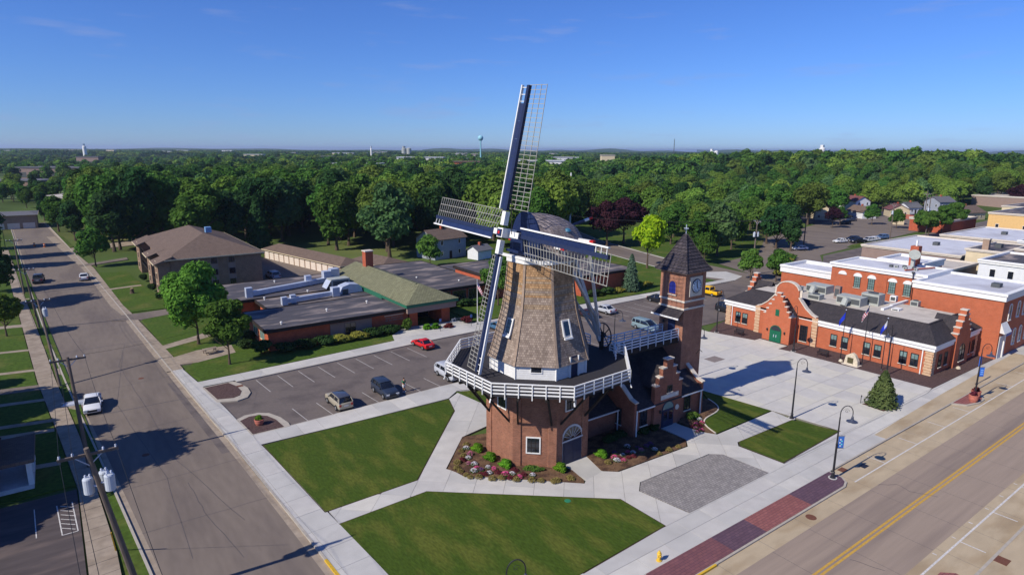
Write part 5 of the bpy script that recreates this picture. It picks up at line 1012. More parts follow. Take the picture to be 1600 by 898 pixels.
# ================================================================== GARAGES
def garage(name, label, x0, y0, x1, y1, doors, m='roof_brown', h=2.5, rh=1.4, side=180):
    r = thing(name, label, 'garage', ((x0+x1)/2,(y0+y1)/2,0)); MB().box(x0,y0,-.05,x1,y1,h).build('wall', M['buff'], r)
    xm = (x0+x1)/2; hip(x0-.5,y0-.5,x1+.5,y1+.5,h,xm-.05,y0+2.5,xm+.05,y1-2.5,h+rh,'roof',m,r); MB().box(x0-.55,y0-.55,h-.18,x1+.55,y1+.55,h).build('fascia', M['cream'], r)
    T = frame((x0,0),180); p = (y1-y0-.6)/doors
    for i in range(doors):
        yc = y0+.3+p*(i+.5); d_ = MB().box(-yc-p*.40,.01,.05,-yc+p*.40,.06,2.1,T).build('garage_door', M['garage_door'], r)
        for q in range(3): MB().box(-yc-p*.42,.06,.5+q*.5,-yc+p*.42,.068,.53+q*.5,T).build('door_groove', M['buff'], d_)
    return r
garage('garage_row', 'long low row of garages with brown hipped roof behind the apartments', 48.2, 139.5, 54.4, 177, 14).rotation_euler = (0,0,R(11.5)); garage('garage_row', 'shorter garage row with white doors behind the school chimney', 58.6, 134.5, 66, 147, 5).rotation_euler = (0,0,R(11.5))
# ================================================================== VEHICLES
tyre_m = mat('tyre_rubber', (30, 30, 32), .85, 0); rim_m = mat('alloy_rim', (170, 172, 176), .35, 0, metal=.6, spec=.6); trim_m = mat('dark_trim', (38, 38, 42), .6, 0); lampw = mat('clear_headlamp', (226, 230, 236), .15, 0, spec=.8); lampr = mat('red_tail_lamp', (170, 24, 24), .25, 0, spec=.6); plate_m = mat('number_plate', (210, 210, 214), .5, 0)
car_glass = mat('tinted_car_glass', (26, 30, 38), .06, 0, spec=.9)
KIND = {
 # length, width, body profile (x,z,inset), greenhouse profile (x,z,inset)
 'suv': (4.6, 1.84, [(2.28,.32,.10),(2.3,.62,.06),(2.16,.92,.08),(1.95,1.0,.09),(1.0,1.08,.05),(-2.1,1.12,.05),(-2.28,1.0,.06),(-2.3,.55,.08),(-2.22,.32,.1)], [(1.02,1.07,.07),(.35,1.58,.20),(.0,1.66,.24),(-1.65,1.66,.25),(-1.95,1.58,.22),(-2.2,1.11,.08)]),
 'sedan': (4.75, 1.82, [(2.34,.28,.12),(2.37,.55,.08),(2.2,.78,.1),(1.15,.92,.07),(-1.6,.98,.06),(-2.25,.96,.1),(-2.37,.7,.08),(-2.33,.28,.12)], [(1.05,.92,.08),(.25,1.36,.25),(-.1,1.43,.28),(-.85,1.42,.28),(-1.15,1.36,.26),(-1.75,.98,.1)]),
 'coupe': (4.5, 1.78, [(2.22,.26,.14),(2.25,.5,.1),(2.0,.7,.12),(1.0,.84,.08),(-1.55,.9,.06),(-2.15,.92,.1),(-2.25,.66,.1),(-2.2,.26,.14)], [(.9,.84,.1),(.1,1.24,.28),(-.2,1.3,.3),(-.7,1.29,.3),(-1.0,1.22,.28),(-1.65,.91,.12)]),
 'van': (5.0, 1.95, [(2.46,.3,.12),(2.5,.62,.08),(2.3,.9,.1),(1.5,1.08,.07),(-2.3,1.1,.05),(-2.48,.9,.06),(-2.48,.3,.1)], [(1.55,1.07,.08),(.75,1.6,.2),(.4,1.72,.24),(-2.0,1.74,.24),(-2.25,1.65,.2),(-2.42,1.1,.08)]),
 'pickup': (5.6, 1.98, [(2.78,.42,.1),(2.8,.75,.06),(2.6,1.05,.08),(1.3,1.16,.05),(-2.75,1.12,.05),(-2.8,.8,.06),(-2.76,.42,.1)], [(1.35,1.15,.07),(.8,1.72,.2),(.5,1.8,.24),(-.75,1.8,.24),(-.95,1.72,.22),(-1.0,1.14,.08)]),
}
def loft(prof, W, close=True):
    mb = MB(); n = len(prof)
    for s_, e in ((1,0),(1,.0),(-1,0)):
        pass
    rows = [(1, 0.0), (-1, 0.0)]
    for s_, _ in rows: mb.v += [(x, s_*(W/2-i), z) for x, z, i in prof]
    mb.f.append(tuple(range(n))); mb.f.append(tuple(range(n, 2*n))[::-1]); mb.f += [(i, n+i, n+(i+1)%n, (i+1)%n) for i in range(n)]
    return mb
PAINT = {}
def paint(rgb):
    if rgb not in PAINT: PAINT[rgb] = mat('car_paint_%02x%02x%02x' % rgb, rgb, .28, .015, 2, spec=.6)
    return PAINT[rgb]
def wheel(par, x, y, r, s_):
    w_ = MB().lathe([(r*.55,-.1),(r*.92,-.11),(r,-.06),(r,.06),(r*.92,.11),(r*.55,.1)], (0,0,0), 18, lambda a,b,c: (x+a, y+c*s_, r+b)).build('wheel', tyre_m, par, local=True)
    MB().lathe([(r*.62,0),(r*.6,.03),(r*.2,.05)], (0,0,0), 12, lambda a,b,c: (x+a, y+s_*(.085+c), r+b)).build('rim', rim_m, w_, local=True)
BM = {}
def bevelled(mb, name, m, par, amt=.07):
    o = mb.build(name, m, par, local=True); b = o.modifiers.new('round', 'BEVEL'); b.width = amt; b.segments = 2; b.limit_method = 'ANGLE'; b.angle_limit = R(25)
    o.data.polygons.foreach_set('use_smooth', [True]*len(o.data.polygons)); return o
def car(kind, rgb, x, y, ang, label, cat='car', name='parked_car', group='cars parked around the windmill block', roof=None, z=.004, detail=True):
    L, W, body, gh = KIND[kind]; r = thing(name, label, cat, (x,y,z), R(ang), group, keep=False); pm = paint(rgb)
    bevelled(loft(body, W), 'body', pm, r)
    hi = [p for p in gh]; g_ = bevelled(loft([(px,pz,pi+.02) for px,pz,pi in gh], W), 'window_band', car_glass, r, .04)
    top = [p for p in gh if p[1] > max(q[1] for q in gh)-.13]
    rf = MB(); xs_ = [p[0] for p in top]; zt = max(p[1] for p in gh); ins = max(p[2] for p in gh)
    rf.prism([(max(xs_)-.05,W/2-ins+.01),(max(xs_)-.05,-W/2+ins-.01),(min(xs_)+.03,-W/2+ins-.01),(min(xs_)+.03,W/2-ins+.01)], zt-.06, zt+.035)
    ro = bevelled(rf, 'roof', roof or pm, r, .04)
    pl = MB()
    for s_ in (1,-1):
        pl.bar((gh[0][0],s_*(W/2-gh[0][2]),gh[0][1]), (gh[1][0],s_*(W/2-gh[1][2]),gh[1][1]), .07); pl.bar((gh[-1][0],s_*(W/2-gh[-1][2]),gh[-1][1]), (gh[-2][0],s_*(W/2-gh[-2][2]),gh[-2][1]), .10)
        xm = (gh[0][0]+gh[-1][0])/2-.1; pl.bar((xm,s_*(W/2-gh[0][2]),gh[0][1]), (xm-.05,s_*(W/2-gh[2][2]),zt-.03), .08)
        if kind in ('suv','van'): pl.bar((xm-1.05,s_*(W/2-gh[0][2]),gh[0][1]), (xm-1.1,s_*(W/2-gh[2][2]),zt-.03), .09)
        pl.bar((gh[1][0]-.1,s_*(W/2-gh[1][2]-.01),zt-.07), (gh[-2][0]+.1,s_*(W/2-gh[-2][2]-.01),zt-.07), .06)
    pl.build('pillars', pm, r, local=True)
    wr = .34 if kind in ('suv','pickup','van') else .31; wb = L*.29
    for sx in (1,-1):
        for sy in (1,-1): wheel(r, sx*wb+(.05 if sx > 0 else .0), sy*(W/2-.1), wr, sy)
    if detail:
        zf = body[1][1]
        for s_ in (1,-1):
            MB().box(L/2-.22,s_*(W/2-.32)-.2,zf-.02,L/2-.01,s_*(W/2-.32)+.2,zf+.16).build('headlight', lampw, r, local=True); MB().box(-L/2-.005,s_*(W/2-.24)-.13,zf+.08,-L/2+.1,s_*(W/2-.24)+.13,zf+.36).build('tail_light', lampr, r, local=True)
            MB().box(gh[0][0]-.35,s_*(W/2+.02)-.09,gh[0][1]-.02,gh[0][0]-.2,s_*(W/2+.02)+.09,gh[0][1]+.13).build('mirror', pm, r, local=True)
        MB().box(L/2-.06,-.45,zf-.12,L/2+.012,.45,zf+.08).build('grille', trim_m, r, local=True); MB().box(-L/2-.012,-.26,zf+.05,-L/2+.05,.26,zf+.18).build('number_plate', plate_m, r, local=True)
        MB().box(-L/2+.05,-W/2+.05,.24,L/2-.05,W/2-.05,.36).build('underbody', trim_m, r, local=True)
    if kind == 'pickup':
        MB().box(-2.66,-W/2+.16,1.0,-1.08,W/2-.16,1.135).build('bed_floor', trim_m, r, local=True)
    return r
car('suv', (168,160,142), 23.9, 66.9, 90, 'beige compact SUV with rear window towards the lawn, leftmost in the near stalls', roof=mat('sunroof_dark', (70,74,86), .15, 0, spec=.8))
car('suv', (46,56,74), 29.7, 67.0, -90, 'dark blue SUV facing the lawn beside the standing person')
car('suv', (188,192,200), 38.9, 67.6, -90, 'silver SUV parked under the left edge of the windmill gallery')
car('coupe', (206,32,36), 42.3, 81.0, 93, 'bright red coupe parked alone at the school kerb')
car('sedan', (186,190,198), 79.3, 80.4, 92, 'silver sedan parked at the grass kerb seen past the mill tail poles')
car('sedan', (62,36,40), 74.6, 80.0, 92, 'dark maroon car half hidden behind the mill smock'); car('van', (128,150,158), 76.9, 68.0, -90, 'grey green minivan seen behind the footbridge railing')
car('sedan', (30,32,38), 93.6, 79.9, -88, 'black car mostly hidden behind the clock tower'); car('pickup', (244,190,20), 107.2, 78.6, 92, 'bright yellow pickup truck right of the clock tower', 'pickup truck', 'pickup_truck')
car('suv', (34,36,42), 98.0, 67.2, -90, 'black SUV half hidden by the left end of the village hall'); car('sedan', (60,104,140), 56.8, 82.0, 92, 'blue car behind the lower sail beside the school flag')
car('sedan', (226,228,232), 0.75, 82.2, -94, 'white car parked by the utility poles facing the camera', group='cars on the side street'); car('sedan', (222,224,228), 3.4, 169, 86, 'distant white car at the kerb by the apartments', group='cars on the side street'); car('pickup', (70,76,86), -4.9, 171, 86, 'dark pickup at the far left kerb behind a utility pole', 'pickup truck', 'pickup_truck', 'cars on the side street'); car('suv', (40,42,48), -8.0, 74.8, 5, 'dark car in the shaded drive by the porch house', group='cars on the side street')
FG = 'cars in the far car park'
for kd, c, x, y, a, lb_ in (('sedan',(232,234,238),180,100.5,150,'white sedan parked alone near a timber pole'),('sedan',(236,238,240),206,101.5,160,'white sedan at the left end of the parked row'),('pickup',(34,36,42),210.5,98,160,'black pickup truck in the parked row'),('suv',(28,30,36),214,101.5,160,'black SUV behind the black pickup'),('suv',(210,212,216),215.6,97.2,160,'silver SUV in the middle of the parked row'),('sedan',(238,238,240),220,97.6,160,'white car right of the silver SUV'),('suv',(92,120,160),227,98,160,'blue grey SUV at the right end of the parked row'),('suv',(120,32,62),190.5,79.3,155,'maroon SUV above the white parapet'),('sedan',(240,240,242),186.5,77.4,155,'white car in front of the maroon SUV'),('suv',(26,28,34),262,128,160,'black SUV at the back of the far car park'),('sedan',(60,70,90),275,132,160,'dark blue sedan in the rear car park'),('sedan',(236,238,240),303,117,160,'white sedan below the brown board fence'),('sedan',(40,44,52),288,140,160,'black sedan in the rear car park by the round tree'),('suv',(44,60,120),231,84,155,'bright blue SUV behind the flat roofed shop'),('sedan',(180,184,190),296,134,160,'silver sedan in the rear car park'),('suv',(70,40,44),311,123,160,'dark red SUV in the rear car park')):
    car(kd, c, x, y, a, lb_, group=FG, z=.02)
car('van', (200,204,210), 35.9+2.6, 146.5, 95, 'white van in the shade beside the apartment block', group=FG, z=.04)
# ================================================================== STREET LAMPS
def lamp_proto():
    r = thing('street_lamp', 'lamp', 'street lamp', (0,0,0), keep=False)
    MB().lathe([(.26,0),(.26,.06),(.17,.12),(.13,.5),(.16,.56),(.10,.64),(.085,3.2),(.1,3.3),(.07,3.4),(.055,5.9)], (0,0,0), 12).build('post', M['black'], r, smooth=False)
    pts = [(0,0,5.8)]+[(.55-.55*math.cos(t), 0, 6.25+.72*math.sin(t)) for t in [math.pi*i/12 for i in range(13)]]+[(1.1,0,5.9)]
    MB().tube(pts, .038, 8).build('gooseneck', M['black'], r)
    sc_ = [(.55+.22*(1-i/14)*math.cos(i*.6), 0, 6.45+.22*(1-i/14)*math.sin(i*.6)) for i in range(14)]
    MB().tube(sc_, .014, 5).build('scroll', M['black'], r)
    sh_ = MB().lathe([(.05,.5),(.09,.42),(.12,.2),(.26,.08),(.46,0),(.48,-.03)], (1.1,0,5.5), 18).build('shade', mat('slate_lamp_shade', (66,72,90), .4, 0, spec=.5), r)
    MB().lathe([(.16,0),(.14,-.1),(.04,-.16)], (1.1,0,5.48), 12).build('globe', M['glass_pale'], sh_)
    MB().lathe([(.38,0),(.38,.05)], (0,0,-.01), 14).build('footing', M['conc'], r)
    return r
LP = lamp_proto()
def lamp(x, y, ang, label, z=.13, banner=None, first=[True], s=1.0):
    o = LP if first[0] else copy_tree(LP); first[0] = False
    o.location = (x,y,z); o.rotation_euler = (0,0,R(ang)); o.scale = (s,s,s); tag(o, label, 'street lamp', 'black gooseneck street lamps')
    if banner:
        b = MB().box(.1,-.012,2.95,.62,.012,4.05).build('banner', banner, o, local=True); MB().bar((0,0,4.1),(.66,0,4.1), .03).build('banner_arm', M['black'], b, local=True); MB().bar((0,0,2.92),(.66,0,2.92), .03).build('banner_arm', M['black'], b, local=True)
        if banner.name.startswith('blue_teal'):
            for i, (a, c) in enumerate(((.3,3.75),(.42,3.6),(.25,3.45),(.42,3.3),(.3,3.15))): MB().lathe([(.07,-.02),(.07,.02)], (0,0,0), 10, lambda x_,y_,z_,a=a,c=c: (a+x_, z_, c+y_)).build('banner_dot', lampw if i % 2 == 0 else mat('aqua_dot', (120,224,224), .5, 0), b, local=True)
        else:
            for c in (3.15,3.4,3.65): MB().box(.2,-.02,c,.52,.02,c+.12).build('banner_stripe', mat('pale_blue_print', (140,190,255), .5, 0), b, local=True)
    return o
bt = mat('blue_teal_banner', (60,110,190), .6, .05); bb = mat('bright_blue_banner', (44,110,214), .6, .04)
lamp(63.25,34.2,-36,'gooseneck lamp at the corner of the small plaza lawn'); lamp(54.1,24.85,-36,'gooseneck lamp with dotted teal banner on the purple paving', .15, bt); lamp(86.2,24.5,-36,'gooseneck lamp with blue banner between two terracotta planters', .15, bb)
lamp(86.4,34.5,180,'gooseneck lamp by the village hall near the right flag pole'); lamp(85.9,47.3,180,'gooseneck lamp right of the green double doors'); lamp(85.0,60.1,0,'gooseneck lamp at the far left corner of the mulch bed')
lamp(17.6,24.6,-20,'gooseneck lamp top just inside the bottom edge of the picture'); lamp(61.8,60.4,-30,'lamp post seen behind the footbridge'); lamp(64.4,48.6,-36,'gooseneck lamp whose shade shows right of the clock tower')
# blue sign on a post by the lamp
sp_ = thing('post_sign', 'blue sign on a dark post on the walk beyond the bannered lamp', 'sign', (92.5,26.3,.13)); MB().tube([(92.5,26.3,.1),(92.5,26.3,4.2)], .06, 8).build('post', M['black'], sp_); MB().box(91.9,26.2,2.7,92.1+.5,26.26,3.9).build('sign_board', bb, sp_); MB().lathe([(.2,0),(.12,.15)], (92.5,26.3,.1), 10).build('foot', M['black'], sp_)
# ================================================================== FLAG POLES AND FLAGS
def flag_mesh(w, h, droop, n=10):
    mb = MB()
    for i in range(n+1):
        for j in range(5):
            u, v = i/n, j/4; mb.v.append((.05+u*w*math.cos(droop), .10*math.sin(u*7+v*1.5)*u+.02, -u*w*math.sin(droop)-v*h*(1-.25*u)))
    for i in range(n):
        for j in range(4): mb.f.append((i*5+j, i*5+5+j, i*5+6+j, i*5+1+j))
    return mb
def flagpole(x, y, h, ang, label, kind, flab, z=.13, m='black', fs=1.0):
    p = thing('flag_pole', label, 'flag pole', (x,y,z)); MB().tube([(x,y,z),(x,y,z+h*.5),(x,y,z+h)], [.07,.055,.035], 8).build('pole', M[m], p); MB().lathe([(.02,-.09),(.09,0),(.02,.09)], (x,y,z+h+.05), 10).build('ball', M['galv'], p); MB().lathe([(.22,0),(.12,.14)], (x,y,z), 12).build('base', M['black'], p)
    f = thing('flag', flab, 'flag', (x,y,z+h-.25), R(ang), keep=False); droop = R(62)
    fm_ = flag_mesh(1.6*fs, .95*fs, droop); rowsn = {'us': None}
    o = fm_.build('cloth', [mat('flag_blue', (36,64,204), .8, .04), mat('flag_white', (228,228,232), .8, .02), mat('flag_red', (190,44,56), .8, .03), mat('flag_us_blue', (44,48,104), .8, .03)], f, local=True)
    sd_ = o.modifiers.new('thick', 'SOLIDIFY'); sd_.thickness = .012
    for q, pl in enumerate(o.data.polygons):
        i, j = q//4, q % 4
        pl.material_index = 0 if kind == 'blue' else ((1 if i < 4 and j < 3 else 0) if kind == 'village' else (3 if i < 4 and j < 2 else (2 if (i+j) % 2 else 1)))
    return p
flagpole(88.0,41.4,7.2,140,'left flag pole in front of the village hall','blue','plain blue flag hanging on the left pole by the hall'); flagpole(88.4,38.6,8.4,140,'middle and tallest flag pole in front of the village hall','us','striped red and white flag on the middle pole by the hall'); flagpole(88.1,35.9,7.2,140,'right flag pole in front of the village hall','village','white and blue flag on the right pole by the hall'); flagpole(55.7,86.6,7.6,-60,'white flag pole on the school lawn behind the left gallery rail','us','stars and stripes hanging on the school flag pole', m='white', fs=1.15)
tpole = thing('tall_white_mast', 'tall bare white mast rising in front of the trees behind the cap', 'mast', (164,187,0)); MB().tube([(164,187,0),(164,187,10),(164,187,20.5)], [.42,.34,.26], 10).build('shaft', M['white'], tpole); MB().lathe([(.7,0),(.5,.3)], (164,187,0), 12).build('base', M['conc'], tpole)
# ================================================================== UTILITY POLES AND WIRES
def insulator(mb, p): mb.lathe([(.05,0),(.07,.06),(.04,.1),(.07,.14),(.03,.2)], p, 8)
def upole(base, top, label, arms=(), cans=(), r0=.2, armdir=(1,0), L=1.4):
    base, top = Vector((*base,0)), Vector(top); p = thing('utility_pole', label, 'utility pole', base, group='timber utility poles')
    MB().tube([base, base.lerp(top,.5), top], [r0, r0*.82, r0*.62], 10).build('pole', M['woodpole'], p)
    ad = Vector((armdir[0],armdir[1],0)).normalized(); tips = []
    for f_, l_ in arms:
        c = base.lerp(top, f_); a = MB().bar(c-ad*l_, c+ad*l_, .13, .16).build('crossarm', M['woodpole'], p)
        for s_ in (-.92,-.5,.5,.92): mb = MB(); q = c+ad*l_*s_+Vector((0,0,.08)); insulator(mb, q); mb.build('insulator', M['galv'], a); tips.append(q+Vector((0,0,.2)))
        mb = MB().bar(c+ad*l_*.5, c-Vector((0,0,.7)), .05); mb.bar(c-ad*l_*.5, c-Vector((0,0,.7)), .05); mb.build('arm_brace', M['galv'], a)
    for f_, dx, dy in cans:
        c = base.lerp(top, f_)+Vector((dx,dy,0)); t = MB().lathe([(.25,0),(.28,.04),(.28,.95),(.24,1.02),(.1,1.06)], (c.x,c.y,c.z-.5), 16).build('transformer', M['transformer'], p)
        for s_ in (-.1,.12): mb = MB(); insulator(mb, Vector((c.x+s_,c.y,c.z+.54))); mb.build('bushing', M['galv'], t)
        MB().bar(c, base.lerp(top, f_), .08).build('hanger', M['galv'], t)
    return tips
p1 = upole((1.55,42.9),(-.25,41.6,12.0),'nearest utility pole carrying three pale transformers', ((.965,1.5),), ((.78,-.55,.35),(.80,.55,-.35),(.79,.3,.5)), .22)
p2 = upole((-.35,66.2),(-.75,66.0,10.9),'second utility pole with a crossarm beside the white car', ((.975,1.35),), (), .2)
p3 = upole((-2.2,92.4),(-3.2,97.0,10.4),'third utility pole with one transformer left of the street', ((.975,1.3),), ((.84,.4,0),), .19)
p4_ = upole((-4.5,126),(-5.2,124,10.4),'fourth utility pole down the left street', ((.97,1.3),), (), .18); p5_ = upole((-7.2,158),(-7.5,158.8,11.2),'farthest utility pole at the end of the left street', ((.97,1.3),), (), .18)
p6_ = upole((133.2,85.6),(133.6,85.6,13.2),'timber pole with two transformers behind the village hall', ((.97,1.2),), ((.74,-.55,.1),(.74,.55,-.1)), .2, (.3,1)); p7_ = upole((181.9,100.4),(181.9,100.4,11),'plain timber pole behind the lone white sedan', (), (), .2); p8_ = upole((214,90),(214,90,13.2),'timber pole with transformer behind the satellite dish', ((.97,1.4),), ((.78,-.5,0),), .2, (.3,1)); p9_ = upole((246,92),(246,92,14),'timber pole with two transformers by the bright blue SUV', ((.97,1.2),), ((.68,-.6,0),(.68,.6,0)), .2, (.3,1)); p10 = upole((285,108),(285,108,14),'tall timber pole in front of the grey house', ((.9,1.6),), (), .2, (.3,1))
def wire(label, a, b, sag=.6, r=.014):
    pts = [Vector(a).lerp(Vector(b), i/14)-Vector((0,0,sag*4*(i/14)*(1-i/14))) for i in range(15)]; tag(MB().tube(pts, r, 4).build('power_line', M['wire']), label, 'power line', 'overhead power lines')
chain = [p1,p2,p3,p4_,p5_]
for q in (0,1,3): wire('overhead line between the transformer pole and second pole', p1[q], p2[q]); wire('overhead line between the second and third street poles', p2[q], p3[q]); wire('overhead line between the third and fourth street poles', p3[q], p4_[q]); wire('overhead line down the far left street', p4_[q], p5_[q]); wire('overhead line from the nearest pole towards the road behind', p1[q], (p1[q].x+1.5, 8, 11.5))
for q, y in ((0,74),(1,98)): wire('service wire crossing the left street to the school side' if q == 0 else 'service wire crossing the left street to the apartments', (p2 if q == 0 else p3)[3], (24, 104 if q == 0 else 139, 4 if q == 0 else 7), .9, .011)
for q in (0,2,3): wire('power line behind the village hall between two timber poles', p6_[q], p8_[q], 1.5, .03); wire('power line over the back street beyond the clock tower', p6_[q], (118,150,11), 1.5, .03); wire('power line over the far car park', p8_[q], p9_[q], .8, .03)
# guy markers by the nearest pole
gy = thing('guy_wire', 'yellow sleeved guy wire at the foot of the nearest pole', 'guy wire', (.6,49.5,.1)); MB().tube([(.55,50.2,.1),(-.0,43.6,9)], .012, 5).build('wire', M['wire'], gy); MB().tube([(.55,50.2,.1),(.40,48.4,2.6)], .05, 6).build('marker', M['yellow_kerb'], gy)
# ================================================================== SMALL STREET FURNITURE
hy = thing('fire_hydrant', 'yellow fire hydrant on the pale walk beside the purple paving', 'fire hydrant', (32.2,26.1,.13)); MB().lathe([(.2,0),(.2,.06),(.13,.08),(.13,.5),(.17,.52),(.17,.58),(.14,.62),(.11,.72),(.04,.78),(.04,.84)], (32.2,26.1,.13), 14).build('barrel', M['gold'], hy)
for dx, dy in ((.17,0),(-.17,0),(0,-.19)): MB().tube([(32.2,26.1,.55),(32.2+dx,26.1+dy,.55)], .07, 8).build('outlet_cap', M['gold'], hy)
def planter(x, y, r, h, label, plant_=None, z=.15):
    p = thing('planter', label, 'planter', (x,y,z)); MB().lathe([(r*.7,0),(r*.95,h*.4),(r,h*.8),(r*1.06,h*.86),(r*1.06,h),(r*.9,h),(r*.88,h*.9)], (x,y,z), 18).build('pot', M['terracotta'], p); MB().lathe([(r*.88,0),(r*.88,.03)], (x,y,z+h*.86), 16).build('soil', M['soil'], p)
    if plant_: s_ = bpy.data.objects.new('foliage', shrub_mesh('foliage', plant_, r*1.4, r*1.4, .5, 260, .14, 91)); COL.objects.link(s_); s_.parent = p; s_.location = (0,0,h*.85)
planter(14.9,66.4,.48,.62,'terracotta bowl planter with green leaves in the car park island','lime',.17); planter(85.4,24.35,.5,.85,'left terracotta planter at the bannered lamp', 'rust'); planter(87.2,24.7,.5,.85,'right terracotta planter at the bannered lamp','rust')
def bench(x, y, ang, label, seat_m='black'):
    b = thing('bench', label, 'bench', (x,y,.15), R(ang), 'dark metal benches by the hall', keep=False)
    for i in range(4): MB().box(-.75,-.02+i*.12,.42,.75,.07+i*.12,.46).build('seat_slat', M[seat_m], b, local=True)
    for i in range(4): MB().box(-.75,.46+i*.03,.52+i*.11,.75,.49+i*.03,.6+i*.11).build('back_slat', M[seat_m], b, local=True)
    for s_ in (-.68,.68): MB().box(s_-.03,0,0,s_+.03,.05,.62).build('leg', M[seat_m], b, local=True); MB().box(s_-.03,.44,0,s_+.03,.5,.9).build('leg', M[seat_m], b, local=True); MB().box(s_-.03,0,.6,s_+.03,.5,.64).build('armrest', M[seat_m], b, local=True)
bench(86.3,57.0,-90,'black bench on the mulch left of the green doors'); bench(87.0,43.6,-90,'black bench right of the entrance near the left flag pole')
st_m = thing('stone_monument', 'upright pale boulder with bronze plaque on the mulch edge', 'monument', (86.9,39.3,.14)); MB().plate([(-.95,0),(.95,0),(.88,.7),(.45,1.5),(0,1.75),(-.75,1.25)], -.35, .3, lambda a,b,z: (86.9-b*(1-z*.12), 39.3-a, .14+z)).build('boulder', M['stone'], st_m); MB().box(86.5,39.0,.45,86.56,39.75,1.2).build('plaque', M['bronze'], st_m); MB().box(86.2,38.2,.1,87.6,40.4,.2).build('plinth', M['coping'], st_m)
for x, y in ((86.7,40.7),(96.9,29.9)):
    rk = tag(MB().lathe([(.1,0),(.3,.12),(.24,.36),(.08,.46)], (x,y,.14), 7).build('stone', M['stone']), 'small white boulder beside the plaque stone' if x < 90 else 'small white block on the mulch below the road side gable', 'stone')
def picnic(x, y, ang, label):
    t = thing('picnic_table', label, 'picnic table', (x,y,.12), R(ang), keep=False)
    for i in range(5): MB().box(-.95,-.4+i*.16,.72,.95,-.26+i*.16,.76).build('top_plank', M['oldwalk'], t, local=True)
    for s_ in (-.75,.62): MB().box(-.95,s_,.42,.95,s_+.14,.46).build('bench_plank', M['oldwalk'], t, local=True); MB().box(-.95,s_+.15,.42,.95,s_+.28,.46).build('bench_plank', M['oldwalk'], t, local=True)
    for a in (-.7,.7):
        for s_ in (-1,1): MB().bar((a,s_*.72,0),(a,s_*.22,.73), .08).build('leg', M['woodpole'], t, local=True)
        MB().bar((a,-.8,.4),(a,.8,.4), .08).build('crossbar', M['woodpole'], t, local=True)
picnic(15.6,95.6,10,'weathered picnic table on the concrete pad under the near trees')
def sign_post(x, y, h, w_, hh, label, m, z=.12):
    s_ = thing('sign_post', label, 'sign', (x,y,z)); MB().tube([(x,y,z),(x,y,z+h)], .035, 6).build('post', M['black'], s_); MB().box(x-.02-w_/2,y-.06,z+h-hh,x+w_/2,y-.035,z+h).build('panel', m, s_)
sgn = mat('blue_parking_sign', (96,130,190), .5, 0); sign_post(48.4,86.4,2.1,.35,.5,'small blue parking sign near the red coupe',sgn); sign_post(54.2,86.2,2.0,.35,.5,'small blue sign left of the school flag pole',sgn); sign_post(57.6,86.4,2.0,.35,.5,'small blue sign right of the school flag pole',sgn)
sign_post(74.0,31.9,1.0,.12,.2,'short dark marker post beside the small spruce',M['black']); sign_post(104,82.6,2.0,.35,.5,'sign post at the kerb behind the yellow pickup',M['greypole'])
# bicycle and rack by the porch
bk = thing('bicycle', 'bicycle leaning in a rack beside the school porch', 'bicycle', (52.6,89.4,.13))
for dx in (-.5,.5):
    mb = MB()
    for i in range(16): a, b = 2*math.pi*i/16, 2*math.pi*(i+1)/16; mb.bar((52.6+dx+.33*math.cos(a),89.4,.47+.33*math.sin(a)),(52.6+dx+.33*math.cos(b),89.4,.47+.33*math.sin(b)), .03)
    mb.build('wheel', M['black'], bk)
mb = MB(); F_ = lambda x,z: (52.6+x,89.4,.13+z)
for p, q in (((-.5,.34),(-.12,.34)),((-.5,.34),(-.2,.8)),((-.12,.34),(-.2,.8)),((-.12,.34),(.35,.82)),((-.2,.78),(.33,.8)),((.5,.34),(.34,.95))): mb.bar(F_(*p),F_(*q), .035)
mb.build('frame', M['galv'], bk); MB().bar(F_(-.3,.88),F_(-.1,.88), .1, .05).build('saddle', M['black'], bk); MB().bar((52.94,89.15,1.1),(52.94,89.65,1.1), .03).build('handlebar', M['black'], bk)
rk_ = thing('bike_rack', 'metal bicycle rack beside the school porch', 'bike rack', (53.6,89.2,.13)); MB().tube([(52.2,89.0,.13),(52.2,89.0,.95),(54.9,89.0,.95),(54.9,89.0,.13)], .03, 6).build('hoop', M['galv'], rk_)
for i in range(6): MB().bar((52.5+i*.4,89.0,.2),(52.5+i*.4,89.0,.95), .025).build('bar', M['galv'], rk_)
# two orange barrels and a barricade at the far end of the left street
for x, y in ((-4.0,232),(-6.5,236)): 
    b_ = thing('traffic_barrel', 'orange barrel at the far end of the left street', 'barrel', (x,y,0), group='orange barrels'); MB().lathe([(.35,0),(.3,.1),(.24,1.0),(.1,1.05)], (x,y,0), 12).build('body', mat('barrel_orange', (220,110,40), .6, 0), b_); MB().lathe([(.275,0),(.265,.15)], (x,y,.6), 12).build('band', M['white'], b_)
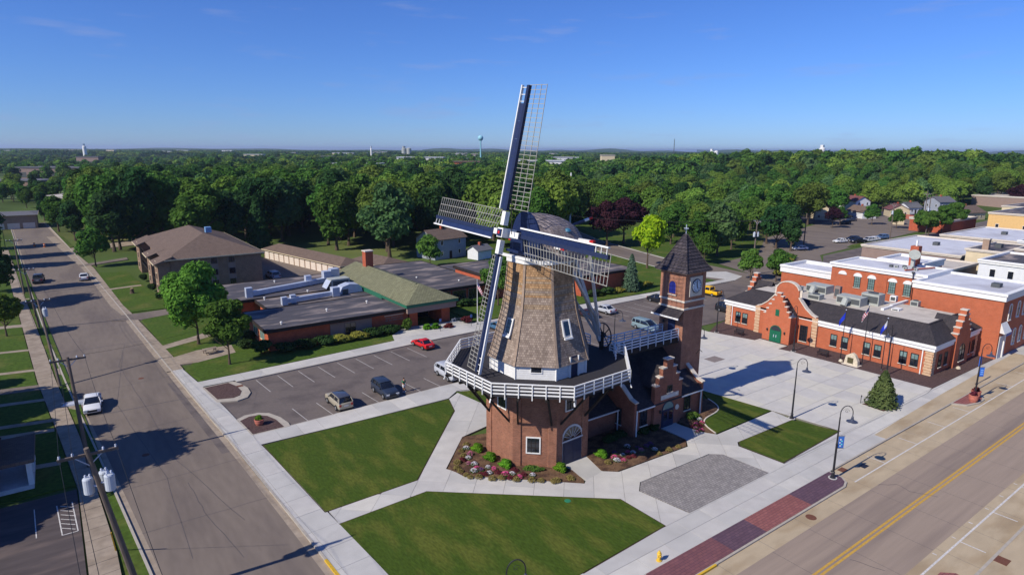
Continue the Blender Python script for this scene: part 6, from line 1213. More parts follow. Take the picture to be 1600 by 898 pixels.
# ================================================================== PERSON
pe = thing('person', 'person in green shirt and white shorts standing beside the dark blue SUV', 'person', (31.9,66.3,.0), R(-70), keep=False)
def skin_mesh(name, verts, edges, radii, m, par, sub=1, root=0):
    me = bpy.data.meshes.new(name); me.from_pydata(verts, edges, []); me.update(); o = bpy.data.objects.new(name, me); COL.objects.link(o); o.parent = par
    sm = o.modifiers.new('skin', 'SKIN')
    if not me.skin_vertices: me.skin_vertices.new()
    for i, r_ in enumerate(radii): me.skin_vertices[0].data[i].radius = (r_ if isinstance(r_, tuple) else (r_, r_)); me.skin_vertices[0].data[i].use_root = (i == root)
    ss = o.modifiers.new('sub', 'SUBSURF'); ss.levels = sub; ss.render_levels = sub; me.materials.append(m); return o
skin_c = mat('skin', (196,150,122), .6, .03)
V_ = [(0,0,.98),(0,0,1.2),(0,0,1.42),(0,.0,1.53),(0,.02,1.62),(0,.02,1.74),
      (0,.19,1.43),(.04,.27,1.15),(.22,.22,1.02),(0,-.19,1.43),(.04,-.27,1.15),(.22,-.22,1.02),
      (0,.1,.92),(.02,.12,.5),(-.02,.13,.08),(.14,.14,.04),(0,-.1,.92),(.02,-.12,.5),(-.02,-.13,.08),(.14,-.14,.04)]
E_ = [(0,1),(1,2),(2,3),(3,4),(4,5),(2,6),(6,7),(7,8),(2,9),(9,10),(10,11),(0,12),(12,13),(13,14),(14,15),(0,16),(16,17),(17,18),(18,19)]
Rr = [(.14,.12),(.135,.11),(.15,.11),.055,(.095,.085),(.075,.075),.06,.045,.035,.06,.045,.035,.085,.06,.045,.035,.085,.06,.045,.035]
body_ = skin_mesh('body', V_, E_, Rr, skin_c, pe, 2)
for s_ in (1,-1):
    for i in range(5):
        fx, fy = (.24, s_*(.22+(i-1.5)*.018)) if i < 4 else (.2, s_*.185); L_ = (.07,.085,.08,.06,.05)[i]
        skin_mesh('finger', [(fx,fy,1.015),(fx+L_*.55,fy,1.0),(fx+L_*.85,fy,.965)], [(0,1),(1,2)], [.0095,.0085,.0075], skin_c, body_, 1)
shirt = mat('green_shirt', (58,132,92), .8, .05, 8); skin_mesh('shirt', [(0,0,.98),(0,0,1.2),(0,0,1.43),(0,.2,1.44),(.02,.25,1.26),(0,-.2,1.44),(.02,-.25,1.26)], [(0,1),(1,2),(2,3),(3,4),(2,5),(5,6)], [(.165,.14),(.155,.13),(.165,.125),.085,.075,.085,.075], shirt, pe, 2)
skin_mesh('shorts', [(0,0,.98),(0,.1,.9),(.01,.115,.56),(0,-.1,.9),(.01,-.115,.56)], [(0,1),(1,2),(0,3),(3,4)], [(.165,.14),.115,.1,.115,.1], mat('white_shorts', (226,226,228), .8, .03), pe, 2)
MB().lathe([(.0,.1),(.06,.085),(.09,.03),(.092,-.03),(.07,-.05)], (-.015,.02,1.745), 14).build('hair', mat('brown_hair', (60,44,34), .8, .1), pe, smooth=True, local=True)
for s_ in (1,-1): MB().lathe([(.005,-.012),(.012,0),(.005,.012)], (.083,.02+s_*.032,1.69), 8).build('eye', M['black'], pe, local=True); MB().lathe([(.01,-.03),(.018,0),(.01,.03)], (0,.02+s_*.095,1.68), 8).build('ear', skin_c, pe, local=True); MB().box(-.1,s_*.13-.05,0,.2,s_*.13+.05,.09).build('shoe', M['white'], pe, local=True)
MB().bar((.088,.02,1.70),(.115,.02,1.66), .022).build('nose', skin_c, pe, local=True); MB().bar((.086,-.005,1.62),(.086,.045,1.62), .012).build('mouth', mat('lips', (160,90,80), .6, 0), pe, local=True)
# ================================================================== SHRUBS AND FLOWERS
for u, v, w_, h, c in ((746,704,1.1,.85,'lime'),(766,718,1.15,.9,'lime'),(790,729,1.15,.9,'lime'),(876,735,1.15,1.0,'lime'),(940,713,1.1,.95,'lime')):
    x, y = G(u,v,.2); shrub(x, y, w_, w_, h, c, {746:'bright green bush at the left corner of the mill base',766:'bright green bush second from the left at the mill base',790:'bright green bush below the left mill pilaster',876:'bright green bush beside the mill double door',940:'bright green bush right of the mill door'}[u], 'bright bushes round the mill', name='bush', cat='bush', size=.16)
x, y = G(834,734,.2); shrub(x, y, 1.9, .8, .45, 'hedge', 'low clipped green mound under the front mill window', 'bright bushes round the mill', rot=R(-42), name='bush', cat='bush', size=.14)
for u, v, w_, h in ((950,690,1.6,.8),(965,683,1.6,.8),(1003,676,1.5,.7),(1018,671,1.5,.7),(1082,652,1.5,.7)):
    x, y = G(u,v,.2); shrub(x, y, w_, w_*.8, h, 'darkhedge' if u < 1050 else 'hedge', 'dark green shrub against the visitor centre wall' if u < 1050 else 'green shrub in the small bed by the clock tower', 'shrubs along the visitor centre', size=.16)
FM = {k: mat('petal_'+k, c, .7, .12, 12) for k, c in {'white':(218,212,220),'pink':(214,84,140),'rose':(196,112,148),'purple':(112,60,122),'darkred':(104,38,48),'straw':(132,118,66)}.items()}
def clump_mesh(kind, seed):
    rg = np.random.default_rng(seed); n = 150; a = rg.uniform(0,6.28,n); r = .42*np.sqrt(rg.uniform(0,1,n)); z = .30*(1-(r/.45)**2)+.08; P = np.stack([r*np.cos(a), r*np.sin(a), z+rg.uniform(-.03,.05,n)],1); N = np.tile([0,0,1.],(n,1))
    v1, f1 = leaf_cloud(P, N, .10, rg, 1.1); Pl = np.stack([r*1.05*np.cos(a+1), r*1.05*np.sin(a+1), z*.75],1); v2, f2 = leaf_cloud(Pl, N, .13, rg)
    me = bpy.data.meshes.new('blossoms'); me.from_pydata(v1.tolist()+v2.tolist(), [], f1.tolist()+(f2+len(v1)).tolist()); me.materials.append(FM[kind]); me.materials.append(LM['hedge'] if kind not in ('darkred','straw') else FM[kind])
    me.polygons.foreach_set('material_index', [0]*len(f1)+[1]*len(f2)); me.update(); return me
CL = {k: [clump_mesh(k, 300+7*i+j) for j in range(2)] for i, k in enumerate(FM)}
def clump(u, v, k, where, s=1.0):
    x, y = G(u, v, .25); o = bpy.data.objects.new('flower_clump', random.choice(CL[k])); COL.objects.link(o); o.location = (x,y,.16); o.rotation_euler = (0,0,random.uniform(0,6)); o.scale = (s,s,s)
    tag(o, {'white':'clump of white petunias','pink':'clump of bright pink petunias','rose':'clump of pale rose petunias','purple':'clump of purple petunias','darkred':'patch of dark red foliage plants','straw':'tuft of straw coloured daylily leaves'}[k]+' in the '+where, 'flowers', '%s plants in the %s' % (k, where))
wb = 'mill bed'
for u, v, k in ((728,700,'white'),(735,708,'rose'),(732,715,'white'),(731,724,'rose'),(741,724,'white'),(746,731,'pink'),(739,736,'white'),(762,730,'white'),(765,739,'white'),(772,733,'pink'),(791,741,'pink'),(801,740,'white'),(813,744,'pink'),(833,741,'white'),(752,733,'purple'),(724,712,'straw'),(722,704,'straw'),(728,693,'straw'),(716,722,'straw'),(713,731,'straw'),(720,736,'straw'),(728,742,'straw'),(735,745,'straw'),(748,744,'straw'),(768,747,'straw'),(783,747,'straw'),(806,748,'straw'),(830,749,'straw'),(845,750,'straw'),(865,752,'straw'),(870,750,'straw'),(890,745,'straw'),(893,748,'straw'),(757,740,'darkred'),(724,719,'darkred'),(778,738,'darkred'),(796,746,'darkred'),(819,740,'darkred'),(803,735,'darkred'),(752,741,'darkred'),(806,745,'darkred')): clump(u+random.uniform(-1.5,1.5), v+random.uniform(-1,1), k, wb, random.uniform(.65,.9))
eb = 'visitor centre bed'
for u, v, k in ((960,714,'pink'),(964,719,'white'),(973,710,'white'),(981,706,'pink'),(989,707,'white'),(1002,703,'rose'),(996,699,'purple'),(1016,694,'purple'),(1023,702,'white'),(980,697,'white'),(974,719,'pink'),(982,714,'darkred'),(990,712,'darkred'),(968,716,'darkred'),(960,707,'purple'),(1010,697,'purple'),(1045,702,'straw'),(1060,697,'straw'),(1030,708,'straw'),(950,722,'straw')): clump(u, v, k, eb, random.uniform(.6,.85))
for u, v, k in ((1088,662,'pink'),(1093,655,'white'),(1086,668,'rose'),(1096,671,'pink'),(1090,674,'rose'),(1094,664,'darkred'),(1082,666,'darkred'),(1097,660,'pink')): clump(u, v, k, 'clock tower bed', random.uniform(.5,.75))
hg = 'hedges along the school front'
for i, (x0, w_, c, h) in enumerate(((24.6,3.2,'darkhedge',1.5),(27.6,3.4,'darkhedge',1.4),(30.6,3.2,'darkhedge',1.4),(33.2,3.0,'gold',1.2),(36.0,3.0,'gold',1.2),(38.3,3.0,'darkhedge',1.7),(41.0,3.0,'darkhedge',1.5))): shrub(x0, 90.0-.02*i, w_*1.1, 2.0, h, c, ('dark yew hedge mound %s along the school wall' % ('at the brick corner','below blank brick','left of the gold shrubs','','','right of the school window','nearest the sign')[i]) if c != 'gold' else ('golden green shrub below the school window, %s one' % ('left' if i == 3 else 'right')), hg, name='hedge', cat='hedge', size=.24)
for x, y, w_, h, c, lb_ in ((44.2,90.4,1.8,2.0,'hedge','tall rounded green bush left of the porch'),(47.2,88.6,1.5,.9,'lime','low lime shrub by the porch path, left one'),(48.6,88.2,1.5,.8,'lime','low lime shrub by the porch path, right one'),(50.6,87.4,1.6,.7,'rust','low dark red shrub at the porch path corner'),(54.6,88.4,2.2,1.1,'rust','dark red shrub beside the bicycle rack'),(57.2,98.6,3.2,1.4,'hedge','green shrub row under the school windows, left one'),(60.8,98.4,3.2,1.5,'darkhedge','green shrub row under the school windows, middle one'),(64.0,98.2,3.2,1.4,'hedge','green shrub row under the school windows, right one'),(21.6,91.2,2.8,2.0,'darkhedge','dark bush at the left brick corner of the school'),(20.4,95.4,2.2,1.3,'darkhedge','dark low bush behind the school corner path'),(22.0,99.6,2.0,1.2,'darkhedge','dark low bush under the school side window'),(86.4,90.6,3.2,1.4,'darkhedge','dark hedge mound before the gym wall, left one'),(90,90.4,3.2,1.3,'darkhedge','dark hedge mound before the gym wall, middle one'),(93.2,90.2,2.6,1.0,'gold','low golden hedge before the gym wall'),(99.8,91.4,3.2,1.3,'hedge','green bush right of the lone spruce'),(103.0,91.2,2.6,1.0,'gold','golden low bush right of the green bush')): shrub(x, y, w_, w_*.75, h, c, lb_, name='bush', cat='bush', size=.22)
for i in range(9): shrub(138+i*3.2, 81.5+i*1.5, 3.4, 2.2, 1.3, 'hedge' if i % 3 else 'gold', 'clipped green hedge mound behind the yellow pickup', 'hedge row under the small trees', name='hedge', cat='hedge', size=.3)
# ================================================================== NAMED TREES
tree('near_round', 15.1, 101.4, 'full round maple nearest the school corner, left of the smaller tree', s=1.12); tree('near_loose', 16.8, 89.0, 'smaller open crowned tree in front of the maple at the school corner', s=1.08)
tree('spruce', 96.4, 90.0, 'blue green spruce standing alone before the gym wall', name='spruce_tree', s=.8); tree('small_spruce', 75.2, 30.1, 'small bushy spruce in a mulch square on the plaza', name='spruce_tree', s=1.05, z=.15)
x, y = G(948,385); tree('maroon', x, y, 'dark maroon tree on the park lawn, left of the pair', s=1.2); x, y = G(974,381); tree('maroon', x, y, 'dark maroon tree on the park lawn, right of the pair', s=1.25)
x, y = G(1011,419); tree('yellow', x, y, 'bright yellow green tree left of the clock tower roof', s=1.18); x, y = G(775,486); tree('near_loose', 66.2, 95.6, 'leafy tree behind the school flag beside the lower sail', s=1.12)
x, y = G(1120,400); tree('g', x, y, 'large silvery green tree right of the clock tower roof', s=1.12); x, y = G(1090,405); tree('h', x, y, 'spreading green tree directly behind the clock tower finial', s=.95); x, y = G(1100,412); tree('street_small', x, y, 'small green tree just right of the clock tower roof', s=1.0)
x, y = G(1212,388); tree('b', x, y, 'dark dense tree behind the transformer pole', s=1.05); x, y = G(1235,392); tree('f', x, y, 'dark upright tree left of the lone white sedan', s=.95)
x, y = G(1172,437); tree('street_small', x, y, 'small round tree left of the transformer pole', s=.95); x, y = G(1212,440); tree('street_small', x, y, 'small round tree right of the transformer pole', s=1.0)
x, y = G(672,417); tree('street_small', x, y, 'rounded light green tree left of the white shed', s=1.1); x, y = G(150,417); tree('street_small', x, y, 'small dark street tree beyond the apartments', s=1.3)
x, y = G(1362,351); tree('street_small', x, y, 'small globe tree in the rear car park, left of the row', s=1.1); x, y = G(1400,357); tree('street_small', x, y, 'small globe tree in the rear car park, second in the row', s=1.0); x, y = G(1434,363); tree('street_small', x, y, 'small globe tree in the rear car park, third in the row', s=1.1)
for u, v, s_ in ((1470,368,1.3),(1450,370,1.1),(1490,362,1.3)): x, y = G(u, v); tree('near_loose', x, y, 'loose grey green tree behind the flat shop roofs', s=s_, group='loose trees behind the shops')
x, y = G(1312,352); tree('street_small', x, y, 'small dark red tree at the edge of the far car park', s=1.0); PROTO['plum'] = (PROTO['street_small'][0], crown_mesh('crown', 'small', 77, 3000, 6.5, 6.2, .45, LM['maroon']), 1.6, 6.5, 6.2); x, y = G(1300,356); tree('plum', x, y, 'small purple leaved tree by the far car park', s=1.1)
x, y = G(1592,326); tree('maroon', x, y, 'dark purple tree at the right edge above the shops', s=1.1)
# west side of the side street; the big tree outside the frame casts the shade on the road
tree('e', -14.0, 66.8, 'large tree outside the left edge whose shade falls across the road', s=1.15); tree('h', -17.5, 80, 'yard tree at the left edge shading the porch house', s=.8); tree('d', -20, 98, 'yard tree beyond the left edge above the narrow lawns', s=.8)
for u, v, k, s_, lb_ in ((92,362,'a',.95,'dark tree at the right of the far street end'),(118,376,'j',1.0,'round dark tree behind the small street tree'),(152,352,'b',1.35,'tall dark tree above the far street end'),(188,390,'d',1.3,'large light green tree touching the apartment roof'),(214,380,'c',1.3,'tall green tree behind the left apartment eave'),(42,325,'a',.7,'rounded tree at the edge of the mown field'),(70,345,'f',.8,'narrow dark tree beside the street end depot'),(240,372,'f',1.4,'tall dark tree above the left apartment ridge'),(172,372,'e',1.2,'olive tree left of the apartments')):
    x, y = G(u, v); tree(k, x, y, lb_, s=s_)
PROTO['lime_small'] = (PROTO['street_small'][0], crown_mesh('crown', 'small', 78, 3000, 6, 6, .42, LM['light']), 1.6, 6, 6)
tree('lime_small', -8.6, 123, 'small yellow green tree on the lawn left of the poles', s=.95); tree('a', -18.5, 59, 'shade tree outside the left edge beside the dark car park', s=.9); tree('c', -18, 74.5, 'shade tree outside the left edge behind the porch house', s=1.1); tree('i', -18.5, 88, 'shade tree outside the left edge above the striped lawns', s=1.0); tree('b', -12.5, 147, 'dark tree at the left edge casting a broad shadow over the street', s=1.0); tree('f', -14, 163, 'dark upright tree at the left edge beyond the broad shadow', s=1.1); tree('j', -15.5, 196, 'dark tree by the far left pavement', s=1.1); tree('b', -17, 214, 'dark tree near the far end of the left street', s=1.1); tree('a', -19, 236, 'green tree at the far end of the left street', s=1.1)
# ================================================================== SCATTERED TREES
def hillz(x, y):
    "low wooded rise on the right, in camera metres"
    r = ((x-330)/250)**2+((y-600)/300)**2
    return 13*max(0, 1-r)
hm = MB(); N1, N2 = 26, 26
for i in range(N1+1):
    for j in range(N2+1): cx, cy = -60+800*i/N1, 270+740*j/N2; hm.v.append((*c2w(cx,cy), hillz(cx,cy)-.3 if hillz(cx,cy) > 0 else -.6))
for i in range(N1):
    for j in range(N2): hm.f.append((i*(N2+1)+j, (i+1)*(N2+1)+j, (i+1)*(N2+1)+j+1, i*(N2+1)+j+1))
struct('wooded_rise', hm, M['field'], smooth=True)
VN = [(-200,320),(0,322),(60,330),(100,350),(140,392),(180,402),(240,405),(405,402),(420,386),(520,392),(560,404),(640,408),(690,392),(705,380),(770,382),(800,398),(900,392),(905,366),(1010,368),(1060,392),(1180,394),(1250,352),(1320,344),(1340,330),(1480,327),(1490,322),(1800,318)]
def uvof(x, y, z=0):
    zz = z-CAM_H; fw = y*math.cos(_p)-zz*math.sin(_p); up = y*math.sin(_p)+zz*math.cos(_p); return 800+x/fw*FPX, 449-up/fw*FPX
holes = [(G(720,405),13),(G(700,398),12),(G(1022,338),9),(G(1335,330),12),(G(1465,333),11),(G(1320,340),8),(G(1350,338),9),(G(1424,345),10),(G(1410,338),8),(G(1500,345),14),(G(75,330),14),(G(130,330),14),(G(1000,300),8)]
random.seed(21); cand = []
yy = 150.0
while yy < 460:
    st = 9.6+yy*.010; xx = -.92*yy-20
    while xx < .92*yy+20:
        x = xx+random.uniform(-.35,.35)*st; y = yy+random.uniform(-.35,.35)*st; u, v = uvof(x, y)
        xx += st
        if v > np.interp(u, [p[0] for p in VN], [p[1] for p in VN]): continue
        W_ = c2w(x, y)
        if any((W_[0]-h[0][0])**2+(W_[1]-h[0][1])**2 < h[1]**2 for h in holes): continue
        if -260 < u < 128 and (280 < v < 304 or random.random() < .5): continue
        if 128 < u < 430 and v < 300 and random.random() < .35: continue
        if 235 < u < 300 and 284 < v < 300 and random.random() < .7: continue
        if -10 < W_[0]+.06*W_[1] < 24 and W_[1] < 330 and W_[0] < 4: continue
        if 900 < u < 1010 and v > 352 and random.random() < .75: continue
        if random.random() < .06: continue
        cand.append((x, y, u, v, W_))
    yy += st*.92
cand.sort(key=lambda c: c[0]**2+c[1]**2)
PAL = {0: 'abcfjhaec', 1: 'gdhiaced', 2: 'abcdefghij'}
def region(u):
    for lim, t in ((190,'left of the apartments'),(410,'behind the apartment roof'),(560,'behind the garage row'),(680,'behind the school chimney'),(790,'behind the left sail'),(900,'behind the windmill cap'),(1060,'behind the maroon pair'),(1240,'right of the clock tower'),(1400,'behind the far car park'),(3000,'above the shops')):
        if u < lim: return t
KN = {'a':'rounded mid green tree','b':'broad dark green tree','c':'upright mid green tree','d':'rounded light green tree','e':'broad olive green tree','f':'upright dark green tree','g':'rounded silvery green tree','h':'loose mid green tree','i':'broad light green tree','j':'rounded dark green tree'}
WORDS = 'leftmost second third fourth fifth sixth seventh eighth ninth tenth eleventh twelfth thirteenth fourteenth fifteenth sixteenth seventeenth eighteenth nineteenth'.split()
def ORD(i, n):
    "place in a row of n, counted from the nearer end"
    if i == 0: return 'leftmost'
    if i == n-1: return 'rightmost'
    j = n-1-i
    if i <= j and i < 19: return WORDS[i]+' from the left'
    if j < 19: return WORDS[j]+' from the right'
    return 'number %d from the left' % (i+1)
rows = {}
rest = []
for i, (x, y, u, v, W_) in enumerate(cand):
    d_ = math.hypot(x, y); k = random.choice('abcdefghijaacfjh' if u < 900 else 'abdeghidghaeij')
    hs = (1.18+.3*random.random()+(.14 if v > 335 else 0) if u < 900 else .92+.28*random.random()); 
    if u < 130: hs *= .62
    if 900 < u < 1250 and v > 350: hs *= .85
    if random.random() < .05: k = 'dark_spruce'; hs *= .9
    z_ = hillz(x, y)
    if i < 300 and -60 < u < 1660: rows.setdefault((k, region(u)), []).append((u, tree(k, *W_, 'tree', s=hs*random.uniform(.9,1.1), sz=hs, group='trees '+region(u), z=z_)))
    else: rest.append((W_[0], W_[1], z_-.2, hs, k))
for (k, rg_), L_ in rows.items():
    L_.sort(key=lambda t: t[0])
    for i, (u, o) in enumerate(L_): o['label'] = (KN.get(k) or 'tall dark conifer')+((', '+ORD(i, len(L_))+',') if len(L_) > 1 else '')+' '+rg_
# ================================================================== FAR WOODS (one mass, instanced)
def join_tree(key, lod=None):
    tm, cm, zc, W_, H_ = PROTO[key]; n1 = len(tm.vertices); me = bpy.data.meshes.new('far_'+key)
    v1 = [tuple(v.co) for v in tm.vertices]; v2 = [(v.co.x, v.co.y, v.co.z+zc) for v in cm.vertices]
    me.from_pydata(v1+v2, [], [tuple(p.vertices) for p in tm.polygons]+[tuple(n1+q for q in p.vertices) for p in cm.polygons]); me.materials.append(M['bark']); me.materials.append(cm.materials[0])
    me.polygons.foreach_set('material_index', [0]*len(tm.polygons)+[1]*len(cm.polygons)); me.update(); return me
def scatter(name, protos, pts, label, cat):
    "pts: x, y, z, scale, index"
    col = bpy.data.collections.new(name+'_kinds')
    for i, me in enumerate(protos): o = bpy.data.objects.new('%s_kind_%02d' % (name, i), me); col.objects.link(o)
    me = bpy.data.meshes.new(name); me.from_pydata([p[:3] for p in pts], [], []); me.update()
    for an, ty, val in (('sc','FLOAT',[p[3] for p in pts]),('ix','INT',[int(p[4]) for p in pts]),('rz','FLOAT',[random.uniform(0,6.28) for _ in pts])): a = me.attributes.new(an, ty, 'POINT'); a.data.foreach_set('value', val)
    ob = bpy.data.objects.new(name, me); COL.objects.link(ob); tag(ob, label, cat, None, 'stuff')
    ng = bpy.data.node_groups.new(name, 'GeometryNodeTree'); ng.interface.new_socket('Geometry', in_out='INPUT', socket_type='NodeSocketGeometry'); ng.interface.new_socket('Geometry', in_out='OUTPUT', socket_type='NodeSocketGeometry')
    n = ng.nodes; gi = n.new('NodeGroupInput'); go = n.new('NodeGroupOutput'); ip = n.new('GeometryNodeInstanceOnPoints'); ci = n.new('GeometryNodeCollectionInfo'); ci.inputs['Collection'].default_value = col; ci.inputs['Separate Children'].default_value = True; ci.inputs['Reset Children'].default_value = True
    def na(nm, ty): q = n.new('GeometryNodeInputNamedAttribute'); q.data_type = ty; q.inputs['Name'].default_value = nm; return next(o for o in q.outputs if o.enabled and o.name == 'Attribute')
    cx = n.new('ShaderNodeCombineXYZ'); ng.links.new(na('rz','FLOAT'), cx.inputs[2]); e2r = n.new('FunctionNodeEulerToRotation'); ng.links.new(cx.outputs[0], e2r.inputs[0])
    ng.links.new(gi.outputs[0], ip.inputs['Points']); ng.links.new(ci.outputs[0], ip.inputs['Instance']); ip.inputs['Pick Instance'].default_value = True; ng.links.new(na('ix','INT'), ip.inputs['Instance Index']); ng.links.new(e2r.outputs[0], ip.inputs['Rotation']); ng.links.new(na('sc','FLOAT'), ip.inputs['Scale']); ng.links.new(ip.outputs[0], go.inputs[0])
    md = ob.modifiers.new('scatter', 'NODES'); md.node_group = ng
    return ob
keys = list('abcdefghij')+['dark_spruce']
scatter('woodland_canopy', [join_tree(k) for k in keys], [(x, y, z, s_, keys.index(k)) for x, y, z, s_, k in rest], 'unbroken green tree canopy filling the middle distance of the town', 'woodland')
far = []
for i in range(8):
    kd, c = [('round','mid'),('broad','dark'),('tall','mid'),('round','light'),('broad','olive'),('round','dark'),('loose','blue'),('broad','mid')][i]; far.append(crown_mesh('far_crown', kd, 400+i, 800, 15, 15, 1.5, LM[c]))
pts = []; yy = 455.0
while yy < 1700:
    st = 12+yy*.009; xx = -.9*yy
    while xx < .9*yy:
        x = xx+random.uniform(-.4,.4)*st; y = yy+random.uniform(-.4,.4)*st; xx += st; u, v = uvof(x, y); keep = .9
        if u < 420: keep = .5
        if u < 150 and 455 < y < 585: keep = .04
        if 1480 < u and y > 900: keep = .8
        if random.random() < keep: h_ = hillz(x, y); pts.append((*c2w(x, y), -1.5+h_, random.uniform(.75,1.3)*(1.15 if u > 300 else .85), random.randrange(8)))
    yy += st*.9
scatter('distant_woodland', far, pts, 'distant dark green woodland stretching between the town roofs', 'woodland')
# beyond that, whole copses
cop = []
for i in range(4):
    rg = np.random.default_rng(600+i); P = []; N = []
    for _ in range(26):
        c = np.array([rg.uniform(-42,42), rg.uniform(-42,42), rg.uniform(7,12)]); s_ = rg.uniform(6,10); d_ = rg.normal(0,1,(42,3)); d_ /= np.linalg.norm(d_,axis=1)[:,None]; d_[:,2] = np.abs(d_[:,2])*1.0-.25; P.append(c+d_*s_*np.array([1.1,1.1,.9])); N.append(d_)
    v_, f_ = leaf_cloud(np.concatenate(P), np.concatenate(N), 5.0, rg); me = bpy.data.meshes.new('copse'); me.from_pydata(v_.tolist(), [], f_.tolist()); me.update(); me.materials.append(LM[('mid','dark','olive','dark')[i]]); cop.append(me)
pts = []; yy = 1700.0
while yy < 5400:
    st = 52+yy*.006; xx = -.9*yy
    while xx < .9*yy:
        x = xx+random.uniform(-.4,.4)*st; y = yy+random.uniform(-.4,.4)*st; xx += st
        if random.random() < .74: pts.append((*c2w(x, y), -2, random.uniform(.8,1.25), random.randrange(4)))
    yy += st*.95
scatter('horizon_woodland', cop, pts, 'thin dark line of woods along the horizon', 'woodland')
# ================================================================== HOUSES
def house(x, y, w_, d_, h, ang, wm, rm, label, rh=2.2, group='houses among the trees', name='house', cat='house', z=0, win=True):
    r = thing(name, label, cat, (x,y,z), R(ang), group, keep=False)
    mb = MB(); p = [(-d_/2,0),(d_/2,0),(d_/2,h),(0,h+rh),(-d_/2,h)]; mb.add([(-w_/2,a,b) for a,b in p]+[(w_/2,a,b) for a,b in p], [tuple(range(5))[::-1], tuple(range(5,10))]+[(i,(i+1)%5,5+(i+1)%5,5+i) for i in range(5)]); mb.build('wall', M[wm], r, local=True)
    ov_ = .4; sl_ = rh/(d_/2); mb = MB()
    for s_ in (-1,1): mb.add([(-w_/2-ov_,s_*(d_/2+ov_),h-ov_*sl_+.06),(w_/2+ov_,s_*(d_/2+ov_),h-ov_*sl_+.06),(w_/2+ov_,0,h+rh+.06),(-w_/2-ov_,0,h+rh+.06),(-w_/2-ov_,s_*(d_/2+ov_),h-ov_*sl_+.2),(w_/2+ov_,s_*(d_/2+ov_),h-ov_*sl_+.2),(w_/2+ov_,0,h+rh+.22),(-w_/2-ov_,0,h+rh+.22)], [(0,1,2,3),(7,6,5,4),(0,4,5,1),(1,5,6,2),(2,6,7,3),(3,7,4,0)])
    rf = mb.build('roof', M[rm], r, local=True); MB().box(-.3,-.4,h+rh*.5,.3,.3,h+rh+.9).build('chimney', M['brick_chim'], rf, local=True)
    if win:
        for T_, L_ in ((lambda a,b,q: (a,-d_/2-b,q), w_),(lambda a,b,q: (w_/2+b,a,q), d_),(lambda a,b,q: (-w_/2-b,-a,q), d_)):
            for zz in ([1.0] if h < 4 else [1.0,3.8]):
                for a in (-L_*.28, L_*.28): o = MB().box(a-.45,.0,zz,a+.45,.06,zz+1.3,T_).build('window', M['white'], r, local=True); MB().box(a-.36,.06,zz+.08,a+.36,.07,zz+1.22,T_).build('pane', M['glass'], o, local=True)
        MB().box(-.45,-d_/2-.06,0,.45,-d_/2,2.05).build('door', M['darkwood'], r, local=True)
    return r
hp = lambda u, v: G(u, v)
x, y = hp(716,402); house(x-3, y+4, 11, 8, 5.4, 10, 'vinyl_grey', 'roof_brown', 'grey two storey house with brown roof below the left sail')
sh_x, sh_y = 92.5, 142.5; house(sh_x, sh_y, 5.2, 4, 2.5, 12, 'vinyl_white', 'roof_grey', 'small white shed behind the school gym', 1.1, None, 'shed', 'shed', win=False); T_ = frame((sh_x,sh_y), -78); MB().box(-.4,2.02,.7,.4,2.08,1.8,T_).build('shed_window', M['glass'], bpy.data.objects['shed'])
x, y = hp(1024,339); house(x, y, 9, 7.5, 5.2, -25, 'vinyl_white', 'roof_red', 'white house with maroon roof between the trees left of the clock tower')
x, y = hp(1333,331); house(x, y, 12, 8, 5.6, 65, 'vinyl_white', 'roof_red', 'white house with maroon roof above the far car park'); x, y = hp(1345,340); house(x, y, 10, 7, 3.0, 65, 'vinyl_white', 'roof_brown', 'low white garage with brown roof below the white house')
x, y = hp(1466,335); house(x, y, 9.5, 8, 6.2, -20, 'vinyl_grey', 'roof_grey', 'two storey grey house with grey roof above the shops'); x, y = hp(1420,333); house(x, y, 8, 7, 3.0, -20, 'vinyl_white', 'roof_grey', 'low white gabled garage beside the grey house'); x, y = hp(1283,342); house(x, y, 9, 7, 4, 40, 'cream', 'roof_brown', 'cream house with brown roof half hidden by trees')
x, y = hp(1400,338); house(x, y, 9, 8, 3.4, 40, 'vinyl_tan', 'roof_red', 'tan house with dark red roof left of the white garage'); x, y = hp(1505,342); house(x, y, 13, 10, 3.2, -15, 'vinyl_tan', 'roof_brown', 'tan bungalow with brown hipped roof above the shops', 2.6); x, y = hp(1402,350); house(x, y, 5, 4, 2.3, 30, 'vinyl_tan', 'roof_red', 'small tan shed at the rear car park edge', 1.2, None, 'shed', 'shed', win=False)
fe = thing('board_fence', 'brown board fence along the rear car park', 'fence', (*hp(1440,347),0)); a_, b_ = Vector((*hp(1412,341),0)), Vector((*hp(1466,351),0))
for i in range(26): p, q = a_.lerp(b_, i/26), a_.lerp(b_, (i+.93)/26); MB().bar((p.x,p.y,1.0),(q.x,q.y,1.0), .06, 2.0).build('board', M['terracotta'], fe)
x, y = hp(1512,300); house(x, y, 10, 8, 5, 20, 'vinyl_white', 'roof_grey', 'white house deep in the trees on the right')
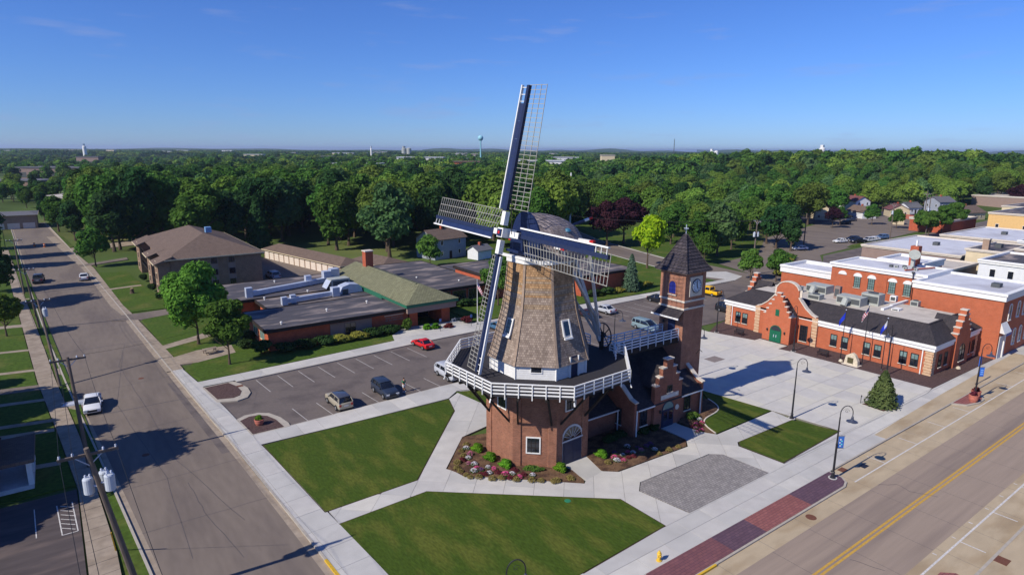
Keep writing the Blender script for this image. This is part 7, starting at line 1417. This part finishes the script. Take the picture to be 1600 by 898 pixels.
# porch house at the left edge
ph = thing('porch_house', 'dark red house with white porch posts at the left edge', 'house', (-14,66.6,0)); MB().box(-22,63.6,-.1,-7.2,73,5.2).build('wall', mat('dark_red_siding', (104,64,62), .85, .05), ph); MB().add([(-22.6,63,5.1),(-6.6,63,5.1),(-6.6,68.3,8.4),(-22.6,68.3,8.4),(-6.6,73.6,5.1),(-22.6,73.6,5.1)], [(0,1,2,3),(3,2,4,5),(0,3,5),(1,4,2),(0,5,4,1)]).build('roof', M['roof_brown'], ph)
MB().box(-7.2,64.4,.1,-4.4,70,.5).build('porch_floor', M['greypole'], ph); MB().box(-7.3,64.1,2.6,-4.1,70.3,2.9).build('porch_roof', M['roof_brown'], ph)
for y_ in (64.6,67.2,69.8): MB().box(-4.75,y_-.2,.5,-4.35,y_+.2,2.6).build('porch_post', M['white'], ph)
MB().box(-4.7,64.6,.5,-4.5,69.8,1.2).build('porch_rail', M['white'], ph); window(ph, frame((-7.2,0),0), 71.5, 1.2, 1.2, 1.4)
boat = thing('overturned_boat', 'pale overturned dinghy on the verge by the white car', 'boat', (-.9,84.5,.1)); MB().lathe([(.02,-1.3),(.35,-1.0),(.5,0),(.4,.9),(.1,1.3)], (0,0,0), 12, lambda a,b,c: (-.9+c, 84.5+a, .12+max(b,0)*.8)).build('hull', M['galv'], boat); MB().bar((-2.15,84.5,.5),(.35,84.5,.5), .05).build('keel', M['greypole'], boat)
ts = thing('tree_stump', 'cut pale stump on the apartment lawn', 'stump', (10.6,146.4,.09)); MB().lathe([(.5,0),(.36,.25),(.33,.9),(.3,1.0)], (10.6,146.4,.09), 10).build('trunk', M['bark'], ts); MB().lathe([(.29,0),(.29,.01)], (10.6,146.4,1.09), 10).build('cut_face', M['quoin'], ts)
# far end of the left street
garage('depot', 'brick depot with pale blue roof at the end of the left street', -22, 292, -4, 306, 3, 'roof_grey', 5.0, .6).rotation_euler = (0,0,R(90)); 
# ================================================================== SHOPS BEYOND THE TALL HALL
def shop(label, x0, y0, x1, y1, h, m, rm, par_h=.35, cor='coping', win=()):
    r = thing('shop_building', label, 'shop', ((x0+x1)/2,(y0+y1)/2,0)); block(r, x0, y0, x1, y1, h, m, rm, par_h, cor, ch=.3)
    T = frame((x0,0),180)
    for y, z in win: window(r, T, -y, z, .9, 1.5, 'white', 'glass', 1, 2, fw=.08)
    MB().box((x0+x1)/2-.8,(y0+y1)/2-.6,h,(x0+x1)/2+.8,(y0+y1)/2+.6,h+.9).build('roof_unit', M['hvac_dark'], r); return r
shop('low shop with cream gravel roof behind the tall hall', 142, 50, 163, 62, 5.0, 'grey_panel', 'roof_cream'); shop('long grey membrane roofed shop above the cream roof', 168, 55, 200, 77, 5.4, 'grey_panel', 'roof_white'); shop('white painted shop with two dark windows behind the tall hall', 151, 33, 168, 46, 7.4, 'vinyl_white', 'roof_tar', .5, 'white', ((43.5,4.6),(40.5,4.6)))
shop('cream side walled shop with dark roof and tan chimney', 166, 46.6, 184, 53.4, 7.6, 'cream', 'roof_tar', .3, 'coping'); shop('tan brick shop with dark roof at the right edge', 172, 36, 187, 46, 8.0, 'buff', 'roof_tar', .3, 'coping'); shop('white walled shop with black roof at the right edge', 188, 30, 215, 50, 8.0, 'vinyl_white', 'roof_tar', .4, 'white', ((45,4.8),(38,4.8)))
shop('pale grey roofed store behind the cream shop', 203, 52, 236, 72, 6.0, 'vinyl_tan', 'roof_white'); shop('yellow brick store with small windows at the right edge', 274, 56, 320, 83, 7.6, 'vinyl_yellow' if 'vinyl_yellow' in M else 'cream', 'roof_tar', .4, 'coping', ((80,2.4),(72,2.4),(68,2.4))); shop('red fronted low store left of the yellow brick store', 262, 90, 285, 104, 4.6, 'brick_school', 'roof_cream', .5, 'coping'); shop('cream shop row far above the yellow store', 345, 70, 400, 100, 5.5, 'cream', 'roof_tar', .3); shop('flat grey roofed block high on the right', 400, 96, 450, 130, 6.5, 'grey_panel', 'roof_cream', .3)
cm_ = thing('shop_chimney', 'tan chimney standing on the cream side walled shop', 'chimney', (166.8,50,7.6)); MB().box(166.2,49.4,7.6,167.4,50.6,10.2).build('stack', M['buff'], cm_); MB().box(166.1,49.3,10.2,167.5,50.7,10.4).build('cap', M['coping'], cm_)
# ================================================================== FAR LANDMARKS
def cpos(u, d): return c2w((u-800)/FPX*d*1.0, d)
wx, wy_ = cpos(751, 1180); wt = thing('water_tower', 'pale blue water tower with round tank on the horizon', 'water tower', (wx,wy_,0))
wtm = mat('pale_blue_tank', (150,206,222), .5, .03); MB().lathe([(4.2,0),(1.6,3.5),(1.35,10),(1.35,43),(2.2,46)], (wx,wy_,0), 16).build('stem', wtm, wt, smooth=True); MB().lathe([(.2,0)]+[(5.0*math.sin(t), 5.0-5.0*math.cos(t)) for t in [math.pi*i/14 for i in range(1,14)]]+[(.2,10)], (wx,wy_,45), 20).build('tank', wtm, wt, smooth=True)
def silo(u, d, r, h, label, n=1, m='white'):
    x, y = cpos(u, d); t = thing('grain_silo', label, 'silo', (x,y,0), group='pale towers on the horizon')
    for i in range(n): MB().lathe([(r,0),(r,h*.93),(r*.6,h*.98),(r*.1,h)], (x+i*r*2.1*.8,y-i*r*2.1*.58,0), 14).build('shell', M[m], t)
    MB().box(x-r*.5,y-r*.5,h,x+r*.5,y+r*.5,h*1.12).build('headhouse', M[m], t)
silo(1104, 1500, 5, 30, 'white elevator tower standing on the horizon right of the clock tower', 2); silo(1272, 1350, 6, 38, 'white tank tower above the trees on the right horizon'); silo(146, 1500, 4, 34, 'white stack tower on the left horizon', 1); silo(634, 1900, 7, 34, 'pair of grey silos on the horizon left of the water tower', 2, 'hvac'); silo(584, 1500, 2.2, 32, 'thin pale stack on the horizon above the garages'); silo(14, 1700, 4, 28, 'small pale tower at the left end of the horizon', 1, 'hvac')
x, y = cpos(1046, 1600); ms_ = thing('radio_mast', 'thin dark radio mast on the horizon behind the clock tower', 'mast', (x,y,0)); MB().tube([(x,y,0),(x,y,58)], [1.1,.7], 6).build('mast', M['hvac_dark'], ms_)
for i in range(7): MB().bar((x-1.1,y,8*i+4),(x+1.1,y,8*i+8), .3).build('lattice_bar', M['hvac_dark'], ms_)
def shed(u, d, L_, W_, h, m, rm, label, ang=54):
    x, y = cpos(u, d); s_ = thing('warehouse', label, 'warehouse', (x,y,0), R(ang-90), 'pale flat roofs far across the town', keep=False); MB().box(-L_/2,-W_/2,-1,L_/2,W_/2,h).build('wall', M[m], s_, local=True); MB().box(-L_/2-.6,-W_/2-.6,h,L_/2+.6,W_/2+.6,h+1.0).build('roof', M[rm], s_, local=True)
    for i in range(max(2, int(L_/14))): MB().box(-L_/2+4+i*14,-W_/2-.1,1,-L_/2+9+i*14,-W_/2,h*.6).build('loading_door', M['hvac_dark'], s_, local=True)
random.seed(5)
shed(838, 720, 62, 30, 17, 'white', 'roof_white', 'long white warehouse just right of the upper sail'); shed(905, 560, 90, 30, 12, 'grey_panel', 'roof_tar', 'long dark flat roofed plant behind the windmill cap'); shed(660, 980, 70, 30, 17, 'white', 'roof_white', 'white flat warehouse left of the water tower'); shed(700, 520, 46, 24, 13, 'cream', 'roof_cream', 'cream flat roofed building between trees above the left sail'); shed(560, 620, 50, 24, 15, 'hvac', 'roof_white', 'pale roofed plant above the garage trees'); shed(730, 640, 26, 20, 17, 'brick_hall', 'roof_brown', 'brown gabled block below the water tower'); shed(100, 620, 60, 26, 10, 'grey_panel', 'roof_grey', 'grey roofed barn behind the mown field'); shed(270, 430, 34, 20, 7, 'brick_apt', 'roof_brown', 'brown roofed school block in the left trees'); shed(300, 400, 16, 12, 6, 'white', 'roof_white', 'small white building in the left trees'); shed(125, 300, 26, 16, 6, 'brick_apt', 'roof_cream', 'low brick building with tan roof left of the trees'); shed(45, 470, 40, 20, 5, 'grey_panel', 'roof_grey', 'grey roofed house behind the mown field'); shed(1160, 1300, 60, 30, 16, 'white', 'roof_white', 'white plant right of the white elevator'); shed(945, 900, 18, 16, 22, 'cream', 'roof_cream', 'cream block tower behind the dark plant'); shed(880, 980, 40, 24, 18, 'white', 'roof_white', 'pale building above the dark plant')
US = sorted(random.choice((random.uniform(0,420),random.uniform(380,760),random.uniform(860,1300))) for _ in range(36))
for i in range(36):
    u = random.choice((random.uniform(0,420),random.uniform(380,760),random.uniform(860,1300))); u = US[i]; d = random.uniform(800,2600); shed(u, d, random.uniform(12,34)+d*.006, random.uniform(12,22), random.uniform(11,14)+d*.003, random.choice(('white','cream','hvac','grey_panel')), random.choice(('roof_white','roof_cream','roof_grey','roof_white')), 'small pale roof %s in the distant trees along the skyline' % ORD(i, 36))
# ================================================================== HAZE
hz = MB().box(-29000,-29000,-3.2,29000,29000,85).build('haze', mat('haze_air', (255,255,255), 1, 0)); tag(hz, 'thin blue summer haze over the distant land', 'haze', None, 'stuff')
hm_ = bpy.data.materials.new('haze_volume'); hm_.use_nodes = True; hn = hm_.node_tree; hn.nodes.clear(); ho = hn.nodes.new('ShaderNodeOutputMaterial'); pv = hn.nodes.new('ShaderNodeVolumePrincipled'); pv.inputs['Color'].default_value = (.62,.76,1,1); pv.inputs['Density'].default_value = 8.0e-5; pv.inputs['Anisotropy'].default_value = .2; hn.links.new(pv.outputs[0], ho.inputs['Volume'])
hz.data.materials.clear(); hz.data.materials.append(hm_)
# every label singles out one thing: look-alikes get their place in the row
same = {}
for o in list(COL.objects):
    if o.parent is None and 'label' in o.keys() and 'category' in o.keys(): same.setdefault(o['label'], []).append(o)
for lb_, L_ in same.items():
    if len(L_) < 2: continue
    def ukey(o):
        q = o.location if o.location.length > .01 else Vector(o.bound_box[0]); sa, ca = math.sin(R(HEAD)), math.cos(R(HEAD)); x, y = q.x*sa-q.y*ca, q.x*ca+q.y*sa; return x/max(y, 1)
    L_.sort(key=ukey)
    for i, o in enumerate(L_): o['label'] = lb_+', '+ORD(i, len(L_))
